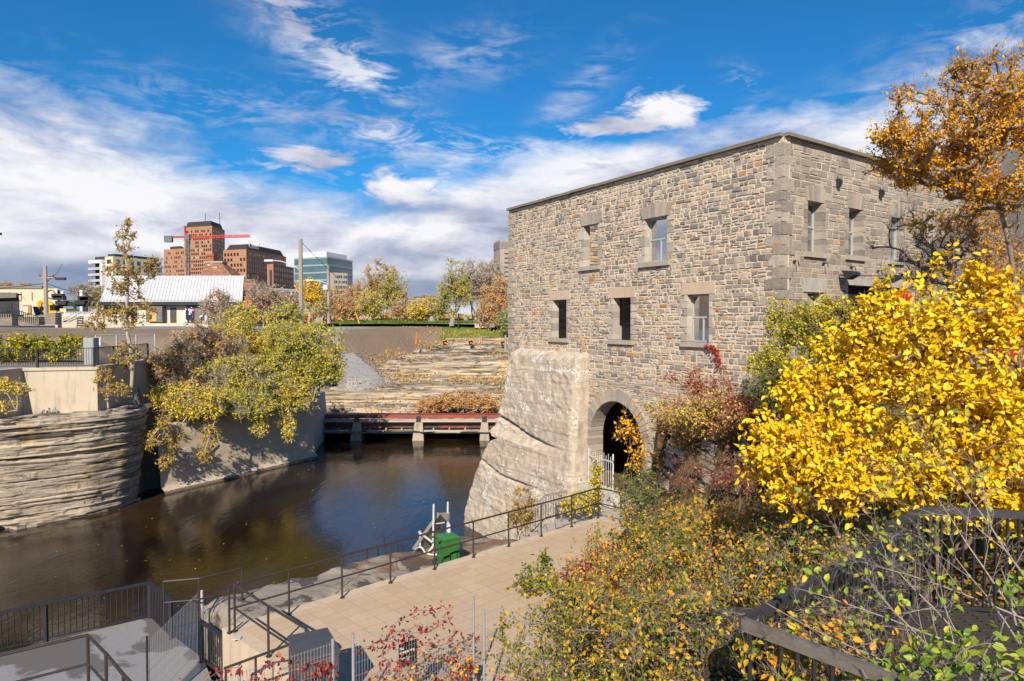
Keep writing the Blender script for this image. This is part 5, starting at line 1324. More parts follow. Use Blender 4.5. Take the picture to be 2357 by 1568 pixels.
# beige tower at the mill's edge
q = plan(1136.4, 520, 1151, 500, 1200, 510); L, C, Rr, K = q; zt = zv(552, 500)
t = thing('office_tower', 'beige concrete office tower half hidden by the stone mill', 'tower', (C.x, C.y, -2)); block(t, q, -2, zt, BEI)
for v0, v1 in ((556, 572),): 
    for a, c in ((L, C), (C, Rr)):
        n = outn(q)(a, c); cc = (a+c)/2+n*.1; MB().obox((cc.x, cc.y, (zv(v0, 500)+zv(v1, 500))/2), (c-a)*.48, n*.12, Vector((0,0,(zv(v0, 500)-zv(v1, 500))/2))).build('upper_band', M('grey_louvre', (.30, .28, .26), None, 1), t)
windows(t, face(C, Rr, 10, zv(574, 500), 10, 12, .75, .35, (.02, .03), .2), outn(q), .05, 8)
# cream and white apartment block
q = plan(220.7, 352, 262, 345, 374, 372); L, C, Rr, K = q; zt = zv(592, 350)
t = thing('apartment_block', 'cream and black apartment block with balconies and a white frame', 'apartment block', (C.x, C.y, -2))
mid = L+(C-L)*.55; block(t, (mid, C, Rr, K+(mid-L)), -2, zt, CRM)
q2_ = (L, mid, mid+(K-L)*.5, L+(K-L)*.5); block(t, q2_, -2, zt+.2, M('dark_brick', (.06, .06, .07), None, 1), 'dark_bay')
frustum(t, (mid, C, Rr, K+(mid-L)), zt, zv(586, 350), .9, .9, ROOFD)
windows(t, face(C, Rr, 1, zt, 7, 9, .45, .62)+face(mid, C, 1, zt, 1, 9, .5, .6), outn(q), .05, 9)
n = outn(q)(L, C)
m_ = MB(); a = L-n*0; wf_ = zv(603, 350)
for p, s in ((mid, .06),): m_.obox((p.x+n.x, p.y+n.y, wf_/2-1), (C-L)*s, n*1.2, Vector((0,0,wf_/2+1)))
cc = L+(mid-L)*.42+n; m_.obox((cc.x, cc.y, wf_+.01), (mid-L)*.68, n*1.2, Vector((0,0,.8))); m_.build('white_frame', WHB, t)
BAL = M('balcony_slab', (.5, .5, .5), (.4, .42, .42), 1)
for k in range(9):
    z = 1+(wf_-3)*k/9+1; cc = L+(mid-L)*.35+n*.8; m_ = MB(); m_.obox((cc.x, cc.y, z), (mid-L)*.62, n*1.6, Vector((0,0,.18))); m_.obox((cc.x+n.x*1.5, cc.y+n.y*1.5, z+.6), (mid-L)*.62, n*.05, Vector((0,0,.4))); m_.build('balcony', BAL, t)
n2 = outn(q)(C, Rr)
for k in range(8):
    z = 2+(zt-4)*k/8+1.6
    for f in (.06, .93): cc = C+(Rr-C)*f+n2*.8; m_ = MB(); m_.obox((cc.x, cc.y, z), (Rr-C)*.07, n2*1.1, Vector((0,0,.15))); m_.obox((cc.x+n2.x*1.05, cc.y+n2.y*1.05, z+.5), (Rr-C)*.07, n2*.04, Vector((0,0,.35))); m_.build('balcony', BAL, t)
# white low apartments behind the sheds
q = plan(586, 262, 600, 255, 690, 275); L, C, Rr, K = q; zt = zv(662, 258)
t = thing('apartment_block', 'low white apartment block showing between the bushes', 'apartment block', (C.x, C.y, -2)); block(t, q, -2, zt, WHB); windows(t, face(C, Rr, 0, zt, 9, 4, .5, .55), outn(q), .1, 10)
q3 = plan(588, 258, 598, 254, 612, 262); block(t, q3, zt, zv(649, 258), WHB, 'stair_tower'); 
m_ = MB(); n2 = outn(q)(C, Rr)
for k in range(4):
    for f in (.2, .5, .8): cc = C+(Rr-C)*f+n2*.6; m_ = MB(); m_.obox((cc.x, cc.y, 1+k*3.1), (Rr-C)*.07, n2*.7, Vector((0,0,.5))); m_.build('balcony', BAL, t)
frustum(t, q, zt, zt+.9, .9, .9, ROOFD)
# far low town
TW = [(938, 660, 688, 700), (955, 975, 684, 680), (975, 1000, 682, 720), (995, 1030, 687, 690), (1030, 1070, 690, 700)]
for i, (u0, u1, v, D) in enumerate(((936, 957, 690, 420), (952, 974, 685, 460), (972, 1004, 682, 480), (1002, 1024, 688, 440))):
    q = plan(u0, D+12, u0+(u1-u0)*.2, D, u1, D+6); zt = zv(v, D)
    nm = ['pale low block under the far dark cloud, leftmost', 'tan flat roofed block in the far gap between the trees', 'orange brown long block in the far gap between the trees', 'small block at the right end of the far gap'][i]
    t = thing('town_block', nm, 'building', (q[1].x, q[1].y, -2)); block(t, q, -2, zt, [WHB, CRM, M('orange_brick', (.5, .26, .16), None, .5), BEI][i]); windows(t, face(q[1], q[2], 4, zt, 5, 3, .5, .5), outn(q), .2, 30+i)
    frustum(t, q, zt, zt+.8, 1.03, 1.03, BRK, 'cornice')
# tower crane
CRR = M('crane_red', (.65, .06, .05), (.5, .05, .045), 1, .5, 0); CRG = M('crane_grey', (.16, .19, .21), None, 1, .5, 0)
Dc = 450; t = thing('tower_crane', 'red and grey tower crane in front of the brown tower', 'crane', (at(434, 700, Dc).x, Dc, -2))
def lattice(a, c, w, n, r, mat, name, parent, tri=False):
    a, c = Vector(a), Vector(c); d = (c-a).normalized(); x = Vector((0, 1, 0)); y = d.cross(x).normalized(); m_ = MB()
    off = [(-w, -w), (w, -w), (w, w), (-w, w)] if not tri else [(-w, -w), (w, -w), (0, w)]
    P = lambda i, k: a.lerp(c, i/n)+x*off[k][0]+y*off[k][1]
    for k in range(len(off)): m_.bar(P(0, k), P(n, k), r, r)
    for i in range(n):
        for k in range(len(off)):
            k2 = (k+1) % len(off); m_.bar(P(i, k), P(i+1, k2), r*.7, r*.7); m_.bar(P(i, k), P(i, k2), r*.7, r*.7)
    m_.build(name, mat, parent)
zj = zv(546, Dc); xm = at(434, 700, Dc).x
lattice((xm, Dc, -2), (xm, Dc, zj-2), .9, 26, .28, CRG, 'mast', t)
lattice((xm+1, Dc, zj), (at(578, 700, Dc).x, Dc, zv(543, Dc)), .8, 26, .28, CRR, 'jib', t, True)
lattice((xm-1, Dc, zj), (at(385, 700, Dc).x, Dc, zj), .5, 8, .3, CRR, 'counter_jib', t, True)
lattice((xm-1, Dc, zj), (at(427, 700, Dc).x, Dc, zv(520, Dc)), .5, 5, .25, CRR, 'apex', t, True)
xa = at(385, 700, Dc).x; MB().box(xa-1, xa+4, Dc-1.2, Dc+1.2, zj-3.4, zj+.8).build('counterweight', CRG, t); MB().box(xm-1.6, xm+1.6, Dc-1.5, Dc+1.5, zj-1.8, zj+1.6).build('cab', CRG, t)
m_ = MB(); xt = at(427, 700, Dc).x; zt = zv(520, Dc); m_.tube([(xt, Dc, zt), (xa+2, Dc, zj)], .10, 3); m_.build('tie_rope', CRG, t); m_ = MB(); m_.tube([(xt, Dc, zt), (at(520, 700, Dc).x, Dc, zj+1)], .10, 3); m_.build('tie_rope', CRG, t)
# ------------------------------------------------------------------ shed with standing seam roof
Ds = 97.0
def X(u, D=Ds): return at(u, 700, D).x
def Z(v, D=Ds): return at(1178, v, D).z
SHW = con('whitewashed_stone', (.66, .60, .52), (.48, .43, .37), 2.5, .25)
MTR = M('seam_metal', (.60, .60, .62), (.54, .545, .57), .2, .55, 0)
x0, x1 = X(240), X(556); yS = Ds; zE = Z(694.5, Ds-.6); zB = Z(743.9)
t = thing('metal_roof_shed', 'long whitewashed stone shed under a pale standing seam roof', 'shed', (x0, yS, zB-1))
gx0, gx1 = X(250, yS+12), X(559, yS+12); MB().prism([(x0, yS), (x1, yS), (gx1, yS+12), (gx0, yS+12)], zB-.9, zE+.3).build('wall', SHW, t)
yR = yS+6; zR = Z(634.7, yR); xr0, xr1 = X(251.9, yR), X(561.7, yR); xe0, xe1 = X(230, Ds-.9), X(557.3, Ds-.9)
rf = MB(); rf.add([(xe0, yS-.9, zE), (xe1, yS-.9, zE), (xr1, yR, zR), (xr0, yR, zR), (xe0, yS-.9, zE-.15), (xe1, yS-.9, zE-.15), (xr1, yR, zR-.15), (xr0, yR, zR-.15)], [(0,1,2,3),(7,6,5,4),(0,4,5,1),(1,5,6,2),(3,2,6,7),(0,3,7,4)])
rf.add([(xr0, yR, zR), (xr1, yR, zR), (X(563, yS+13), yS+13, zE), (X(262, yS+13), yS+13, zE)], [(0,1,2,3)])
n = 42; sm = []
for i in range(n+1): x = xe0+(xe1-xe0)*i/n; rf.bar((x, yS-.9, zE+.04), (xr0+(xr1-xr0)*i/n, yR, zR+.04), .05, .05)
rf.build('roof', MTR, t)
SM = M('seam_shadow', (.16, .17, .22), None, 3, .6, 0)
m_ = MB(); 
for i in range(n): x = xe0+(xe1-xe0)*(i+.5)/n; m_.box(x-.04, x+.04, yS-.66, yS-.58, zE+.12, zE+.42)
m_.box(xe0+.3, xe1-.3, yS-.72, yS-.66, zE+.26, zE+.34)
m_.build('snow_guard', MTR, t)
MB().box(xe0, xe1, yS-1.02, yS-.78, zE-.50, zE-.02).build('gutter', BLK, t)
for (pa, pb, u_) in (((x1, yS), (gx1, yS+12), 557), ((x0, yS), (gx0, yS+12), 248)): MB().add([(pa[0]+.02, pa[1], zE-.2), (pb[0]+.02, pb[1], zE-.2), (X(u_, yR), yR, zR-.3)], [(0, 1, 2)]).build('gable', SHW, t)
z5 = lambda y: Z((850+y/2.619)/1.738); x5 = lambda x: X((350+x/2.619)/1.738)
def put(name, a, c, y0, y1, mat, d0=.12, parent=None):
    return MB().box(x5(a), x5(c), yS-d0, yS+.02, z5(y1), z5(y0)).build(name, mat, parent or t)
WDG = M('grey_board', (.20, .18, .155), (.14, .125, .11), 3, .85, .3)
PLY = M('plywood', (.62, .40, .15), (.54, .34, .12), 2, .8, 0)
put('eaves_board', 140, 1600, 962, 985, WDG, .10)
put('dark_opening', 168, 350, 990, 1150, DARK, .06); put('dark_opening', 455, 520, 995, 1150, DARK, .06)
bx1 = put('timber_porch', 645, 760, 985, 1150, WDG, .9); put('plywood_sheet', 683, 756, 1045, 1140, PLY, .95)
put('timber_porch', 764, 823, 985, 1150, WDG, 1.1); put('notice_board', 778, 818, 1035, 1122, M('slate_board', (.10, .11, .15), (.2, .21, .25), 3, .4, 0), 1.16)
put('steel_door', 868, 930, 1000, 1155, M('steel_door', (.085, .075, .085), None, 2, .5, 0), .10)
m, nt = nt_new('painted_panel'); b = NB(nt); P = b.world((3.2, 3.2, 3.2)); vo = b.n('ShaderNodeTexVoronoi'); b.put(vo.inputs['Vector'], P); vo.inputs['Scale'].default_value = .55
sc3 = b.n('ShaderNodeSeparateColor', i_0=vo.outputs[1]); cl_ = b.ramp(sc3.outputs[0], [(0, (.05, .35, .75)), (.3, (.75, .15, .45)), (.55, (.25, .1, .5)), (.75, (.85, .3, .4)), (.9, (.1, .5, .8))], 'CONSTANT')
bl_ = b.m('LESS_THAN', vo.outputs[0], .30); cu_ = b.n('ShaderNodeTexWave', wave_type='RINGS'); cu_.inputs['Scale'].default_value = .55; cu_.inputs['Distortion'].default_value = 9; b.put(cu_.inputs['Vector'], P)
ln_ = b.m('GREATER_THAN', cu_.outputs['Fac'], .86); c = b.mix(ln_, (.012, .012, .03), (.75, .75, .78)); c = b.mix(bl_, c, cl_); b.out(b.pbr(c, .6)); MUR = m
put('painted_panel', 1047, 1130, 988, 1150, MUR, .6); put('painted_panel', 1190, 1222, 985, 1110, MUR, .5)
put('timber_porch', 1133, 1200, 985, 1150, WDG, .4); put('white_panel', 1018, 1043, 1030, 1143, WHB, .3); put('white_panel', 1240, 1305, 1030, 1125, WHB, .4); put('timber_porch', 1308, 1400, 985, 1150, WDG, .3)
m_ = MB(); m_.box(x0-1, x1+2, yS-2.2, yS-.001, zB-1.4, zB-.02); pf = m_.build('plinth', con('plinth_stone', (.66, .60, .50), (.50, .44, .36), 1.2, .2), t)
# old house with rust tiled hipped roof
Dh = 128.0
RT2 = M('rust_tiles', (.36, .17, .10), (.16, .08, .06), .9, .9, .4, .05, spots=((.55, .48, .38), .7, .57), stretch=(1, 1, 2.6))
BRD = M('red_brick', (.42, .13, .07), (.30, .10, .06), 2, .9, .3)
t = thing('brick_house', 'old house with rust tiled roof and brick chimney behind the shed', 'house', (X(500, Dh), Dh, -1.3))
hx0, hx1 = X(398, Dh), X(585, Dh); ze = Z(668, Dh); zs = Z(641, Dh+3)
MB().box(hx0+.5, hx1-.5, Dh+.5, Dh+12, -1.3, ze).build('wall', BRD, t)
m_ = MB(); m_.add([(hx0, Dh, ze), (hx1, Dh, ze), (hx1, Dh+12, ze), (hx0, Dh+12, ze), (X(415, Dh+4), Dh+5, zs), (X(576, Dh+4), Dh+5, zs), (X(576, Dh+4), Dh+8, zs), (X(415, Dh+4), Dh+8, zs)], [(0,1,5,4),(1,2,6,5),(2,3,7,6),(3,0,4,7),(4,5,6,7)])
ax0, ax1 = X(446, Dh-.5), X(560, Dh-.5); zp = Z(605.5, Dh+4); rx0, rx1 = X(474, Dh+4), X(512, Dh+4)
m_.add([(ax0, Dh-.8, ze-.2), (ax1, Dh-.8, ze-.2), (ax1, Dh+11, ze), (ax0, Dh+11, ze), (rx0, Dh+4, zp), (rx1, Dh+4, zp), (rx1, Dh+6, zp), (rx0, Dh+6, zp)], [(0,1,5,4),(1,2,6,5),(2,3,7,6),(3,0,4,7),(4,5,6,7)])
rf = m_.build('roof', RT2, t); MB().box(rx0-.2, rx1+.2, Dh+3.8, Dh+6.2, zp, zp+.35).build('ridge_cap', M('weathered_lead', (.40, .38, .33), None, 2), rf)
cxa, cxb = X(477, Dh+4), X(491, Dh+4); m_ = MB(); m_.box(cxa, cxb, Dh+4.3, Dh+5.3, zp+.36, Z(586, Dh+4)); m_.box(cxa-.18, cxb+.18, Dh+4.1, Dh+5.5, Z(589, Dh+4)+.01, Z(584, Dh+4)); m_.build('chimney', BRD, rf)
# ------------------------------------------------------------------ industrial yard, far left
Dk = 120.0
def x6(x): return (x/3.367)/1.738
def y6(y): return (1050+y/3.367)/1.738
def bx6(a, c, y0, y1, D, dep): return (X(x6(a), D), X(x6(c), D), D, D+dep, Z(y6(y1), D), Z(y6(y0), D))
def rbox(zx0, zx1, y0, y1, D, dep, zb=None, ex=0.0):
    """box whose sides run back along the line of sight so no flank shows more than a sliver"""
    u0, u1 = x6(zx0), x6(zx1); z0_, z1_ = Z(y6(y1), D) if zb is None else zb, Z(y6(y0), D)
    return MB().prism([(X(u0, D)-ex, D), (X(u1, D)+ex, D), (X(u1+1, D+dep)+ex, D+dep), (X(u0+1, D+dep)-ex, D+dep)], z0_, z1_)
KW = M('peeling_cream', (.60, .58, .41), (.50, .44, .33), .35, .9, .2, .03, spots=((.36, .26, .20), .8, .60))
TB0 = M('shade_painted_wall', (.05, .05, .055), None, 3, .8, 0)  # near-black colour stands in for the shade on the cream hall's right flank
t = thing('cream_mill_hall', 'long peeling cream painted industrial hall at the left edge', 'hall', (X(40, Dk), Dk, -1.4))
a = bx6(-700, 775, 352, 700, Dk, 22); rbox(-700, 775, 352, 700, Dk, 22, -1.6).build('wall', KW, t)
a2 = bx6(-700, 580, 350, 356, Dk, 1); MB().box(a2[0], a2[1], Dk-.2, Dk+1, a[5], a[5]+.45).build('parapet', CAPM, t)
rbox(765, 806, 376, 700, Dk+.6, 6, -1.6).build('side_wall', TB0, t)
for (p, q_, y0, y1, mt) in ((312, 425, 580, 700, DARK), (320, 382, 590, 700, CRM), (382, 425, 588, 690, BRK), (458, 575, 645, 700, DARK), (605, 690, 580, 700, BRD), (470, 510, 655, 700, WHB)):
    e = bx6(p, q_, y0, y1, Dk, 1); k = .1 if mt is DARK else .18; MB().box(e[0], e[1], Dk-k, Dk+.02, e[4], e[5]).build('opening', mt, t)
for xx in (130, 285, 432): e = bx6(xx, xx+10, 400, 510, Dk, 1); MB().box(e[0], e[1], Dk-.12, Dk, e[4], e[5]).build('rusty_strap', BRK, t)
e = bx6(672, 712, 412, 452, Dk, 1); MB().tube([((e[0]+e[1])/2+.75*math.cos(k*.5236), Dk-.06, (e[4]+e[5])/2+.75*math.sin(k*.5236)) for k in range(13)], .10, 4).build('ring', WDG, t)
TB_ = M('dark_board', (.055, .055, .065), (.035, .035, .045), 3, .8, .3, .02, stretch=(4, 4, .4))
Dl = 86.0
t = thing('timber_shed', 'dark timber shed with a low roof cut off by the left edge', 'shed', (X(10, Dl), Dl, -1.4))
e = bx6(-400, 255, 450, 690, Dl, 9); rbox(-400, 255, 462, 690, Dl, 9, -1.5).build('wall', TB_, t)
m_ = MB(); m_.add([(e[0], Dl-.6, Z(y6(425), Dl)+.25), (e[1]+.1, Dl-.6, e[5]+.35), (X(x6(257), Dl+9.2), Dl+9.2, e[5]+.35), (e[0], Dl+9.2, Z(y6(425), Dl)+.25), (e[0], Dl-.6, e[5]-.45), (e[1]+.1, Dl-.6, e[5]-.25), (X(x6(257), Dl+9.2), Dl+9.2, e[5]-.25), (e[0], Dl+9.2, e[5]-.45)], [(0,1,2,3),(7,6,5,4),(0,4,5,1),(1,5,6,2)]); m_.build('roof', WDG, t)
f = bx6(80, 165, 545, 660, Dl, 1); MB().box(f[0], f[1], Dl-.08, Dl+.01, f[4], f[5]).build('door', BLK, t)
TM = M('timber_crib', (.30, .25, .20), (.18, .155, .13), 2, .9, .5, .03, stretch=(.3, .3, 3))
for i, (p, q_, y0, y1, D, lb) in enumerate(((-300, 155, 695, 815, 78, 'sunlit timber crib wall at the left edge below the dark shed'), (160, 520, 705, 812, 82, 'grey timber crib wall with a sloping ramp rail'), (515, 600, 705, 805, 84, 'rusty orange timber crib steps beside the pole'), (605, 738, 680, 806, 80, 'tall dark timber crib box right of the pole'))):
    t = thing('timber_wall', lb, 'timber wall', (X(x6(p), D), D, Z(y6(y1), D)))
    e = bx6(p, q_, y0, y1, D, 2.5); nb_ = 5; hh_ = (e[5]-e[4]+.3)/nb_
    m_ = MB()
    for k in range(nb_): m_.box(e[0]+(0 if k < 4 else .1), e[1]-(0 if k < 4 or i != 1 else 2.5), D+.02*k, D+1.0, e[4]-.3+hh_*k+.015, e[4]-.3+hh_*(k+1))
    m_.build('timbers', TM, t)
    if i < 2: 
        m_ = MB(); z_ = e[5]; a_, c_ = (Vector((e[0], D, z_)), Vector((e[1], D, z_ if i == 0 else z_-1.0)))
        for k in range(15): p_ = a_.lerp(c_, k/14); m_.bar(p_-Vector((0,0,.4)), p_+Vector((0,0,.75)), .06, .06)
        m_.bar(a_+Vector((0,0,.75)), c_+Vector((0,0,.75)), .07, .07); m_.build('handrail', BLK, t)
# low concrete wall, steel stair and gantry
t = thing('dock_wall', 'low concrete dock wall with pale pipes behind it', 'wall', (X(218/1, 84), 84, -1.4))
e = bx6(738, 1340, 722, 802, 84, .5); MB().box(e[0], e[1]+3, 84, 84.5, -1.5, e[5]).build('wall', CONW, t)
for k, (y, r, mt) in enumerate(((712, .10, PVC), (690, .07, GW), (672, .06, GW))): z_ = Z(y6(y), 84); MB().tube([(e[0], 84.2+k*.1, z_), (e[1]+3, 84.2+k*.1, z_)], r, 6).build('pipe', mt, t)
m_ = MB()
for k in range(16): x = e[0]+(e[1]+3-e[0])*k/15; m_.bar((x, 84.25, e[5]), (x, 84.25, Z(y6(665), 84)), .06, .06)
m_.build('rail_posts', GW, t)
t = thing('steel_stair', 'open steel stair leaning on the dock wall', 'stair', (X(x6(940), 82), 82, -1.4)); m_ = MB()
for s in (X(x6(905), 82), X(x6(975), 82)): m_.bar((s-.5, 82, Z(y6(803), 82)), (s, 83.8, Z(y6(720), 82)), .08, .15); m_.bar((s-.5, 82, Z(y6(775), 82)), (s, 83.8, Z(y6(655), 82)), .06, .06)
for k in range(7): f = k/6.5; m_.bar((X(x6(905), 82)-.5+.5*f, 82+1.8*f, Z(y6(803-83*f), 82)), (X(x6(975), 82)-.5+.5*f, 82+1.8*f, Z(y6(803-83*f), 82)), .2, .04)
m_.build('frame', GW, t)
Dg = 104.0; t = thing('black_gantry', 'black steel gantry with lamps and two pale masts', 'gantry', (X(x6(1000), Dg), Dg, -1.4)); m_ = MB()
za = Z(y6(570), Dg); m_.bar((X(x6(800), Dg), Dg, za), (X(x6(1205), Dg), Dg, za), .5, .5); m_.build('beam', BLK, t)
for xx in (830, 1010, 1135, 1165): MB().bar((X(x6(xx), Dg), Dg, -1.5), (X(x6(xx), Dg), Dg, za), .3, .3).build('leg', BLK, t)
m_ = MB(); zc_ = Z(y6(515), Dg)
for k in range(13): x = X(x6(820+30*k), Dg); m_.bar((x, Dg, za), (x, Dg, zc_), .06, .06)
for z_ in (zc_, (za+zc_)/2): m_.bar((X(x6(820), Dg), Dg, z_), (X(x6(1180), Dg), Dg, z_), .06, .06)
m_.build('railing', BLK, t)
for xx, yy in ((800, 450), (815, 480), (1150, 482), (1178, 495), (850, 545), (1098, 543)): p = Vector((X(x6(xx), Dg), Dg-.3, Z(y6(yy), Dg))); MB().box(p.x-.8, p.x+.8, Dg-.6, Dg+.2, p.z-.3, p.z+.3).build('lamp_head', BLK, t)
for xx, y0 in ((1150, 490), (1178, 500), (1212, 520)): MB().bar((X(x6(xx), Dg), Dg, za), (X(x6(xx), Dg), Dg, Z(y6(y0), Dg)), .14, .14).build('lamp_post', BLK, t)
for xx, y0 in ((847, 375), (1100, 360)): MB().tube([(X(x6(xx), Dg+3), Dg+3, -1.5), (X(x6(xx), Dg+3), Dg+3, Z(y6(y0), Dg))], .26, 8).build('mast', WHB, t)
YEL = M('machine_yellow', (.75, .45, .02), (.65, .38, .02), 2, .5, 0)
Dx = 98.0; t = thing('excavator', 'yellow excavator with folded arm in front of the cream hall', 'excavator', (X(x6(690), Dx), Dx, -1.4))
bp_ = [Vector((X(x6(a), Dx), Dx, Z(y6(c), Dx))) for a, c in ((705, 650), (692, 575), (655, 548), (590, 530), (552, 522))]
MB().tube(bp_, [.42, .42, .34, .3, .28], 6).build('boom', YEL, t); MB().tube([Vector((X(x6(545), Dx), Dx, Z(y6(520), Dx))), Vector((X(x6(532), Dx), Dx, Z(y6(665), Dx)))], [.34, .24], 6).build('stick', YEL, t)
m_ = MB(); xb = X(x6(533), Dx); zb_ = Z(y6(690), Dx); m_.extr([(xb-.6, Dx-.6, zb_+1), (xb+.4, Dx-.6, zb_+1), (xb+.5, Dx-.6, zb_), (xb-.2, Dx-.6, zb_-.3)], Vector((0, 1.2, 0))); m_.build('bucket', WDG, t)
e = bx6(720, 790, 575, 655, Dx, 2); MB().box(e[0], e[1], Dx-.8, Dx+.6, e[4], e[5]).build('cab', DARK, t); e = bx6(650, 830, 652, 682, Dx, 2); MB().box(e[0], e[1], Dx-1.2, Dx+1.2, e[4], e[5]).build('body', YEL, t)
e = bx6(655, 815, 684, 712, Dx, 2); m_ = MB()
for s in (-1.3, .8): m_.box(e[0]+.3, e[1]-.3, Dx+s, Dx+s+.5, e[4], e[5])
m_.build('tracks', BLK, t)
e = bx6(790, 897, 622, 722, 88, 4); m_ = MB(); xm_ = (e[0]+e[1])/2; w_ = (e[1]-e[0])/2
m_.extr([(xm_-w_*.7, 88, e[5]), (xm_+w_*.75, 88, e[5]), (xm_+w_, 88, e[5]-1), (xm_+w_*.9, 88, e[4]), (xm_-w_*.9, 88, e[4]), (xm_-w_, 88, e[5]-1.2)], Vector((0, 2.6, 0)))
tag(m_.build('yellow_hopper', M('pale_yellow', (.78, .68, .22), None, 2, .6, 0), None, (xm_, 88, e[4])), 'pale yellow tarp covered hopper beside the steel stair', 'hopper')
# poles
PW = M('pole_wood', (.40, .345, .29), (.28, .24, .20), 1.5, .9, .3, .01, stretch=(3, 3, .3))
def pole(name, label, u, v0, v1, D, r, extra=None, cat='pole', mat=PW):
    p = Vector((X(u, D), D, Z(v1, D))); t = thing(name, label, cat, tuple(p)); MB().tube([p-Vector((0,0,.3)), Vector((X(u, D), D, Z(v0, D)))], [r, r*.75], 8).build('pole', mat, t); return t, p
t, p = pole('utility_pole', 'weathered utility pole with cross arm in front of the cream hall', 106, 612, 724, 82, .26)
zt = Z(620, 82); 
MB().bar((p.x-.8, 82, zt-1.0), (p.x+1.0, 82, zt-1.0), .12, .12).build('cross_arm', PW, t); 
for k in (-.7, .9): MB().cyl((p.x+k, 82, zt-.95), (p.x+k, 82, zt-.6), .10, 6).build('insulator', WDG, t)
m_ = MB().tube(smooth([(p.x+.1, 82, Z(632+18, 82)), (p.x+.9, 82, Z(650, 82)+.6), (p.x+1.6, 81.8, Z(649, 82)+.4)]), .05, 5); m_.box(p.x+1.4, p.x+2.5, 81.6, 82, Z(649, 82)+.2, Z(649, 82)+.5); m_.build('lamp_arm', BLK, t)
MB().tube(smooth([(p.x+.3, 82, zt-.9), (p.x+1.3, 82, zt-.6), (p.x+2.0, 82, zt+.6)]), .025, 4).build('loose_wire', BLK, t)
def wire(a, c, sag, label):
    a, c = Vector(a), Vector(c); m_ = MB().tube([a.lerp(c, k/16)-Vector((0,0,sag*4*(k/16)*(1-k/16))) for k in range(17)], .035, 4, cap=False); tag(m_.build('overhead_wire', BLK, None, tuple(a)), label, 'wire')
wire((X(106, 82), 82, Z(652, 82)), (X(-30, 82)-10, 82, Z(662, 82)), .5, 'thin overhead wire running left from the utility pole')
wire((X(110, 82), 82, Z(653, 82)), (X(232, 97), 97, Z(676, 97)), .4, 'thin overhead wire from the utility pole toward the shed')
t, p = pole('lamp_pole', 'tall bare wooden pole with a curved lamp arm behind the bushes', 693, 550, 760, 78, .30)
za = Z(643-22, 78); MB().tube(smooth([(p.x, 78, Z(622, 78)), (p.x-1.0, 78, Z(611, 78)), (p.x-2.1, 78, Z(602.5, 78)), (p.x-3.2, 78, Z(599.5, 78))]), .06, 6).build('arm', GW, t); MB().obox((p.x-3.6, 78, Z(600, 78)), (.5, 0, 0), (0, .18, 0), (0, 0, .12)).build('lamp_head', GW, t)
MB().tube([(p.x+.2, 78, Z(560, 78)), (p.x+3.8, 80, Z(640, 78))], .03, 4).build('guy_wire', BLK, t)
t, p = pole('lamp_pole', 'shorter wooden street lamp pole beside the picnic shelter', 756, 612, 748, 100, .24)
MB().tube(smooth([(p.x, 100, Z(654, 100)), (p.x-1.0, 100, Z(648, 100)), (p.x-2.4, 100, Z(645, 100))]), .06, 6).build('arm', GW, t); MB().obox((p.x-2.7, 100, Z(645, 100)), (.5, 0, 0), (0, .16, 0), (0, 0, .1)).build('lamp_head', GW, t)
MB().cyl((p.x-.3, 99.7, Z(667, 100)), (p.x-.3, 99.7, Z(656, 100)), .36, 12).build('transformer', WHB, t)
t, p = pole('utility_pole', 'plain wooden utility pole among the orange trees', 930, 655, 735, 135, .22)
t, p = pole('street_lamp', 'street lamp head leaning in at the left edge above the cream hall', -22, 520, 740, 60, .14, cat='street lamp', mat=BLK)
MB().tube([(p.x, 60, Z(530, 60)), (X(-8, 60), 60, Z(535, 60))], .05, 6).build('arm', BLK, t); MB().obox((X(-3, 60), 60, Z(538, 60)), (.32, 0, -.02), (0, .15, 0), (0, 0, .10)).build('lamp_head', BLK, t)
# picnic shelter
Dp = 103.0; p = Vector((X(736, Dp), Dp, Z(744, Dp))); t = thing('picnic_shelter', 'small open picnic shelter with hipped brown roof', 'shelter', tuple(p))
SHG = M('shingle', (.17, .14, .125), (.11, .095, .085), 3, .9, .4, .02, stretch=(1, 1, 4))
w_ = (X(752, Dp)-X(720, Dp))/2; ze = Z(722, Dp); zp = Z(713.5, Dp)
m_ = MB(); ns_ = 8; m_.add([(p.x+w_*1.12*math.cos(k*math.pi/4+.39), Dp+w_*1.12*math.sin(k*math.pi/4+.39), ze) for k in range(8)]+[(p.x, Dp, zp)], [(k, (k+1) % 8, 8) for k in range(8)]+[tuple(reversed(range(8)))]); m_.build('roof', SHG, t)
for i in (-1, 1):
    for j in (-1, 1): MB().bar((p.x+i*w_*.8, Dp+j*w_*.8, p.z-.1), (p.x+i*w_*.8, Dp+j*w_*.8, ze), .16, .16).build('post', WDG, t)
MB().box(p.x-.5, p.x+.5, Dp-.3, Dp+.3, p.z, p.z+1.0).build('stone_table', CONR, t); MB().box(p.x-.8, p.x+.8, Dp-.5, Dp+.5, p.z+1.0, p.z+1.12).build('table_top', CONR, t)
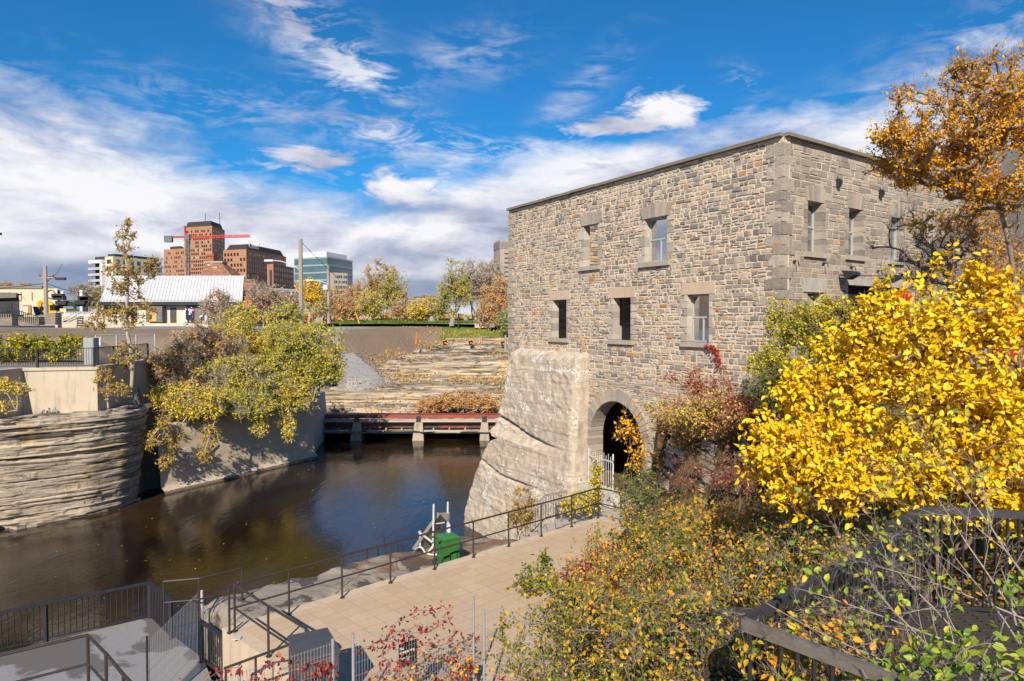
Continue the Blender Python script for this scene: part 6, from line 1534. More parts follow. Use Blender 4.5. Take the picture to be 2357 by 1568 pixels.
# boulders on the lawn and marker posts
def rock(label, u, v, w, h, D=None, mat=RM_STEP, name='boulder', group=None):
    D = D or 1.35*FOC/(v-738); c = at(u, v, D); s = w/FOC*D/2; hh = h/FOC*D
    rs = random.Random(int(u)); m_ = MB(); n = 8; R3 = [(1, 0), (.95, .45), (.55, .95)]
    for k, (rr_, zz_) in enumerate(R3):
        for i in range(n): a = 2*math.pi*i/n; j = rs.uniform(.8, 1.15); m_.v.append((c.x+s*rr_*j*math.cos(a), c.y+s*.8*rr_*j*math.sin(a), c.z-.1+(hh+.1)*zz_*rs.uniform(.9, 1.1)))
    for k in range(2):
        for i in range(n): m_.f.append((k*n+i, k*n+(i+1) % n, (k+1)*n+(i+1) % n, (k+1)*n+i)); m_.t.append(.5)
    m_.f.append(tuple(2*n+i for i in range(n))); m_.t.append(.5)
    tag(m_.build(name, mat, None, tuple(c)), label, 'boulder', group)
GRB = M('grey_boulder', (.34, .31, .30), (.22, .20, .20), 2, .9, .6, .05)
for i, (u, v, w_, h, D, lb) in enumerate(((1073, 724+20, 12, 5, 105, 'low grey boulder on the lawn by the road bend'), (1228.5, 0, 0, 0, 0, ''), (994, 746, 12, 11, 101, 'pointed grey boulder on the lawn left of the marker post'), (1040, 757, 13, 16, 98, 'tall wedge of grey stone at the edge of the lawn'), (1133, 760, 14, 8, 96, 'rounded boulder beside the concrete block'), (832, 742, 14, 7, 104, 'boulder behind the short lamp pole'))):
    if w_: rock(lb, u, v-8, w_, h, D, GRB)
for (uu, v0, v1, D, lb, cat, mt, w_) in ((1325, 0, 0, 0, '', '', None, 0), (819, 746, 733, 103, 'short yellow guy post marker on the lawn edge', 'marker', YEL, .12), (1045+280*0, 0, 0, 0, '', '', None, 0)):
    pass
ORG = M('orange_plastic', (.85, .20, .03), None, 3, .5, 0)
for i, (zx, zy, lb) in enumerate(((1012, 823, 'leftmost'), (1192, 823, 'middle'), (1416, 828, 'rightmost'))):
    u, v = (1200+zx/1.742)/1.738, (900+zy/1.742)/1.738; c = at(u, v, 88); t = thing('warning_marker', lb+' of three small orange and black markers on the ledge', 'marker', (c.x, c.y, c.z-.3), 'markers on the ledge')
    MB().obox(c, (.26, 0, .08), (0, .05, 0), (-.08, 0, .28)).build('board', DARK, t); MB().tube([c+Vector((-.05, -.1, 0)), c+Vector((.45, -.15, -.18))], [.13, .07], 7).build('orange_cone', ORG, t)
c = at((1200+808/1.742)/1.738, (900+832/1.742)/1.738, 84); tag(MB().tube([c, c+Vector((.12, 0, 1.5))], [.13, .09], 8).build('delineator', ORG, None, tuple(c)), 'tall orange traffic delineator on the ledge edge', 'delineator')
t, p = pole('timber_post', 'brown timber post with a pale foot at the ledge beside the mill', 1163.5, 771, 800, 60, .12)
c = at(829, 741, 103); tag(MB().tube([c-Vector((0,0,.6)), c+Vector((-.7, 0, 1.4))], .09, 6).build('guy_marker', YEL, None, tuple(c)), 'slanting yellow guy wire guard beside the trees', 'marker')
c = at(1308/1.742*0+1245+0, 700, 50)
tag(MB().box(at(1412, 752, 99).x, at(1424, 752, 99).x, 99, 100, -1.5, -.4).build('concrete_block', CONW, None, (at(1412, 752, 99).x, 99, -1.5)), 'x', 'block') if False else None
c = at(1410/1.0*0+1412, 745, 99); 
c = at((1200+1260/1.742)/1.738, (900+718/1.742)/1.738, 97); tag(MB().box(c.x-.85, c.x+.85, 97, 98.2, c.z, c.z+1.6).build('concrete_block', CONW, None, tuple(c)), 'upright concrete block on the lawn beside the orange tree', 'block')
c = at((1200+1105/1.742)/1.738, (900+720/1.742)/1.738, 97.5); tag(MB().tube([c, c+Vector((0,0,2.1))], .13, 7).build('bollard', BLK, None, tuple(c)), 'thin dark bollard on the lawn edge', 'bollard')
# grey cabinet and notice on the fence by the path
Dc2 = 44.0
c = at(206, 851, Dc2); t = thing('path_cabinet', 'tall grey metal cabinet beside the yellow hedge', 'cabinet', tuple(c)); cg = M('cabinet_pale', (.34, .37, .37), (.28, .31, .31), 2, .5, 0)
x_0, x_1 = X(190, Dc2), X(213.5, Dc2); MB().box(x_0, x_1, Dc2, Dc2+.6, Z(838, Dc2)-.3, Z(778, Dc2)).build('body', cg, t); MB().box(x_0+.24, x_1-.03, Dc2-.03, Dc2, Z(835, Dc2)-.1, Z(780, Dc2)).build('door', cg, t)
c = at(222, 790, 46); t = thing('fence_notice', 'small white notice with red and black striped borders on the chain fence', 'sign', tuple(c))
x_0, x_1 = X(213, 46), X(229.5, 46); za, zb_ = Z(797.5, 46), Z(775.5, 46); MB().box(x_0, x_1, 46, 46.03, za, zb_).build('board', WHT, t)
m_ = MB()
for k in range(9):
    for z_ in (za, zb_-.09): x = x_0+(x_1-x_0)*k/9; m_.box(x, x+(x_1-x_0)/18, 45.99, 46, z_, z_+.09)
o = m_.build('striped_border', M('dark_red', (.25, .03, .04), None, 3, .6, 0), t)
m_ = MB()
for k, w_ in enumerate((.7, .75, .5)): z_ = zb_-.20-k*.13; m_.box(x_0+.03, x_0+.03+(x_1-x_0-.06)*w_, 45.99, 46, z_, z_+.035)
m_.build('printed_lines', SBL, t)
# chain link fence and black guard along the left path
m, nt = nt_new('chain_link'); b = NB(nt)
P = b.world(); s = b.n('ShaderNodeSeparateXYZ', i_0=P); h_ = b.m('ADD', s.outputs[0], s.outputs[1])
f1 = b.m('ABSOLUTE', b.m('SUBTRACT', b.m('FRACT', b.m('MULTIPLY', b.m('ADD', h_, s.outputs[2]), 11)), .5)); f2 = b.m('ABSOLUTE', b.m('SUBTRACT', b.m('FRACT', b.m('MULTIPLY', b.m('SUBTRACT', h_, s.outputs[2]), 11)), .5))
al = b.m('GREATER_THAN', b.m('MAXIMUM', f1, f2), .40)
bs = b.n('ShaderNodeBsdfPrincipled'); bs.inputs['Base Color'].default_value = (.38, .39, .40, 1); bs.inputs['Roughness'].default_value = .5; b.put(bs.inputs['Alpha'], al); b.out(bs.outputs[0])
cf = thing('chain_link_fence', 'chain link fence between the path cabinet and the bare bushes', 'fence', (X(232, 46), 46, -2.8))
fa_, fb_ = (X(215, 46), 46.2), (X(355, 49.5), 49.5)
MB().add([(fa_[0], fa_[1], -2.8), (fb_[0], fb_[1], -2.8), (fb_[0], fb_[1], -1.0), (fa_[0], fa_[1], -1.0)], [(0, 1, 2, 3)]).build('mesh', m, cf)
MB().tube([(fa_[0], fa_[1], -1.0), (fb_[0], fb_[1], -1.0)], .025, 6).build('top_rail', GW, cf)
for k in range(4): p_ = lerp2(fa_, fb_, k/3); MB().tube([(p_[0], p_[1], -2.9), (p_[0], p_[1], -.98)], .04, 6).build('post', GW, cf)
GZ = -2.68
gp = [(-36.2, 38.0), (-33.2, 38.25), (-30.2, 38.5), (-27.0, 38.78), (-24.25, 39.55), (-24.55, 42.0), (-24.85, 44.6), (-25.05, 46.9)]
guard('path_guard', 'black picket railing along the top of the tan retaining wall', gp, GZ, 1.08, (.06, .05), .02, .125, (.10, .10))
# red patio umbrellas
URD = M('umbrella_red', (.62, .02, .03), (.5, .015, .02), 3, .7, .2)
for i, (u, v, D, cl_, lb) in enumerate(((2078, 690, 24, True, 'folded red patio umbrella by the dark doorway'), (2342, 735, 20, False, 'red patio umbrella at the right edge behind the yellow leaves'))):
    c = at(u, v, D); t = thing('patio_umbrella', lb, 'umbrella', (c.x, c.y, -2.2)); MB().tube([(c.x, c.y, -2.3), (c.x, c.y, c.z+.5)], .03, 6).build('pole', BLK, t)
    m_ = MB(); n = 10; rr_ = (.32, .16, .30, .08) if cl_ else (.9, .55, .25, .05); zz_ = (-1.2, -.3, .1, .45) if cl_ else (-1.3, -.3, .25, .5)
    for r_, z_ in zip(rr_, zz_):
        for k in range(n): a_ = 2*math.pi*k/n; q_ = r_*(1 if k % 2 else .72); m_.v.append((c.x+q_*math.cos(a_), c.y+q_*math.sin(a_), c.z+z_))
    for k in range(3):
        for j in range(n): m_.f.append((k*n+j, k*n+(j+1) % n, (k+1)*n+(j+1) % n, (k+1)*n+j)); m_.t.append(.5)
    m_.build('canopy', URD, t)
# grey gabled neighbour behind the mill
q = [P1+DR*18+DF*1.5, P1+DR*30+DF*1.5, P1+DR*30+DF*16, P1+DR*18+DF*16]
t = thing('gabled_house', 'grey gabled stone building behind the orange locust tree', 'building', tuple(q[0]))
MB().prism([(p.x, p.y) for p in q], -3, 5.2).build('wall', SHW if False else ST2, t)
m_ = MB(); r0_, r1_ = (q[0]+q[1])/2, (q[3]+q[2])/2
m_.add([(p.x, p.y, 5.15) for p in q]+[(r0_.x, r0_.y, 9.4), (r1_.x, r1_.y, 9.4)], [(0, 1, 4), (3, 5, 2), (0, 4, 5, 3), (1, 2, 5, 4)]); m_.build('roof', M('slate_roof', (.20, .185, .175), (.13, .12, .115), 3, .9, .4, .02, stretch=(1, 1, 4)), t)
# ================================================================== plants
def segs_mesh(A, B, ra, rb, n=3):
    A = np.asarray(A); B = np.asarray(B); d = B-A; L = np.linalg.norm(d, axis=1, keepdims=True)+1e-9; d = d/L
    up = np.where(np.abs(d[:, 2:3]) > .9, np.array([[1., 0, 0]]), np.array([[0., 0, 1]]))
    x = np.cross(d, up); x /= np.linalg.norm(x, axis=1, keepdims=True)+1e-9; y = np.cross(d, x)
    V = []
    for P, r in ((A, ra), (B, rb)):
        for k in range(n):
            a = 2*math.pi*k/n; V.append(P+(x*math.cos(a)+y*math.sin(a))*np.asarray(r)[:, None])
    V = np.stack(V, 1); N = len(A); o = (np.arange(N)*2*n)[:, None]
    F = np.concatenate([o+np.array([[k, (k+1) % n, n+(k+1) % n, n+k]]) for k in range(n)], 0)
    return V.reshape(-1, 3), F
def leaf_mesh(P, D, Nn, L, W, fold=.25, shape='kite', curl=.0):
    D = D/(np.linalg.norm(D, axis=1, keepdims=True)+1e-9); X_ = np.cross(D, Nn); X_ /= np.linalg.norm(X_, axis=1, keepdims=True)+1e-9; Z_ = np.cross(X_, D)
    L = L[:, None]; W = W[:, None]; N = len(P); o = np.arange(N)[:, None]
    if shape == 'kite':
        V = np.stack([P, P+D*L*.45+X_*W*.5+Z_*W*fold, P+D*L-Z_*L*curl, P+D*L*.45-X_*W*.5+Z_*W*fold], 1)
        F = np.concatenate([o*4+np.array([[0, 1, 2]]), o*4+np.array([[0, 2, 3]])], 1).reshape(-1, 3)
    else:
        V = np.stack([P, P+D*L*.28+X_*W*.46+Z_*W*fold, P+D*L*.66+X_*W*.42+Z_*(W*fold-L*curl*.4), P+D*L-Z_*L*curl, P+D*L*.66-X_*W*.42+Z_*(W*fold-L*curl*.4), P+D*L*.28-X_*W*.46+Z_*W*fold], 1)
        F = np.concatenate([o*6+np.array([[0, 1, 2, 3]]), o*6+np.array([[0, 3, 4, 5]])], 1).reshape(-1, 4)
    return V.reshape(-1, 3), F, 2
def rdir(rs, n):
    v = rs.normal(size=(n, 3)); return v/np.linalg.norm(v, axis=1, keepdims=True)
def plant(name, label, cat, base, crowns, ntw, nlf, size, lmat, bmat, seed, stems=4, srad=.3, r0=.05, rt=.004, ratio=1.0, spread=.06, shape='kite', mixn=.5, tl=(0, 1), group=None,
          bare=.0, names=('branches', 'leaves'), up=.25, shell=.45, cf=.8, kids=6, kidlen=.25, trunk=None, bias=None, curl=.12, flat=.4, kind=None, tn=4):
    """skeleton grown toward points in the crown, side twigs on it, leaves along the twigs"""
    rs = np.random.RandomState(seed); base = np.array(base, float)
    wts = np.array([c[2] if len(c) > 2 else 1. for c in crowns], float); wts /= wts.sum()
    ci = rs.choice(len(crowns), ntw, p=wts); C_ = np.array([c[0] for c in crowns], float); R_ = np.array([c[1] for c in crowns], float)
    rad = rs.rand(ntw, 1)**shell; T = C_[ci]+rdir(rs, ntw)*rad*R_[ci]
    T += (np.stack([fbm(T[:, 0]*.9, T[:, 1]*.9, T[:, 2]*.9+k*9, 2) for k in range(3)], 1)-.5)*R_[ci]*.55
    nodes = []; par = []
    if trunk is not None:
        pr = -1
        for p in trunk: nodes.append(np.array(p, float)); par.append(pr); pr = len(nodes)-1
    else:
        for k in range(stems):
            a = rs.rand()*6.28; b0 = base+np.array([math.cos(a), math.sin(a), 0])*srad*rs.rand(); nodes.append(b0); par.append(-1)
            tgt = C_[k % len(C_)]-np.array([0, 0, .3])*R_[k % len(C_)]+rs.normal(size=3)*.25*R_[k % len(C_)]
            pr = len(nodes)-1
            for j in range(1, 5): f = j/4; p = b0*(1-f)+tgt*f; p[:2] += rs.normal(size=2)*.06*np.linalg.norm(tgt-b0)*f*(1-f)*2; nodes.append(p); par.append(pr); pr = len(nodes)-1
    fixed = len(nodes); MAXN = fixed+ntw*3+5; NA = np.zeros((MAXN, 3)); NA[:fixed] = nodes; par = par+[0]*(MAXN-fixed); cnt = fixed
    order = np.argsort(np.linalg.norm(T-NA[:fixed].mean(0), axis=1)+rs.rand(ntw)*.3); tw = []
    for i in order:
        t = T[i]; dd = NA[:cnt]-t; d2 = np.einsum('ij,ij->i', dd, dd); d2 = d2*(1+.8*(dd[:, 2] > 0)); j = int(np.argmin(d2)); a = NA[j].copy(); L = math.sqrt(((t-a)**2).sum())
        if L < 1e-3: continue
        bend = rs.normal(size=3)*.07*L+np.array([0, 0, up*.35*L]); pr = j; ids = [j]
        for f in (.34, .67, 1.): p = a+(t-a)*f+bend*f*(1-f)*2; NA[cnt] = p; par[cnt] = pr; pr = cnt; ids.append(cnt); cnt += 1
        tw.append(ids)
    NA = NA[:cnt]; par = np.array(par[:cnt]); load = np.ones(cnt)
    for k in range(cnt-1, -1, -1):
        if par[k] >= 0: load[par[k]] += load[k]*.55 if k >= fixed else load[k]*.8
    load = load/load.max(); rr = rt+(r0-rt)*load**ratio
    has = par >= 0; ch = np.nonzero(has)[0]
    rp = np.minimum(rr[par[ch]], rr[ch]*1.6)
    SA, SB, ra, rb = NA[par[ch]], NA[ch], rp, rr[ch]
    # side twiglets
    tw = np.array(tw); nt_ = len(tw); K = kids
    if K > 0:
        s = rs.randint(0, 3, (nt_, K)); f = rs.rand(nt_, K, 1); a0 = NA[tw[np.arange(nt_)[:, None], s]]; a1 = NA[tw[np.arange(nt_)[:, None], s+1]]; P0 = a0+(a1-a0)*f
        ax = (a1-a0); ax /= np.linalg.norm(ax, axis=2, keepdims=True)+1e-9
        dr = rdir(rs, nt_*K).reshape(nt_, K, 3)*.9+ax*.7+np.array([0, 0, up]); dr /= np.linalg.norm(dr, axis=2, keepdims=True)
        ln = kidlen*(.4+rs.rand(nt_, K, 1)); P1_ = P0+dr*ln; P0 = P0.reshape(-1, 3); P1_ = P1_.reshape(-1, 3)
        SA = np.concatenate([SA, P0]); SB = np.concatenate([SB, P1_]); ra = np.concatenate([ra, np.full(len(P0), rt)]); rb = np.concatenate([rb, np.full(len(P0), rt*.6)])
    else: P0 = NA[tw[:, 2]]; P1_ = NA[tw[:, 3]]
    root = thing(name, label, cat, tuple(base), group, kind)
    big = ra > r0*.22
    V, F = segs_mesh(SA, SB, ra, rb, 3)
    if big.any():
        V, F = segs_mesh(SA[~big], SB[~big], ra[~big], rb[~big], 3); V2, F2 = segs_mesh(SA[big], SB[big], ra[big], rb[big], 7); V, F = np.concatenate([V, V2]), np.concatenate([F, F2+len(V)])
    npmesh(names[0], V, F, bmat, root, tuple(base))
    # leaves
    n = nlf
    keepT = np.ones(len(P0), bool)
    if bare > 0:
        q = fbm(P1_[:, 0]*.7, P1_[:, 1]*.7, P1_[:, 2]*.7+seed, 2); keepT = q > np.quantile(q, bare)
    idx = np.nonzero(keepT)[0]; k = rs.choice(idx, n); f = rs.rand(n, 1)**.7
    P = P0[k]+(P1_[k]-P0[k])*f+rdir(rs, n)*spread*rs.rand(n, 1)
    if bias is not None: m = bias(P, rs); P = P[m]; k = k[m]; n = len(P)
    D_ = (P1_[k]-P0[k]); D_ /= np.linalg.norm(D_, axis=1, keepdims=True)+1e-9
    D_ = D_*.5+rdir(rs, n)*.8+np.array([0, 0, -.25]); Nn = rdir(rs, n)*.75+np.array([-.15, -.45, .65])*(1-flat)+np.array([0, 0, flat])
    Ls = size*(.65+.7*rs.rand(n)); Ws = Ls*(.62 if shape == 'oval' else .66)*(.8+.4*rs.rand(n))
    V, F, m = leaf_mesh(P, D_, Nn, Ls, Ws, .22, shape, curl)
    c = fbm(P[:, 0]*cf, P[:, 1]*cf, P[:, 2]*cf+seed*1.7, 3); c = (c-c.min())/(c.max()-c.min()+1e-9)
    t = np.clip(mixn*rs.rand(n)+(1-mixn)*c, 0, 1); t = tl[0]+(tl[1]-tl[0])*t
    npmesh(names[1], V, F, lmat, root, tuple(base), np.repeat(t, m))
    return root
BK = M('bark_grey', (.30, .255, .215), (.17, .14, .12), 6, .9, .5, .01, stretch=(2, 2, .5))
BKD = M('bark_dark', (.085, .07, .06), (.05, .04, .035), 6, .9, .4, .01)
BKP = M('bark_pale', (.50, .44, .36), (.30, .26, .21), 5, .85, .3, .01, stretch=(1, 1, 3))
BKR = M('bark_reddish', (.24, .15, .115), (.15, .10, .08), 6, .9, .3, .01)
LY = leafmat('leaf_bright_yellow', [(0, (.16, .30, .02)), (.14, (.42, .46, .02)), (.26, (.80, .58, .01)), (.6, (.88, .62, .012)), (.85, (.80, .48, .01)), (1, (.62, .36, .03))], .3)
LO = leafmat('leaf_mixed_orange', [(0, (.045, .10, .015)), (.25, (.10, .165, .02)), (.42, (.24, .25, .022)), (.54, (.48, .34, .025)), (.66, (.70, .36, .022)), (.85, (.74, .25, .022)), (.95, (.58, .12, .03)), (1, (.40, .04, .03))], .28)
LYG = leafmat('leaf_yellow_green', [(0, (.10, .17, .02)), (.3, (.32, .36, .03)), (.6, (.64, .54, .03)), (.85, (.78, .58, .04)), (1, (.72, .44, .06))], .35)
LR_ = leafmat('leaf_crimson_mix', [(0, (.22, .025, .03)), (.28, (.42, .05, .045)), (.42, (.46, .20, .12)), (.56, (.56, .36, .10)), (.8, (.72, .60, .06)), (1, (.34, .34, .05))], .3)
LRR = leafmat('leaf_crimson', [(0, (.10, .012, .018)), (.5, (.30, .025, .03)), (.85, (.46, .05, .035)), (1, (.50, .20, .05))], .28)
LG = leafmat('leaf_golden', [(0, (.52, .25, .03)), (.3, (.74, .36, .015)), (.65, (.86, .46, .012)), (.9, (.88, .56, .03)), (1, (.60, .28, .06))], .38)
LP = leafmat('leaf_pinkish_brown', [(0, (.40, .20, .12)), (.5, (.56, .32, .18)), (1, (.68, .46, .26))], .35)
LB = leafmat('leaf_poplar', [(0, (.16, .16, .02)), (.3, (.36, .26, .03)), (.6, (.50, .30, .035)), (.85, (.60, .42, .03)), (1, (.30, .17, .06))], .3)
LT = leafmat('leaf_tan_orange', [(0, (.34, .27, .05)), (.25, (.54, .37, .08)), (.5, (.66, .40, .13)), (.75, (.72, .38, .13)), (1, (.76, .50, .16))], .4)
LGN = leafmat('leaf_green', [(0, (.10, .19, .02)), (.5, (.22, .33, .03)), (.8, (.42, .48, .04)), (1, (.70, .48, .05))], .3)
def hz(x, y): return float(H(x, y))
def cr(u, v, D, rx, ry, rz, w=1): return (tuple(at(u, v, D)), (rx, ry, rz), w)
# --- large leaved yellow shrub
c0 = at(2120, 900, 8.8); bz = hz(c0.x, c0.y)
plant('yellow_shrub', 'big bright yellow shrub with large oval leaves in the right foreground', 'shrub', (c0.x, c0.y, -4.6),
      [cr(2090, 930, 8.8, 1.25, 1.0, 1.15, 3), cr(2290, 920, 8.6, 1.0, .9, 1.1, 2), cr(1900, 1080, 8.6, .85, .8, .62, 1.7), cr(2180, 1130, 8.4, 1.1, .8, .6, 1.5), cr(1980, 850, 9.2, .7, .7, .5, 1), cr(2340, 1090, 8.2, .7, .6, .6, 1), cr(2190, 765, 9.0, .9, .6, .35, .7), cr(2010, 720, 9.1, .22, .3, .4, .18), cr(2120, 680, 9.0, .2, .3, .4, .16), cr(2270, 690, 8.9, .3, .3, .45, .25), cr(1850, 900, 9.0, .35, .4, .3, .25), cr(1800, 1010, 8.9, .3, .3, .25, .2), cr(2330, 780, 8.6, .3, .3, .35, .2)],
      520, 24000, .082, LY, BKR, 11, 7, .6, .035, .004, shape='oval', mixn=.62, spread=.10, kids=7, kidlen=.32, cf=.6, up=.6, curl=.18, flat=.25)
# upright bare whips above it
for i in range(1):
    rs = np.random.RandomState(5); m_ = MB()
    for k in range(26):
        u = rs.uniform(1960, 2320); v = rs.uniform(800, 900); p = at(u, v, 9.2); q_ = at(u+rs.uniform(-45, 45), v-rs.uniform(120, 330), 9.2+rs.uniform(-.3, .3)); md = p.lerp(q_, .5)+Vector(rs.normal(size=3)*.05)
        m_.tube([p, md, q_], [.007, .005, .002], 3)
    # grows with the shrub
    m_.build('bare_shoots', BKR, bpy.data.objects['yellow_shrub'])
# --- orange and green shrub mass on the slope
slope = [(1330, 1500, 8.6, 1.0, 1.0, .8, 'bottom left of the slope beside the creeper fence'), (1430, 1390, 10.2, 1.2, 1.1, .9, 'beside the terrace edge in the middle of the slope'), (1530, 1270, 12.2, 1.25, 1.1, .9, 'between the terrace corner and the rock outcrop'),
         (1480, 1520, 7.4, 1.0, .9, .8, 'at the bottom edge right of the creeper fence'), (1610, 1410, 9.0, 1.15, 1.0, .9, 'in the middle of the slope left of the sharp rail corner'), (1690, 1275, 11.2, 1.3, 1.1, .9, 'below the foot of the yellow shrub'),
         (1800, 1340, 8.8, 1.0, 1.0, .8, 'just above the sloping guard rail'), (1610, 1540, 6.4, .75, .7, .6, 'at the bottom edge left of the rail corner'), (1930, 1250, 9.2, 1.1, 1.0, .65, 'between guard rail and yellow shrub'),
         (1600, 1225, 14.4, .75, .8, .5, 'at the foot of the rock outcrop'), (1475, 1150, 17.5, .75, .8, .8, 'by the end of the terrace railing below the arch'), (1810, 1210, 11.0, .9, .9, .5, 'at the upper right of the slope below the crimson bush')]
for i, (u, v, D, rx, ry, rz, lb) in enumerate(slope):
    c = at(u, v, D); bz = hz(c.x, c.y); n = int(2700*(rx*rz/(1.1*.85))*(9.5/D)**.5*2.3)
    pal = LO; tl = (0, .6) if i == 10 else [(0, .80), (.2, 1), (0, .95), (.1, .88)][i % 4]
    plant('orange_shrub', 'orange and green shrub '+lb, 'shrub', (c.x, c.y+.2, bz), [((c.x, c.y, c.z), (rx, ry, rz), 1), ((c.x+.2, c.y, (c.z+bz)/2), (rx*.8, ry*.8, max(.4, (c.z-bz)*.4)), .55)],
          270, n, .052 if D < 11 else .064, pal, BK, 100+i, 7, .5, .016, .0026, spread=.07, kids=8, kidlen=.24, mixn=.7, cf=1.1, tl=tl, up=.5, group='orange and green shrubs covering the slope')
# reaching twigs over the terrace
c = at(1270, 1360, 9.0)
plant('young_shrub', 'slender green and yellow shrub reaching over the terrace paving', 'shrub', (c.x+.9, c.y-.5, hz(c.x+.9, c.y-.5)), [cr(1240, 1330, 9.0, .32, .3, .28), cr(1310, 1370, 9.0, .4, .3, .35), cr(1340, 1430, 8.8, .5, .4, .5, 1.6), cr(1200, 1345, 9.1, .14, .1, .12, .4), cr(1250, 1290, 9.1, .06, .1, .16, .35)],
      80, 1900, .055, LO, BK, 61, 3, .2, .018, .0028, spread=.04, kids=7, kidlen=.13, tl=(.05, .75), mixn=.7)
# near bare branches with a few green leaves, lower right
nb_ = thing('bare_branched_shrub', 'nearly bare grey branched shrub sprawling over the dark platform', 'shrub', (3.4, 3.0, -4.6)); rs = np.random.RandomState(8); SA, SB, ra, rb, LPs, LDs = [], [], [], [], [], []
def limb(a, d, L, r, lev):
    n = 7; p = np.array(a, float); d = np.array(d, float); d /= np.linalg.norm(d)
    for k in range(n):
        d = d+rs.normal(size=3)*(.05 if lev < 2 else .16)+np.array([0, 0, .02 if lev else -.012]); d /= np.linalg.norm(d); q = p+d*L/n; r0_ = r*(1-k/n*.75); r1_ = r*(1-(k+1)/n*.75)
        SA.append(p.copy()); SB.append(q.copy()); ra.append(r0_); rb.append(r1_)
        if lev < 3 and k > 0:
            for _ in range(1 if lev == 0 else (2 if rs.rand() < .6 else 1)):
                if rs.rand() < (.85, .75, .55)[lev]: limb(q, d+rdir(rs, 1)[0]*.95, L*rs.uniform(.28, .5), max(.0011, r1_*.6), lev+1)
        if lev >= 2 and rs.rand() < .02: LPs.append(q.copy()); LDs.append(d.copy())
        p = q
for (u0, v0, D0, u1, v1, D1, r_) in ((2357, 1560, 4.3, 1880, 1300, 5.0, .012), (2330, 1600, 4.2, 1960, 1180, 5.3, .013), (2400, 1500, 4.4, 2100, 1120, 5.2, .012), (2300, 1620, 4.0, 1780, 1420, 4.7, .010), (2420, 1450, 4.4, 2020, 1260, 5.2, .011), (2260, 1640, 3.9, 2000, 1330, 4.8, .010), (2400, 1380, 4.3, 2170, 1040, 5.3, .012), (2200, 1640, 4.0, 1850, 1380, 4.9, .009), (2420, 1600, 4.1, 2200, 1230, 4.9, .012), (2150, 1640, 4.0, 2060, 1380, 4.6, .008)):
    A_, B_ = at(u0, v0, D0), at(u1, v1, D1); limb(tuple(A_), tuple(B_-A_), (B_-A_).length*1.05, r_*.8, 0)
V, F = segs_mesh(np.array(SA), np.array(SB), np.array(ra), np.array(rb), 4); npmesh('branches', V, F, M('bark_silver', (.42, .36, .31), (.26, .22, .19), 9, .85, .3, .002), nb_, (3.4, 3.0, -4.6))
LPs = np.array(LPs); n = len(LPs); V, F, m = leaf_mesh(LPs, np.array(LDs)+rdir(rs, n)*.6, rdir(rs, n)*.6+np.array([0, -.3, .7]), .055*(.6+.7*rs.rand(n)), .038*(.7+.5*rs.rand(n)), .2, 'oval', .15); npmesh('leaves', V, F, LGN, nb_, (3.4, 3.0, -4.6), np.repeat(.3+.7*rs.rand(n), m))
plant('leafy_shrub', 'low green leaved shrub in the bottom right corner', 'shrub', (2.9, 3.0, -4.4), [cr(2260, 1520, 4.0, .40, .3, .16, 1), cr(2100, 1560, 3.9, .3, .3, .12, 1), cr(2340, 1380, 4.2, .2, .2, .25, .5)],
      60, 240, .062, LGN, BK, 72, 4, .2, .012, .0016, shape='oval', spread=.04, kids=5, kidlen=.12, mixn=.8)
plant('orange_shrub', 'orange leaved shrub growing through the worn guard rail corner', 'shrub', (2.0, 4.6, -5), [cr(1900, 1450, 5.0, .45, .4, .35, 1), cr(1800, 1520, 4.6, .35, .3, .3, .8), cr(2000, 1520, 4.5, .4, .3, .3, .9)],
      110, 1000, .05, LO, BK, 73, 5, .3, .012, .0018, shape='oval', spread=.05, kids=6, kidlen=.16, mixn=.75, tl=(.2, .95), bare=.2, group='orange and green shrubs covering the slope')
# --- crimson and yellow tangle below the mill
plant('crimson_bush', 'crimson, brown and yellow creeper covered bush right of the arch', 'bush', (6.5, 20.6, -3.6), [cr(1640, 950, 20.4, 1.8, 1.0, .68, 3), cr(1560, 985, 22, .85, .7, .62, 1), cr(1760, 960, 18.8, 1.2, .8, .65, 1.5), cr(1620, 890, 21.3, 1.05, .7, .48, 1), cr(1850, 940, 17.6, .85, .7, .6, .8)],
      420, 10500, .075, LR_, BKR, 81, 8, .8, .03, .004, spread=.08, kids=8, kidlen=.3, mixn=.45, cf=.75)
plant('climbing_creeper', 'crimson creeper trailing down the rock outcrop', 'creeper', (6.6, 19.2, -3.6), [cr(1700, 1080, 18.7, .9, .25, .5, 1), cr(1590, 1080, 20.8, .7, .2, .5, .8), cr(1820, 1070, 17.2, .7, .3, .5, 1)],
      110, 700, .075, LR_, BKR, 82, 5, .8, .015, .004, spread=.05, kids=8, kidlen=.35, mixn=.5, up=-.5, tl=(0, .7))
plant('yellow_green_bush', 'yellow green fine leaved bush against the mill corner', 'bush', (8.2, 18.6, -3), [cr(1860, 770, 17.5, 1.05, .8, .75, 3), cr(1800, 850, 17.3, .75, .7, .5, 1.4), cr(1930, 720, 17.5, .6, .6, .45, 1), cr(1790, 740, 18.2, .35, .4, .5, .6)],
      330, 7500, .07, LYG, BKR, 83, 6, .5, .03, .004, spread=.07, kids=8, kidlen=.26, mixn=.55, tl=(.15, .9), up=.6)
plant('green_bush', 'dark green bush in the shade below the mill corner', 'bush', (8.0, 16.2, -4), [cr(1800, 900, 16.4, .8, .7, .5, 1), cr(1880, 960, 15.5, .8, .6, .5, 1)],
      180, 3800, .07, LO, BKR, 84, 5, .5, .03, .004, spread=.07, kids=8, kidlen=.26, mixn=.5, tl=(0, .45))
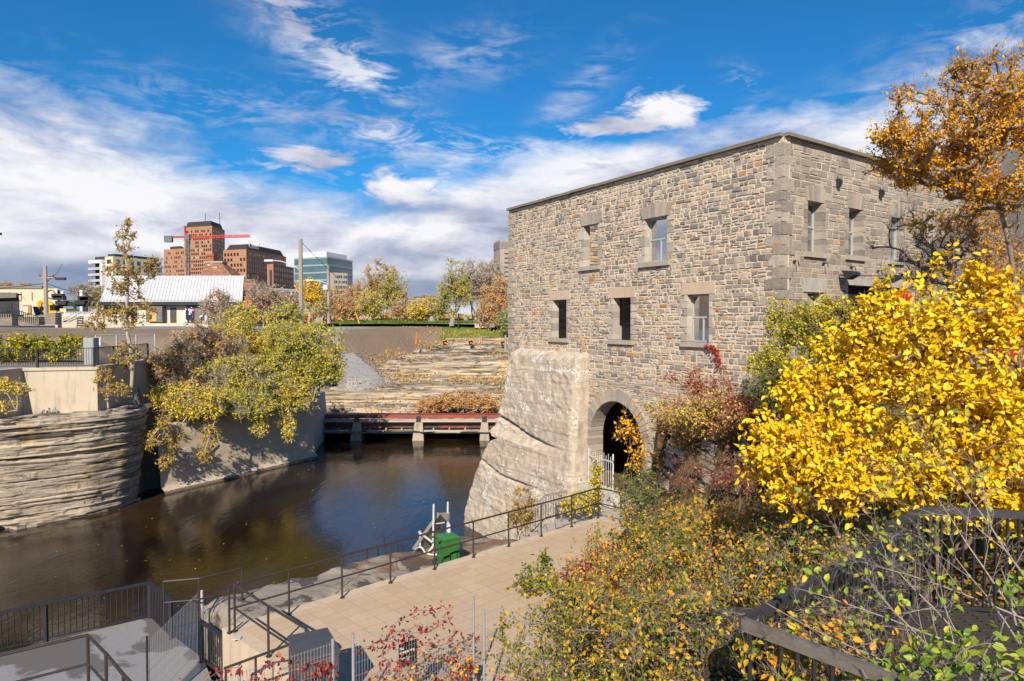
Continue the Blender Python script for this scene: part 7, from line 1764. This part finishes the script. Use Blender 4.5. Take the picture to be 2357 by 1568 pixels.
plant('golden_sapling', 'small golden leaved sapling hanging in front of the arch', 'sapling', (4.4, 24.6, -6), [cr(1450, 985, 24.5, .5, .3, .75, 1), cr(1475, 1040, 24.3, .4, .3, .6, 1)], 40, 420, .12, LG, BKR, 85, 3, .2, .02, .005, spread=.05, kids=5, kidlen=.3, mixn=.7, tl=(.3, 1))
plant('yellow_weed_shrub', 'thin yellow shrub by the gate and the end of the railing', 'shrub', (3.0, 25.2, -7.5), [cr(1340, 1160, 25.2, .8, .4, .45, 1), cr(1372, 1110, 25.2, .16, .2, .9, .8)], 90, 1300, .10, LYG, BKR, 86, 5, .4, .02, .005, spread=.06, kids=6, kidlen=.28, mixn=.7, tl=(.3, 1))
plant('brown_weed_shrub', 'sparse brown shrub beside the pier steps', 'shrub', (.3, 26.4, -8.6), [cr(1205, 1165, 26.3, .5, .4, .85, 1), cr(1195, 1195, 26, .5, .3, .4, 1)], 90, 900, .09, LB, BKR, 87, 5, .4, .02, .005, spread=.06, kids=6, kidlen=.28, mixn=.7)
# --- golden locust
tk = [at(2345, 900, 15.4), at(2350, 760, 15.4), at(2335, 640, 15.3), at(2322, 560, 15.2), at(2305, 490, 15.2)]
plant('locust_tree', 'tall golden orange locust tree spreading over the right end of the mill', 'tree', (tk[0].x, tk[0].y, -2.2), [cr(2260, 290, 15, 1.95, 1.6, 1.3, 3), cr(2140, 360, 15.3, 1.25, 1.1, .62, 1.5), cr(2340, 210, 15, 1.3, 1.2, 1.05, 1.4), cr(2310, 440, 14.9, 1.3, 1.3, .5, .8), cr(2060, 322, 15.3, .52, .45, .18, .35), cr(2230, 160, 15, .8, .8, .35, .4)],
      640, 25000, .066, LG, BK, 91, trunk=[(tk[0].x, tk[0].y, -2.4)]+[tuple(p) for p in tk], r0=.07, rt=.0035, ratio=1.0, spread=.05, kids=9, kidlen=.32, mixn=.5, names=('trunk', 'crown'), cf=.8, up=.5, curl=.3,
      bias=lambda P, rs: rs.rand(len(P)) < np.clip(1.2-.30*np.maximum(0, P[:, 2]-3.6)**1.5, .22, 1))
rt_ = bpy.data.objects['locust_tree']
plant('bare_tree', 'bare twiggy dark tree with golden tufts in front of the street wall', 'tree', (9.6+3.2, 18.6, -2.4), [cr(2180, 560, 18.5, 1.9, 1.2, 1.2, 3), cr(2270, 640, 18, 1.5, 1.2, 1.0, 2), cr(2130, 600, 18.8, .8, .8, .8, .8), cr(2320, 500, 18.5, 1.0, 1.0, 1.2, 1), cr(2080, 500, 19, .4, .4, .4, .25)],
      340, 3300, .09, LG, BK, 92, trunk=[tuple(at(2330, 900, 18.2)-Vector((0,0,.5))), tuple(at(2320, 800, 18.2)), tuple(at(2280, 720, 18.2)), tuple(at(2230, 650, 18.3))], r0=.055, rt=.0045, spread=.07, kids=10, kidlen=.42, mixn=.6, names=('trunk', 'crown'), bare=.72, up=.3)
# --- left bank
LBK = 'bushes leaning over the river wall'
lb = [(705, 815, 52, 2.9, 2.2, 2.6, LYG, (.1, .95), 15000, 'large yellow green willow bush at the right end of the river wall', .0, BKP),
      (590, 800, 54, 3.4, 2.2, 2.4, LYG, (.15, 1), 13000, 'yellow green bush in the middle behind the leaning ones', .0, BKP),
      (630, 905, 49.5, 3.0, 1.4, 1.3, LYG, (.05, .9), 9000, 'low green and golden bush hugging the top of the river wall', .1, BKP),
      (500, 880, 48, 2.6, 1.6, 1.6, LYG, (.3, 1), 4200, 'half bare grey brown bush in the middle of the river wall', .55, BKP),
      (405, 850, 47, 2.0, 1.4, 2.0, LT, (0, 1), 4200, 'bare pinkish brown thicket beside the black path railing', .3, BKP),
      (430, 925, 44.5, 2.3, 1.0, .9, LYG, (.5, 1), 7500, 'golden leaved bush at the corner of cliff and river wall', .1, BKP),
      (485, 800, 50.5, 2.8, 1.6, 1.7, LT, (.1, .9), 5200, 'orange brown bush filling the middle of the left bank', .25, BKP),
      (560, 865, 48.6, 2.2, 1.2, 1.3, LYG, (.2, 1), 6000, 'golden green bush under the orange brown one', .2, BKP),
      (550, 930, 46.5, 2.0, 1.0, .8, LYG, (.1, .9), 5500, 'yellow green sprays above the wall stains', .15, BKP)]
for i, (u, v, D, rx, ry, rz, pal, tl, n, lbl, br, bk) in enumerate(lb):
    c = at(u, v, D); plant('river_bush', lbl, 'bush', (c.x, c.y+.6, max(hz(c.x-.5, c.y+1), -7.0)), [((c.x, c.y, c.z), (rx, ry, rz), 2), ((c.x+rx*.3, c.y-.3, c.z-rz*.55), (rx*.8, ry*.8, rz*.4), .7), ((c.x-rx*.5, c.y, c.z+rz*.35), (rx*.5, ry*.6, rz*.5), .6)],
        380 if n > 5000 else 420, n, .155, pal, bk, 120+i, 7, .9, .08, .012, spread=.16, kids=8, kidlen=.6, mixn=.5, cf=.45, tl=tl, bare=br, group=LBK)
# hanging branches over the wall
for i, (u0, v0, u1, v1, D, lbl) in enumerate(((430, 960, 375, 1060, 43.0, 'long golden branch hanging lowest over the cliff corner'), (500, 960, 470, 1040, 44.5, 'golden branch hanging over the left part of the river wall'), (640, 945, 665, 990, 48.5, 'short yellow green branch hanging over the wall near its right end'), (590, 950, 600, 975, 47.5, 'small green spray hanging over the middle of the wall'), (400, 950, 345, 1010, 42.0, 'thin golden branch hanging at the end of the cliff'))):
    a = at(u0, v0, D); c = at(u1, v1, D-.9); md = at((u0+u1)/2, (v0+v1)/2, D-.7)
    plant('hanging_branch', lbl, 'branch', tuple(a), [(tuple(c), (.55, .35, .7), 1), (tuple(md), (.7, .3, .8), 1)], 44, 560, .15, LB if i != 2 and i != 3 else LYG, BKP, 140+i, trunk=[tuple(a), tuple(a.lerp(md, .5)+Vector((0,0,.15))), tuple(md), tuple(c)], r0=.05, rt=.010, spread=.10, kids=6, kidlen=.35, mixn=.7, tl=(.3, 1), up=-.4, group='branches hanging over the river wall')
# poplar sapling and its smaller neighbours
a = at(303, 893, 41.5); tp = at(284, 512, 41.5)
tr = [a.lerp(tp, k/9)+Vector((.12*math.sin(k*1.3), 0, 0)) for k in range(10)]
plant('poplar_sapling', 'tall slender poplar sapling with golden brown leaves before the shed roof', 'tree', tuple(a), [cr(285, 555, 41.5, .75, .6, 1.1, .9), cr(290, 640, 41.5, 1.3, .9, 1.2, 1.2), cr(300, 720, 41.5, 1.5, 1.0, 1.1, 1.2), cr(250, 735, 41.5, 1.3, .8, .7, .8), cr(345, 620, 41.3, .5, .4, .7, .4), cr(300, 820, 41.3, 1.5, .8, 1.1, 1), cr(215, 750, 41.5, .8, .5, .5, .4)],
      230, 3300, .15, LB, BKP, 150, trunk=[tuple(p) for p in tr], r0=.13, rt=.010, ratio=.9, spread=.1, kids=6, kidlen=.35, mixn=.55, names=('trunk', 'crown'), up=.8, cf=.9)
a = at(249, 940, 39.0); plant('poplar_sapling', 'short pale stemmed sapling standing on the cliff edge', 'tree', tuple(a), [cr(240, 865, 39, .6, .5, .45, 1), cr(262, 900, 39, .8, .5, .5, 1)], 60, 620, .14, LB, BKP, 151, trunk=[tuple(a), tuple(at(248, 900, 39)), tuple(at(243, 850, 39))], r0=.06, rt=.010, spread=.1, kids=5, kidlen=.3, names=('trunk', 'crown'), tl=(.3, 1))
a = at(40, 945, 35.5); plant('vine', 'thin yellow leaved vine at the left edge above the cliff', 'vine', tuple(a), [cr(15, 885, 35.5, .8, .3, .4, 1), cr(48, 895, 35.5, .5, .3, .3, .8), cr(15, 935, 35.5, .5, .3, .5, .7)], 50, 420, .15, LYG, BKP, 152, 3, .3, .03, .008, spread=.08, kids=4, kidlen=.3, tl=(.6, 1))
# leafy ground cover on the cliff top
# hedge along the path
cs = [((X(u, 46.5), 46.5, -1.95+.06*math.sin(u)+.28*(u > 150)), (1.3, .7, .95+.12*math.cos(u*3)), 1) for u in range(-260, 185, 42)]
plant('vine_hedge', 'yellow and green vine covered hedge along the left path', 'hedge', (X(60, 46.5), 46.8, -2.8), cs, 420, 11500, .17, leafmat('leaf_hedge', [(0, (.06, .10, .015)), (.3, (.20, .25, .02)), (.55, (.52, .45, .02)), (.8, (.68, .50, .02)), (1, (.50, .28, .03))], .3), BKD, 160, 12, 6, .04, .01, spread=.15, kids=7, kidlen=.35, mixn=.45, cf=.5)
# orange bush by the flume and dry weeds
plant('orange_bush', 'rust orange low bush behind the flume bridge', 'bush', (at(1050, 930, 65).x, 65, -9.3), [cr(1060, 925, 65, 2.6, .9, 1.0, 2), cr(990, 932, 65.3, 1.4, .8, .8, 1), cr(1120, 930, 64.8, 1.6, .8, .9, 1)], 240, 5200, .17, LT, BKP, 161, 9, 2.5, .03, .008, spread=.14, kids=8, kidlen=.45, mixn=.6, tl=(.2, 1))
# --- middle distance: scrub before the shed, then the tree line
mid = [(610, 690, 74, 2.0, 2.4, 'bare_tree', 'bare pinkish brown small tree in front of the shed end', LP, 900, (0, 1), .6), (655, 700, 80, 1.9, 1.6, 'scrub_bush', 'reddish brown scrub right of the shed', LP, 1500, (0, .7), .3), (655, 735, 64, 1.6, 1.4, 'scrub_bush', 'yellow green scrub below the reddish one', LYG, 2200, (.2, .9), .0),
       (500, 715, 66, 1.8, 1.8, 'scrub_bush', 'thin bare scrub in front of the painted panels', LP, 700, (.1, 1), .5), (545, 735, 62, 2.0, 1.3, 'scrub_bush', 'orange green scrub left of the bare pole', LYG, 1800, (.3, 1), .2), (712, 676, 112, 2.4, 2.4, 'autumn_tree', 'bright yellow tree just right of the bare lamp pole', LY, 2600, (.15, .95), .0),
       (740, 712, 100, 1.0, .8, 'scrub_bush', 'yellow bush behind the picnic shelter', LYG, 500, (.5, 1), 0), (200, 680, 130, 3.2, 2.8, 'scrub_bush', 'thin grey green tree left of the apartment block', LB, 1100, (0, .5), .3), (228, 690, 128, 2.4, 2.4, 'scrub_bush', 'grey green tree touching the apartment block', LB, 1000, (0, .5), .3),
       (12, 662, 150, 1.6, 1.0, 'autumn_tree', 'small rust tree over the cream hall roof, leftmost', LT, 500, (.5, 1), 0), (57, 662, 150, 1.2, .9, 'autumn_tree', 'small rust tree over the cream hall roof, second from the left', LT, 400, (.5, 1), 0)]
for i, (u, v, D, rx, rz, nm, lbl, pal, n, tl, br) in enumerate(mid):
    c = at(u, v, D); gz = hz(c.x, c.y); plant(nm, lbl, 'tree' if 'tree' in nm else 'bush', (c.x, c.y, gz), [((c.x, c.y, c.z), (rx, rx*.7, rz), 1)], 170, int(n*1.4), .26 if D > 90 else .2, pal, BKP, 200+i, 4, .8, .12, .02, spread=.25, kids=6, kidlen=.7, mixn=.55, cf=.35, tl=tl, bare=br)
line = [(760, 696, 122, 3.0, 2.4, LT, (.1, .9), 2600, 'dense orange tan tree behind the picnic shelter', 0), (795, 706, 116, 2.8, 2.1, LT, (.3, 1), 2400, 'orange tree right of the shorter lamp pole', 0), (825, 684, 126, 3.2, 2.9, LT, (.2, 1), 2500, 'rusty tree in the middle of the left clump', .1),
        (852, 700, 114, 2.4, 2.0, LYG, (.4, 1), 1800, 'low golden bush under the left clump', 0), (878, 650, 120, 3.4, 4.4, LT, (.0, .85), 3300, 'tallest tan tree of the left clump with dark trunks', .12), (905, 675, 118, 2.4, 3.4, LYG, (.2, .9), 2300, 'yellow brown tree at the right side of the tall tan one', .1),
        (965, 715, 112, 2.2, 1.7, LY, (.05, .8), 2100, 'bright yellow green bush in the gap of the tree line', 0), (925, 712, 115, 1.8, 1.6, LT, (.2, .8), 1300, 'low tan bush left of the bright yellow green one', 0), (1003, 710, 112, 1.8, 1.8, LYG, (.2, .8), 1300, 'olive bush right of the bright yellow green one', 0),
        (1045, 655, 110, 2.5, 4.3, LYG, (.1, .9), 2400, 'tall thin tree with yellow patches in the gap', .25), (1095, 650, 118, 3.8, 4.0, LP, (0, 1), 1200, 'bare rounded purple brown tree', .6), (1130, 650, 124, 3.2, 4.0, LP, (0, 1), 900, 'bare tree before the beige tower', .65),
        (1150, 690, 98, 2.6, 3.6, LT, (.3, 1), 3400, 'dense copper orange tree beside the mill wall', 0), (1125, 725, 97, 1.8, 1.8, LT, (.4, 1), 1500, 'low copper tree beside the mill wall', 0), (1175, 735, 92, 1.4, 1.4, LGN, (.1, .9), 1200, 'small green bush at the foot of the mill wall', 0)]
for i, (u, v, D, rx, rz, pal, tl, n, lbl, br) in enumerate(line):
    c = at(u, v, D); gz = hz(c.x, c.y); nm = 'bare_tree' if br > .5 else ('low_bush' if rz < 2.1 else 'autumn_tree')
    plant(nm, lbl, 'bush' if 'bush' in nm else 'tree', (c.x, c.y, gz), [((c.x, c.y, c.z), (rx, rx*.8, rz), 2), ((c.x+rx*.35, c.y, c.z-rz*.45), (rx*.7, rx*.6, rz*.5), 1), ((c.x-rx*.4, c.y, c.z-rz*.3), (rx*.6, rx*.5, rz*.5), .8)],
          260 if br < .5 else 520, int(n*1.5), .27, pal, BKP, 230+i, 3, .6, .17, .022, spread=.3, kids=6 if br < .5 else 9, kidlen=.9, mixn=.5, cf=.3, tl=tl, bare=br, names=('trunk', 'crown'), group='autumn trees and bushes behind the lawn', up=.5)
# far wooded belt hiding the bases of the city
rs = np.random.RandomState(9); P = []; 
for (u0, u1, D, h, n) in ((-300, 700, 190, 3.2, 5200), (560, 1185, 165, 3.4, 5200), (560, 1200, 230, 4.5, 3000), (1150, 2600, 150, 4, 2500)):
    u = rs.uniform(u0, u1, n); d = D+rs.uniform(-6, 6, n); x = (u-CX)/FOC*d; hh = h*(.55+.6*fbm(x*.12, x*0+D, 0, 3)); P.append(np.stack([x, d, -1.6+hh*rs.rand(n)**.7], 1))
P = np.concatenate(P); n = len(P); V, F, m = leaf_mesh(P, rdir(rs, n), rdir(rs, n), np.full(n, .95), np.full(n, .8))
c = fbm(P[:, 0]*.08, P[:, 1]*.1, 0, 3); t = np.clip(.4*rs.rand(n)+.9*(c-.2), 0, 1)
o = npmesh('far_wood', V, F, LT, None, (0, 0, 0), np.repeat(t, m)); tag(o, 'far belt of autumn woods', None, None, 'stuff')
# --- scattered small stuff
def scatter(name, lab, pts, size, mat, seed, hmax=.0, tl=(0, 1), lay=True, shape='kite'):
    rs = np.random.RandomState(seed); P = np.array(pts); n = len(P)
    D_ = rdir(rs, n); 
    if lay: D_[:, 2] *= .15; Nn = rdir(rs, n)*.35+np.array([0, 0, 1.])
    else: D_ = D_*.6+np.array([0, 0, 1.]); Nn = rdir(rs, n)
    V, F, m = leaf_mesh(P, D_, Nn, size*(.6+.8*rs.rand(n)), size*.6*(.6+.8*rs.rand(n)), .2, shape)
    o = npmesh(name, V, F, mat, None, (0, 0, 0), np.repeat(tl[0]+(tl[1]-tl[0])*rs.rand(n), m)); return tag(o, lab, None, None, 'stuff')
rs = np.random.RandomState(21)
# undergrowth on the slope
n = 30000; x = rs.uniform(-.2, 12, n); y = rs.uniform(3, 24, n); xe = np.where(y > 18, 1.35+(y-18.1)*.74, .75+(y-11.75)*.1); k = (x > xe+.1+.5*fbm(x, y)) ; x, y = x[k], y[k]
t_ = (x-8.29)*-.5087+(y-21)*.8609; r_ = (x-8.29)*.808+(y-21)*.589; k = ~((t_ > -.1) & (r_ > -.1)); x, y = x[k], y[k]
z = H(x, y)+.03+.55*rs.rand(len(x))**2*fbm(x*.8, y*.8, 3)*1.6
scatter('undergrowth', 'tangled undergrowth covering the slope', np.stack([x, y, z], 1), .10, LO, 22, tl=(0, .95))
# leaf litter along the edge of the paving, crimson ground creeper
n = 900; f = rs.rand(n); x = 1.5+1.7*f+rs.normal(0, .22, n)-.1; y = 18.0+2.6*f+rs.normal(0, .2, n); scatter('ground_creeper', 'crimson creeper running along the terrace edge', np.stack([x, y, ZT+.03+.12*rs.rand(n)], 1), .09, LRR, 23)
n = 60; x = rs.uniform(-5, 1.5, n); y = rs.uniform(12, 22, n); k = inpoly(x, y, [(-5.9, 15.2), (2.6, 23.2), (.8, 18), (.5, 11), (-3, 12)]); scatter('fallen_leaves', 'fallen yellow leaves on the paving', np.stack([x, y, x*0+ZT+.012], 1)[k], .05, LG, 24)
n = 90; u = rs.uniform(100, 1080, n); v = rs.uniform(1060, 1400, n); P = [onz(a, c_, ZW+.012) for a, c_ in zip(u, v)]; P = [p for p in P if inpoly(np.array([p.x]), np.array([p.y]), RIVER)[0]]; scatter('floating_leaves', 'leaves drifting on the river', [tuple(p) for p in P], .10, LG, 25)
# weeds in the gully and on the ledge
P = []
for k in range(5200):
    f = rs.rand()**.8; d = abs(rs.normal(0, .25)); p = Vector((TA[0]+(TB[0]-TA[0])*f, TA[1]+(TB[1]-TA[1])*f, 0))+Vector((-.67, .74, 0))*(d+.05); P.append((p.x, p.y, -7.85-.5*(f < .25)-1.2*max(0, f-.8)*2+.3*rs.rand()**2))
q_ = np.array(P); k = fbm(q_[:, 0]*1.1, q_[:, 1]*1.1, 2) > .5; scatter('ledge_weeds', 'dry weeds between ledge and terrace', q_[k], .07, LB, 26, lay=False, tl=(0, 1))
# dry weeds on the far ledges
n = 9000; x = rs.uniform(-19, 8, n); y = rs.uniform(65, 99, n); Yw_ = y; w_ = fbm(x*.35, y*.35, 12, 3); k = (w_ > .56) | (np.abs(y-72) < .8)*(x < -3) | (np.abs(y-97) < 2); x, y = x[k], y[k]
z = rockprofile(y+2.2*(fbm(x*.14, y*.10, 3)-.5)+1.1*(fbm(x*.5, y*.5, 8)-.5)+(x+8)*.04)+.35*rs.rand(len(x))+.15
scatter('dry_weeds', 'brown dry weeds in the cracks of the far ledges', np.stack([x, y, z], 1), .24, LT, 27, lay=False, tl=(0, .7))
# grass and fallen leaves over the lawn
n = 16000; x = rs.uniform(-24, 12, n); y = rs.uniform(103, 125, n); z = H(x, y)+.03
scatter('lawn_grass', 'short grass of the far lawn', np.stack([x, y, z], 1), .22, leafmat('blade', [(0, (.05, .10, .015)), (.7, (.10, .17, .03)), (1, (.24, .24, .06))], .2), 28, lay=False)
n = 3400; x = rs.uniform(-6, 9, n); y = rs.uniform(101, 124, n); k = rs.rand(n) < np.clip((x+4)/8, 0, 1); scatter('lawn_leaves', 'orange leaves fallen on the far lawn', np.stack([x, y, H(x, y)+.12], 1)[k], .28, LT, 29, tl=(.5, 1))
# pebbles on the dirt and gravel
n = 9000; x = rs.uniform(-26, -10, n); y = rs.uniform(69, 88, n); ss = (x-p0[0])*dv[0]+(y-p0[1])*dv[1]; pp__ = -(x-p0[0])*dv[1]+(y-p0[1])*dv[0]; k = (np.abs(pp__) < 3.0) & (ss > -2.6) & (ss < dl+.5); x, y, ss = x[k], y[k], ss[k]
z = np.interp(ss, [-2, 0, 2, dl], [-6.9, -6.4, -5.8, -2.35])+.32
scatter('gravel_stones', 'loose pale stones on the gravel slope', np.stack([x, y, z], 1), .16, leafmat('pebble', [(0, (.22, .22, .22)), (1, (.66, .65, .63))], 0, rough=.9), 30)
# crimson creeper on the mesh fence and on the mill wall
P = []; fc = [Vector((a, c_, 0)) for a, c_ in fp]
crp = thing('fence_creeper', 'crimson creeper strung along the top of the mesh fence', 'creeper', tuple(fc[3]))
for s_ in range(44):
    i = rs.choice([0, 1, 3, 3, 3, 5]); f0, f1 = sorted(rs.rand(2)); f1 = min(1, f0+.35+.3*rs.rand()); z0_ = rs.uniform(-6.6, -5.3); pts = []
    for k in range(9):
        f = f0+(f1-f0)*k/8; p = fc[i].lerp(fc[i+1], f); z0_ = min(-5.1, z0_+rs.normal(0, .07)); q2__ = p+Vector((rs.normal(0, .025), rs.normal(0, .025)-.03, z0_)); pts.append(q2__)
        for _ in range(4 if z0_ > -5.8 else 2): P.append(tuple(q2__+Vector(rs.normal(size=3)*.05)))
    MB().tube(pts, .005, 4).build('stem', BKR, crp)
rs2 = np.random.RandomState(4); P = np.array(P); n = len(P); V, F, m = leaf_mesh(P, rdir(rs2, n)+np.array([0, 0, -.5]), rdir(rs2, n), 0.08*(.6+.8*rs2.rand(n)), .05*(.6+.8*rs2.rand(n)), .3, 'oval', .2); npmesh('leaves', V, F, LRR, crp, tuple(fc[3]), np.repeat(rs2.rand(n), m))
yl = [i for i in range(n) if P[i][2] < -5.95][::3]; Q = P[yl]+rs2.normal(size=(len(yl), 3))*.06; V, F, m = leaf_mesh(Q, rdir(rs2, len(Q))+np.array([0, 0, -.5]), rdir(rs2, len(Q)), .09*(.6+.8*rs2.rand(len(Q))), .07*(.6+.8*rs2.rand(len(Q))), .3, 'oval', .2); npmesh('yellow_leaves', V, F, LG, crp, tuple(fc[3]), np.repeat(.5+.5*rs2.rand(len(Q)), m))
wv = [at(1625, 797, 23.9), at(1643, 800, 23.7), at(1650, 815, 23.6), at(1658, 845, 23.5)]
t0 = thing('wall_creeper', 'thin crimson creeper hanging below the right lower window', 'creeper', tuple(wv[3])); wv = [onpl(u, v, P1+NF*.14, NF) for u, v in ((1625, 797), (1640, 799), (1650, 815), (1656, 845))]
MB().tube(smooth(wv), .008, 4).build('stem', BKR, t0); sp__ = smooth(wv, 14); Q = np.array([tuple(p) for p in sp__ for _ in range(3)])+rs2.normal(size=(len(sp__)*3, 3))*.05; n = len(Q); V, F, m = leaf_mesh(Q, rdir(rs2, n)+np.array([0, 0, -.5]), rdir(rs2, n), np.full(n, .10), np.full(n, .08)); npmesh('leaves', V, F, LRR, t0, tuple(wv[3]), np.repeat(.5+.5*rs2.rand(n), m))
for i, (u, v) in enumerate(((1360, 585), (1366, 600), (1440, 745), (1446, 775))):
    pass
p = at(1236, 796, 34.2); plant('dry_shrub', 'small dry shrub growing on top of the pier', 'shrub', tuple(p), [((p.x, p.y-.2, p.z+.45), (.5, .3, .5), 1)], 30, 260, .10, LT, BKP, 300, 3, .1, .015, .005, spread=.05, kids=5, kidlen=.2)
c = inner(5.2, 3.0); plant('courtyard_maple', 'small red leaved maple growing inside the roofless mill', 'tree', (c.x, c.y, -2.35), [((c.x, c.y, .8), (1.4, 1.4, 2.2), 1)], 120, 1500, .14, LRR, BKD, 301, 2, .1, .06, .008, spread=.1, kids=6, kidlen=.35, names=('trunk', 'crown'))
for o in bpy.data.objects:
    if '_o' in o: del o['_o']
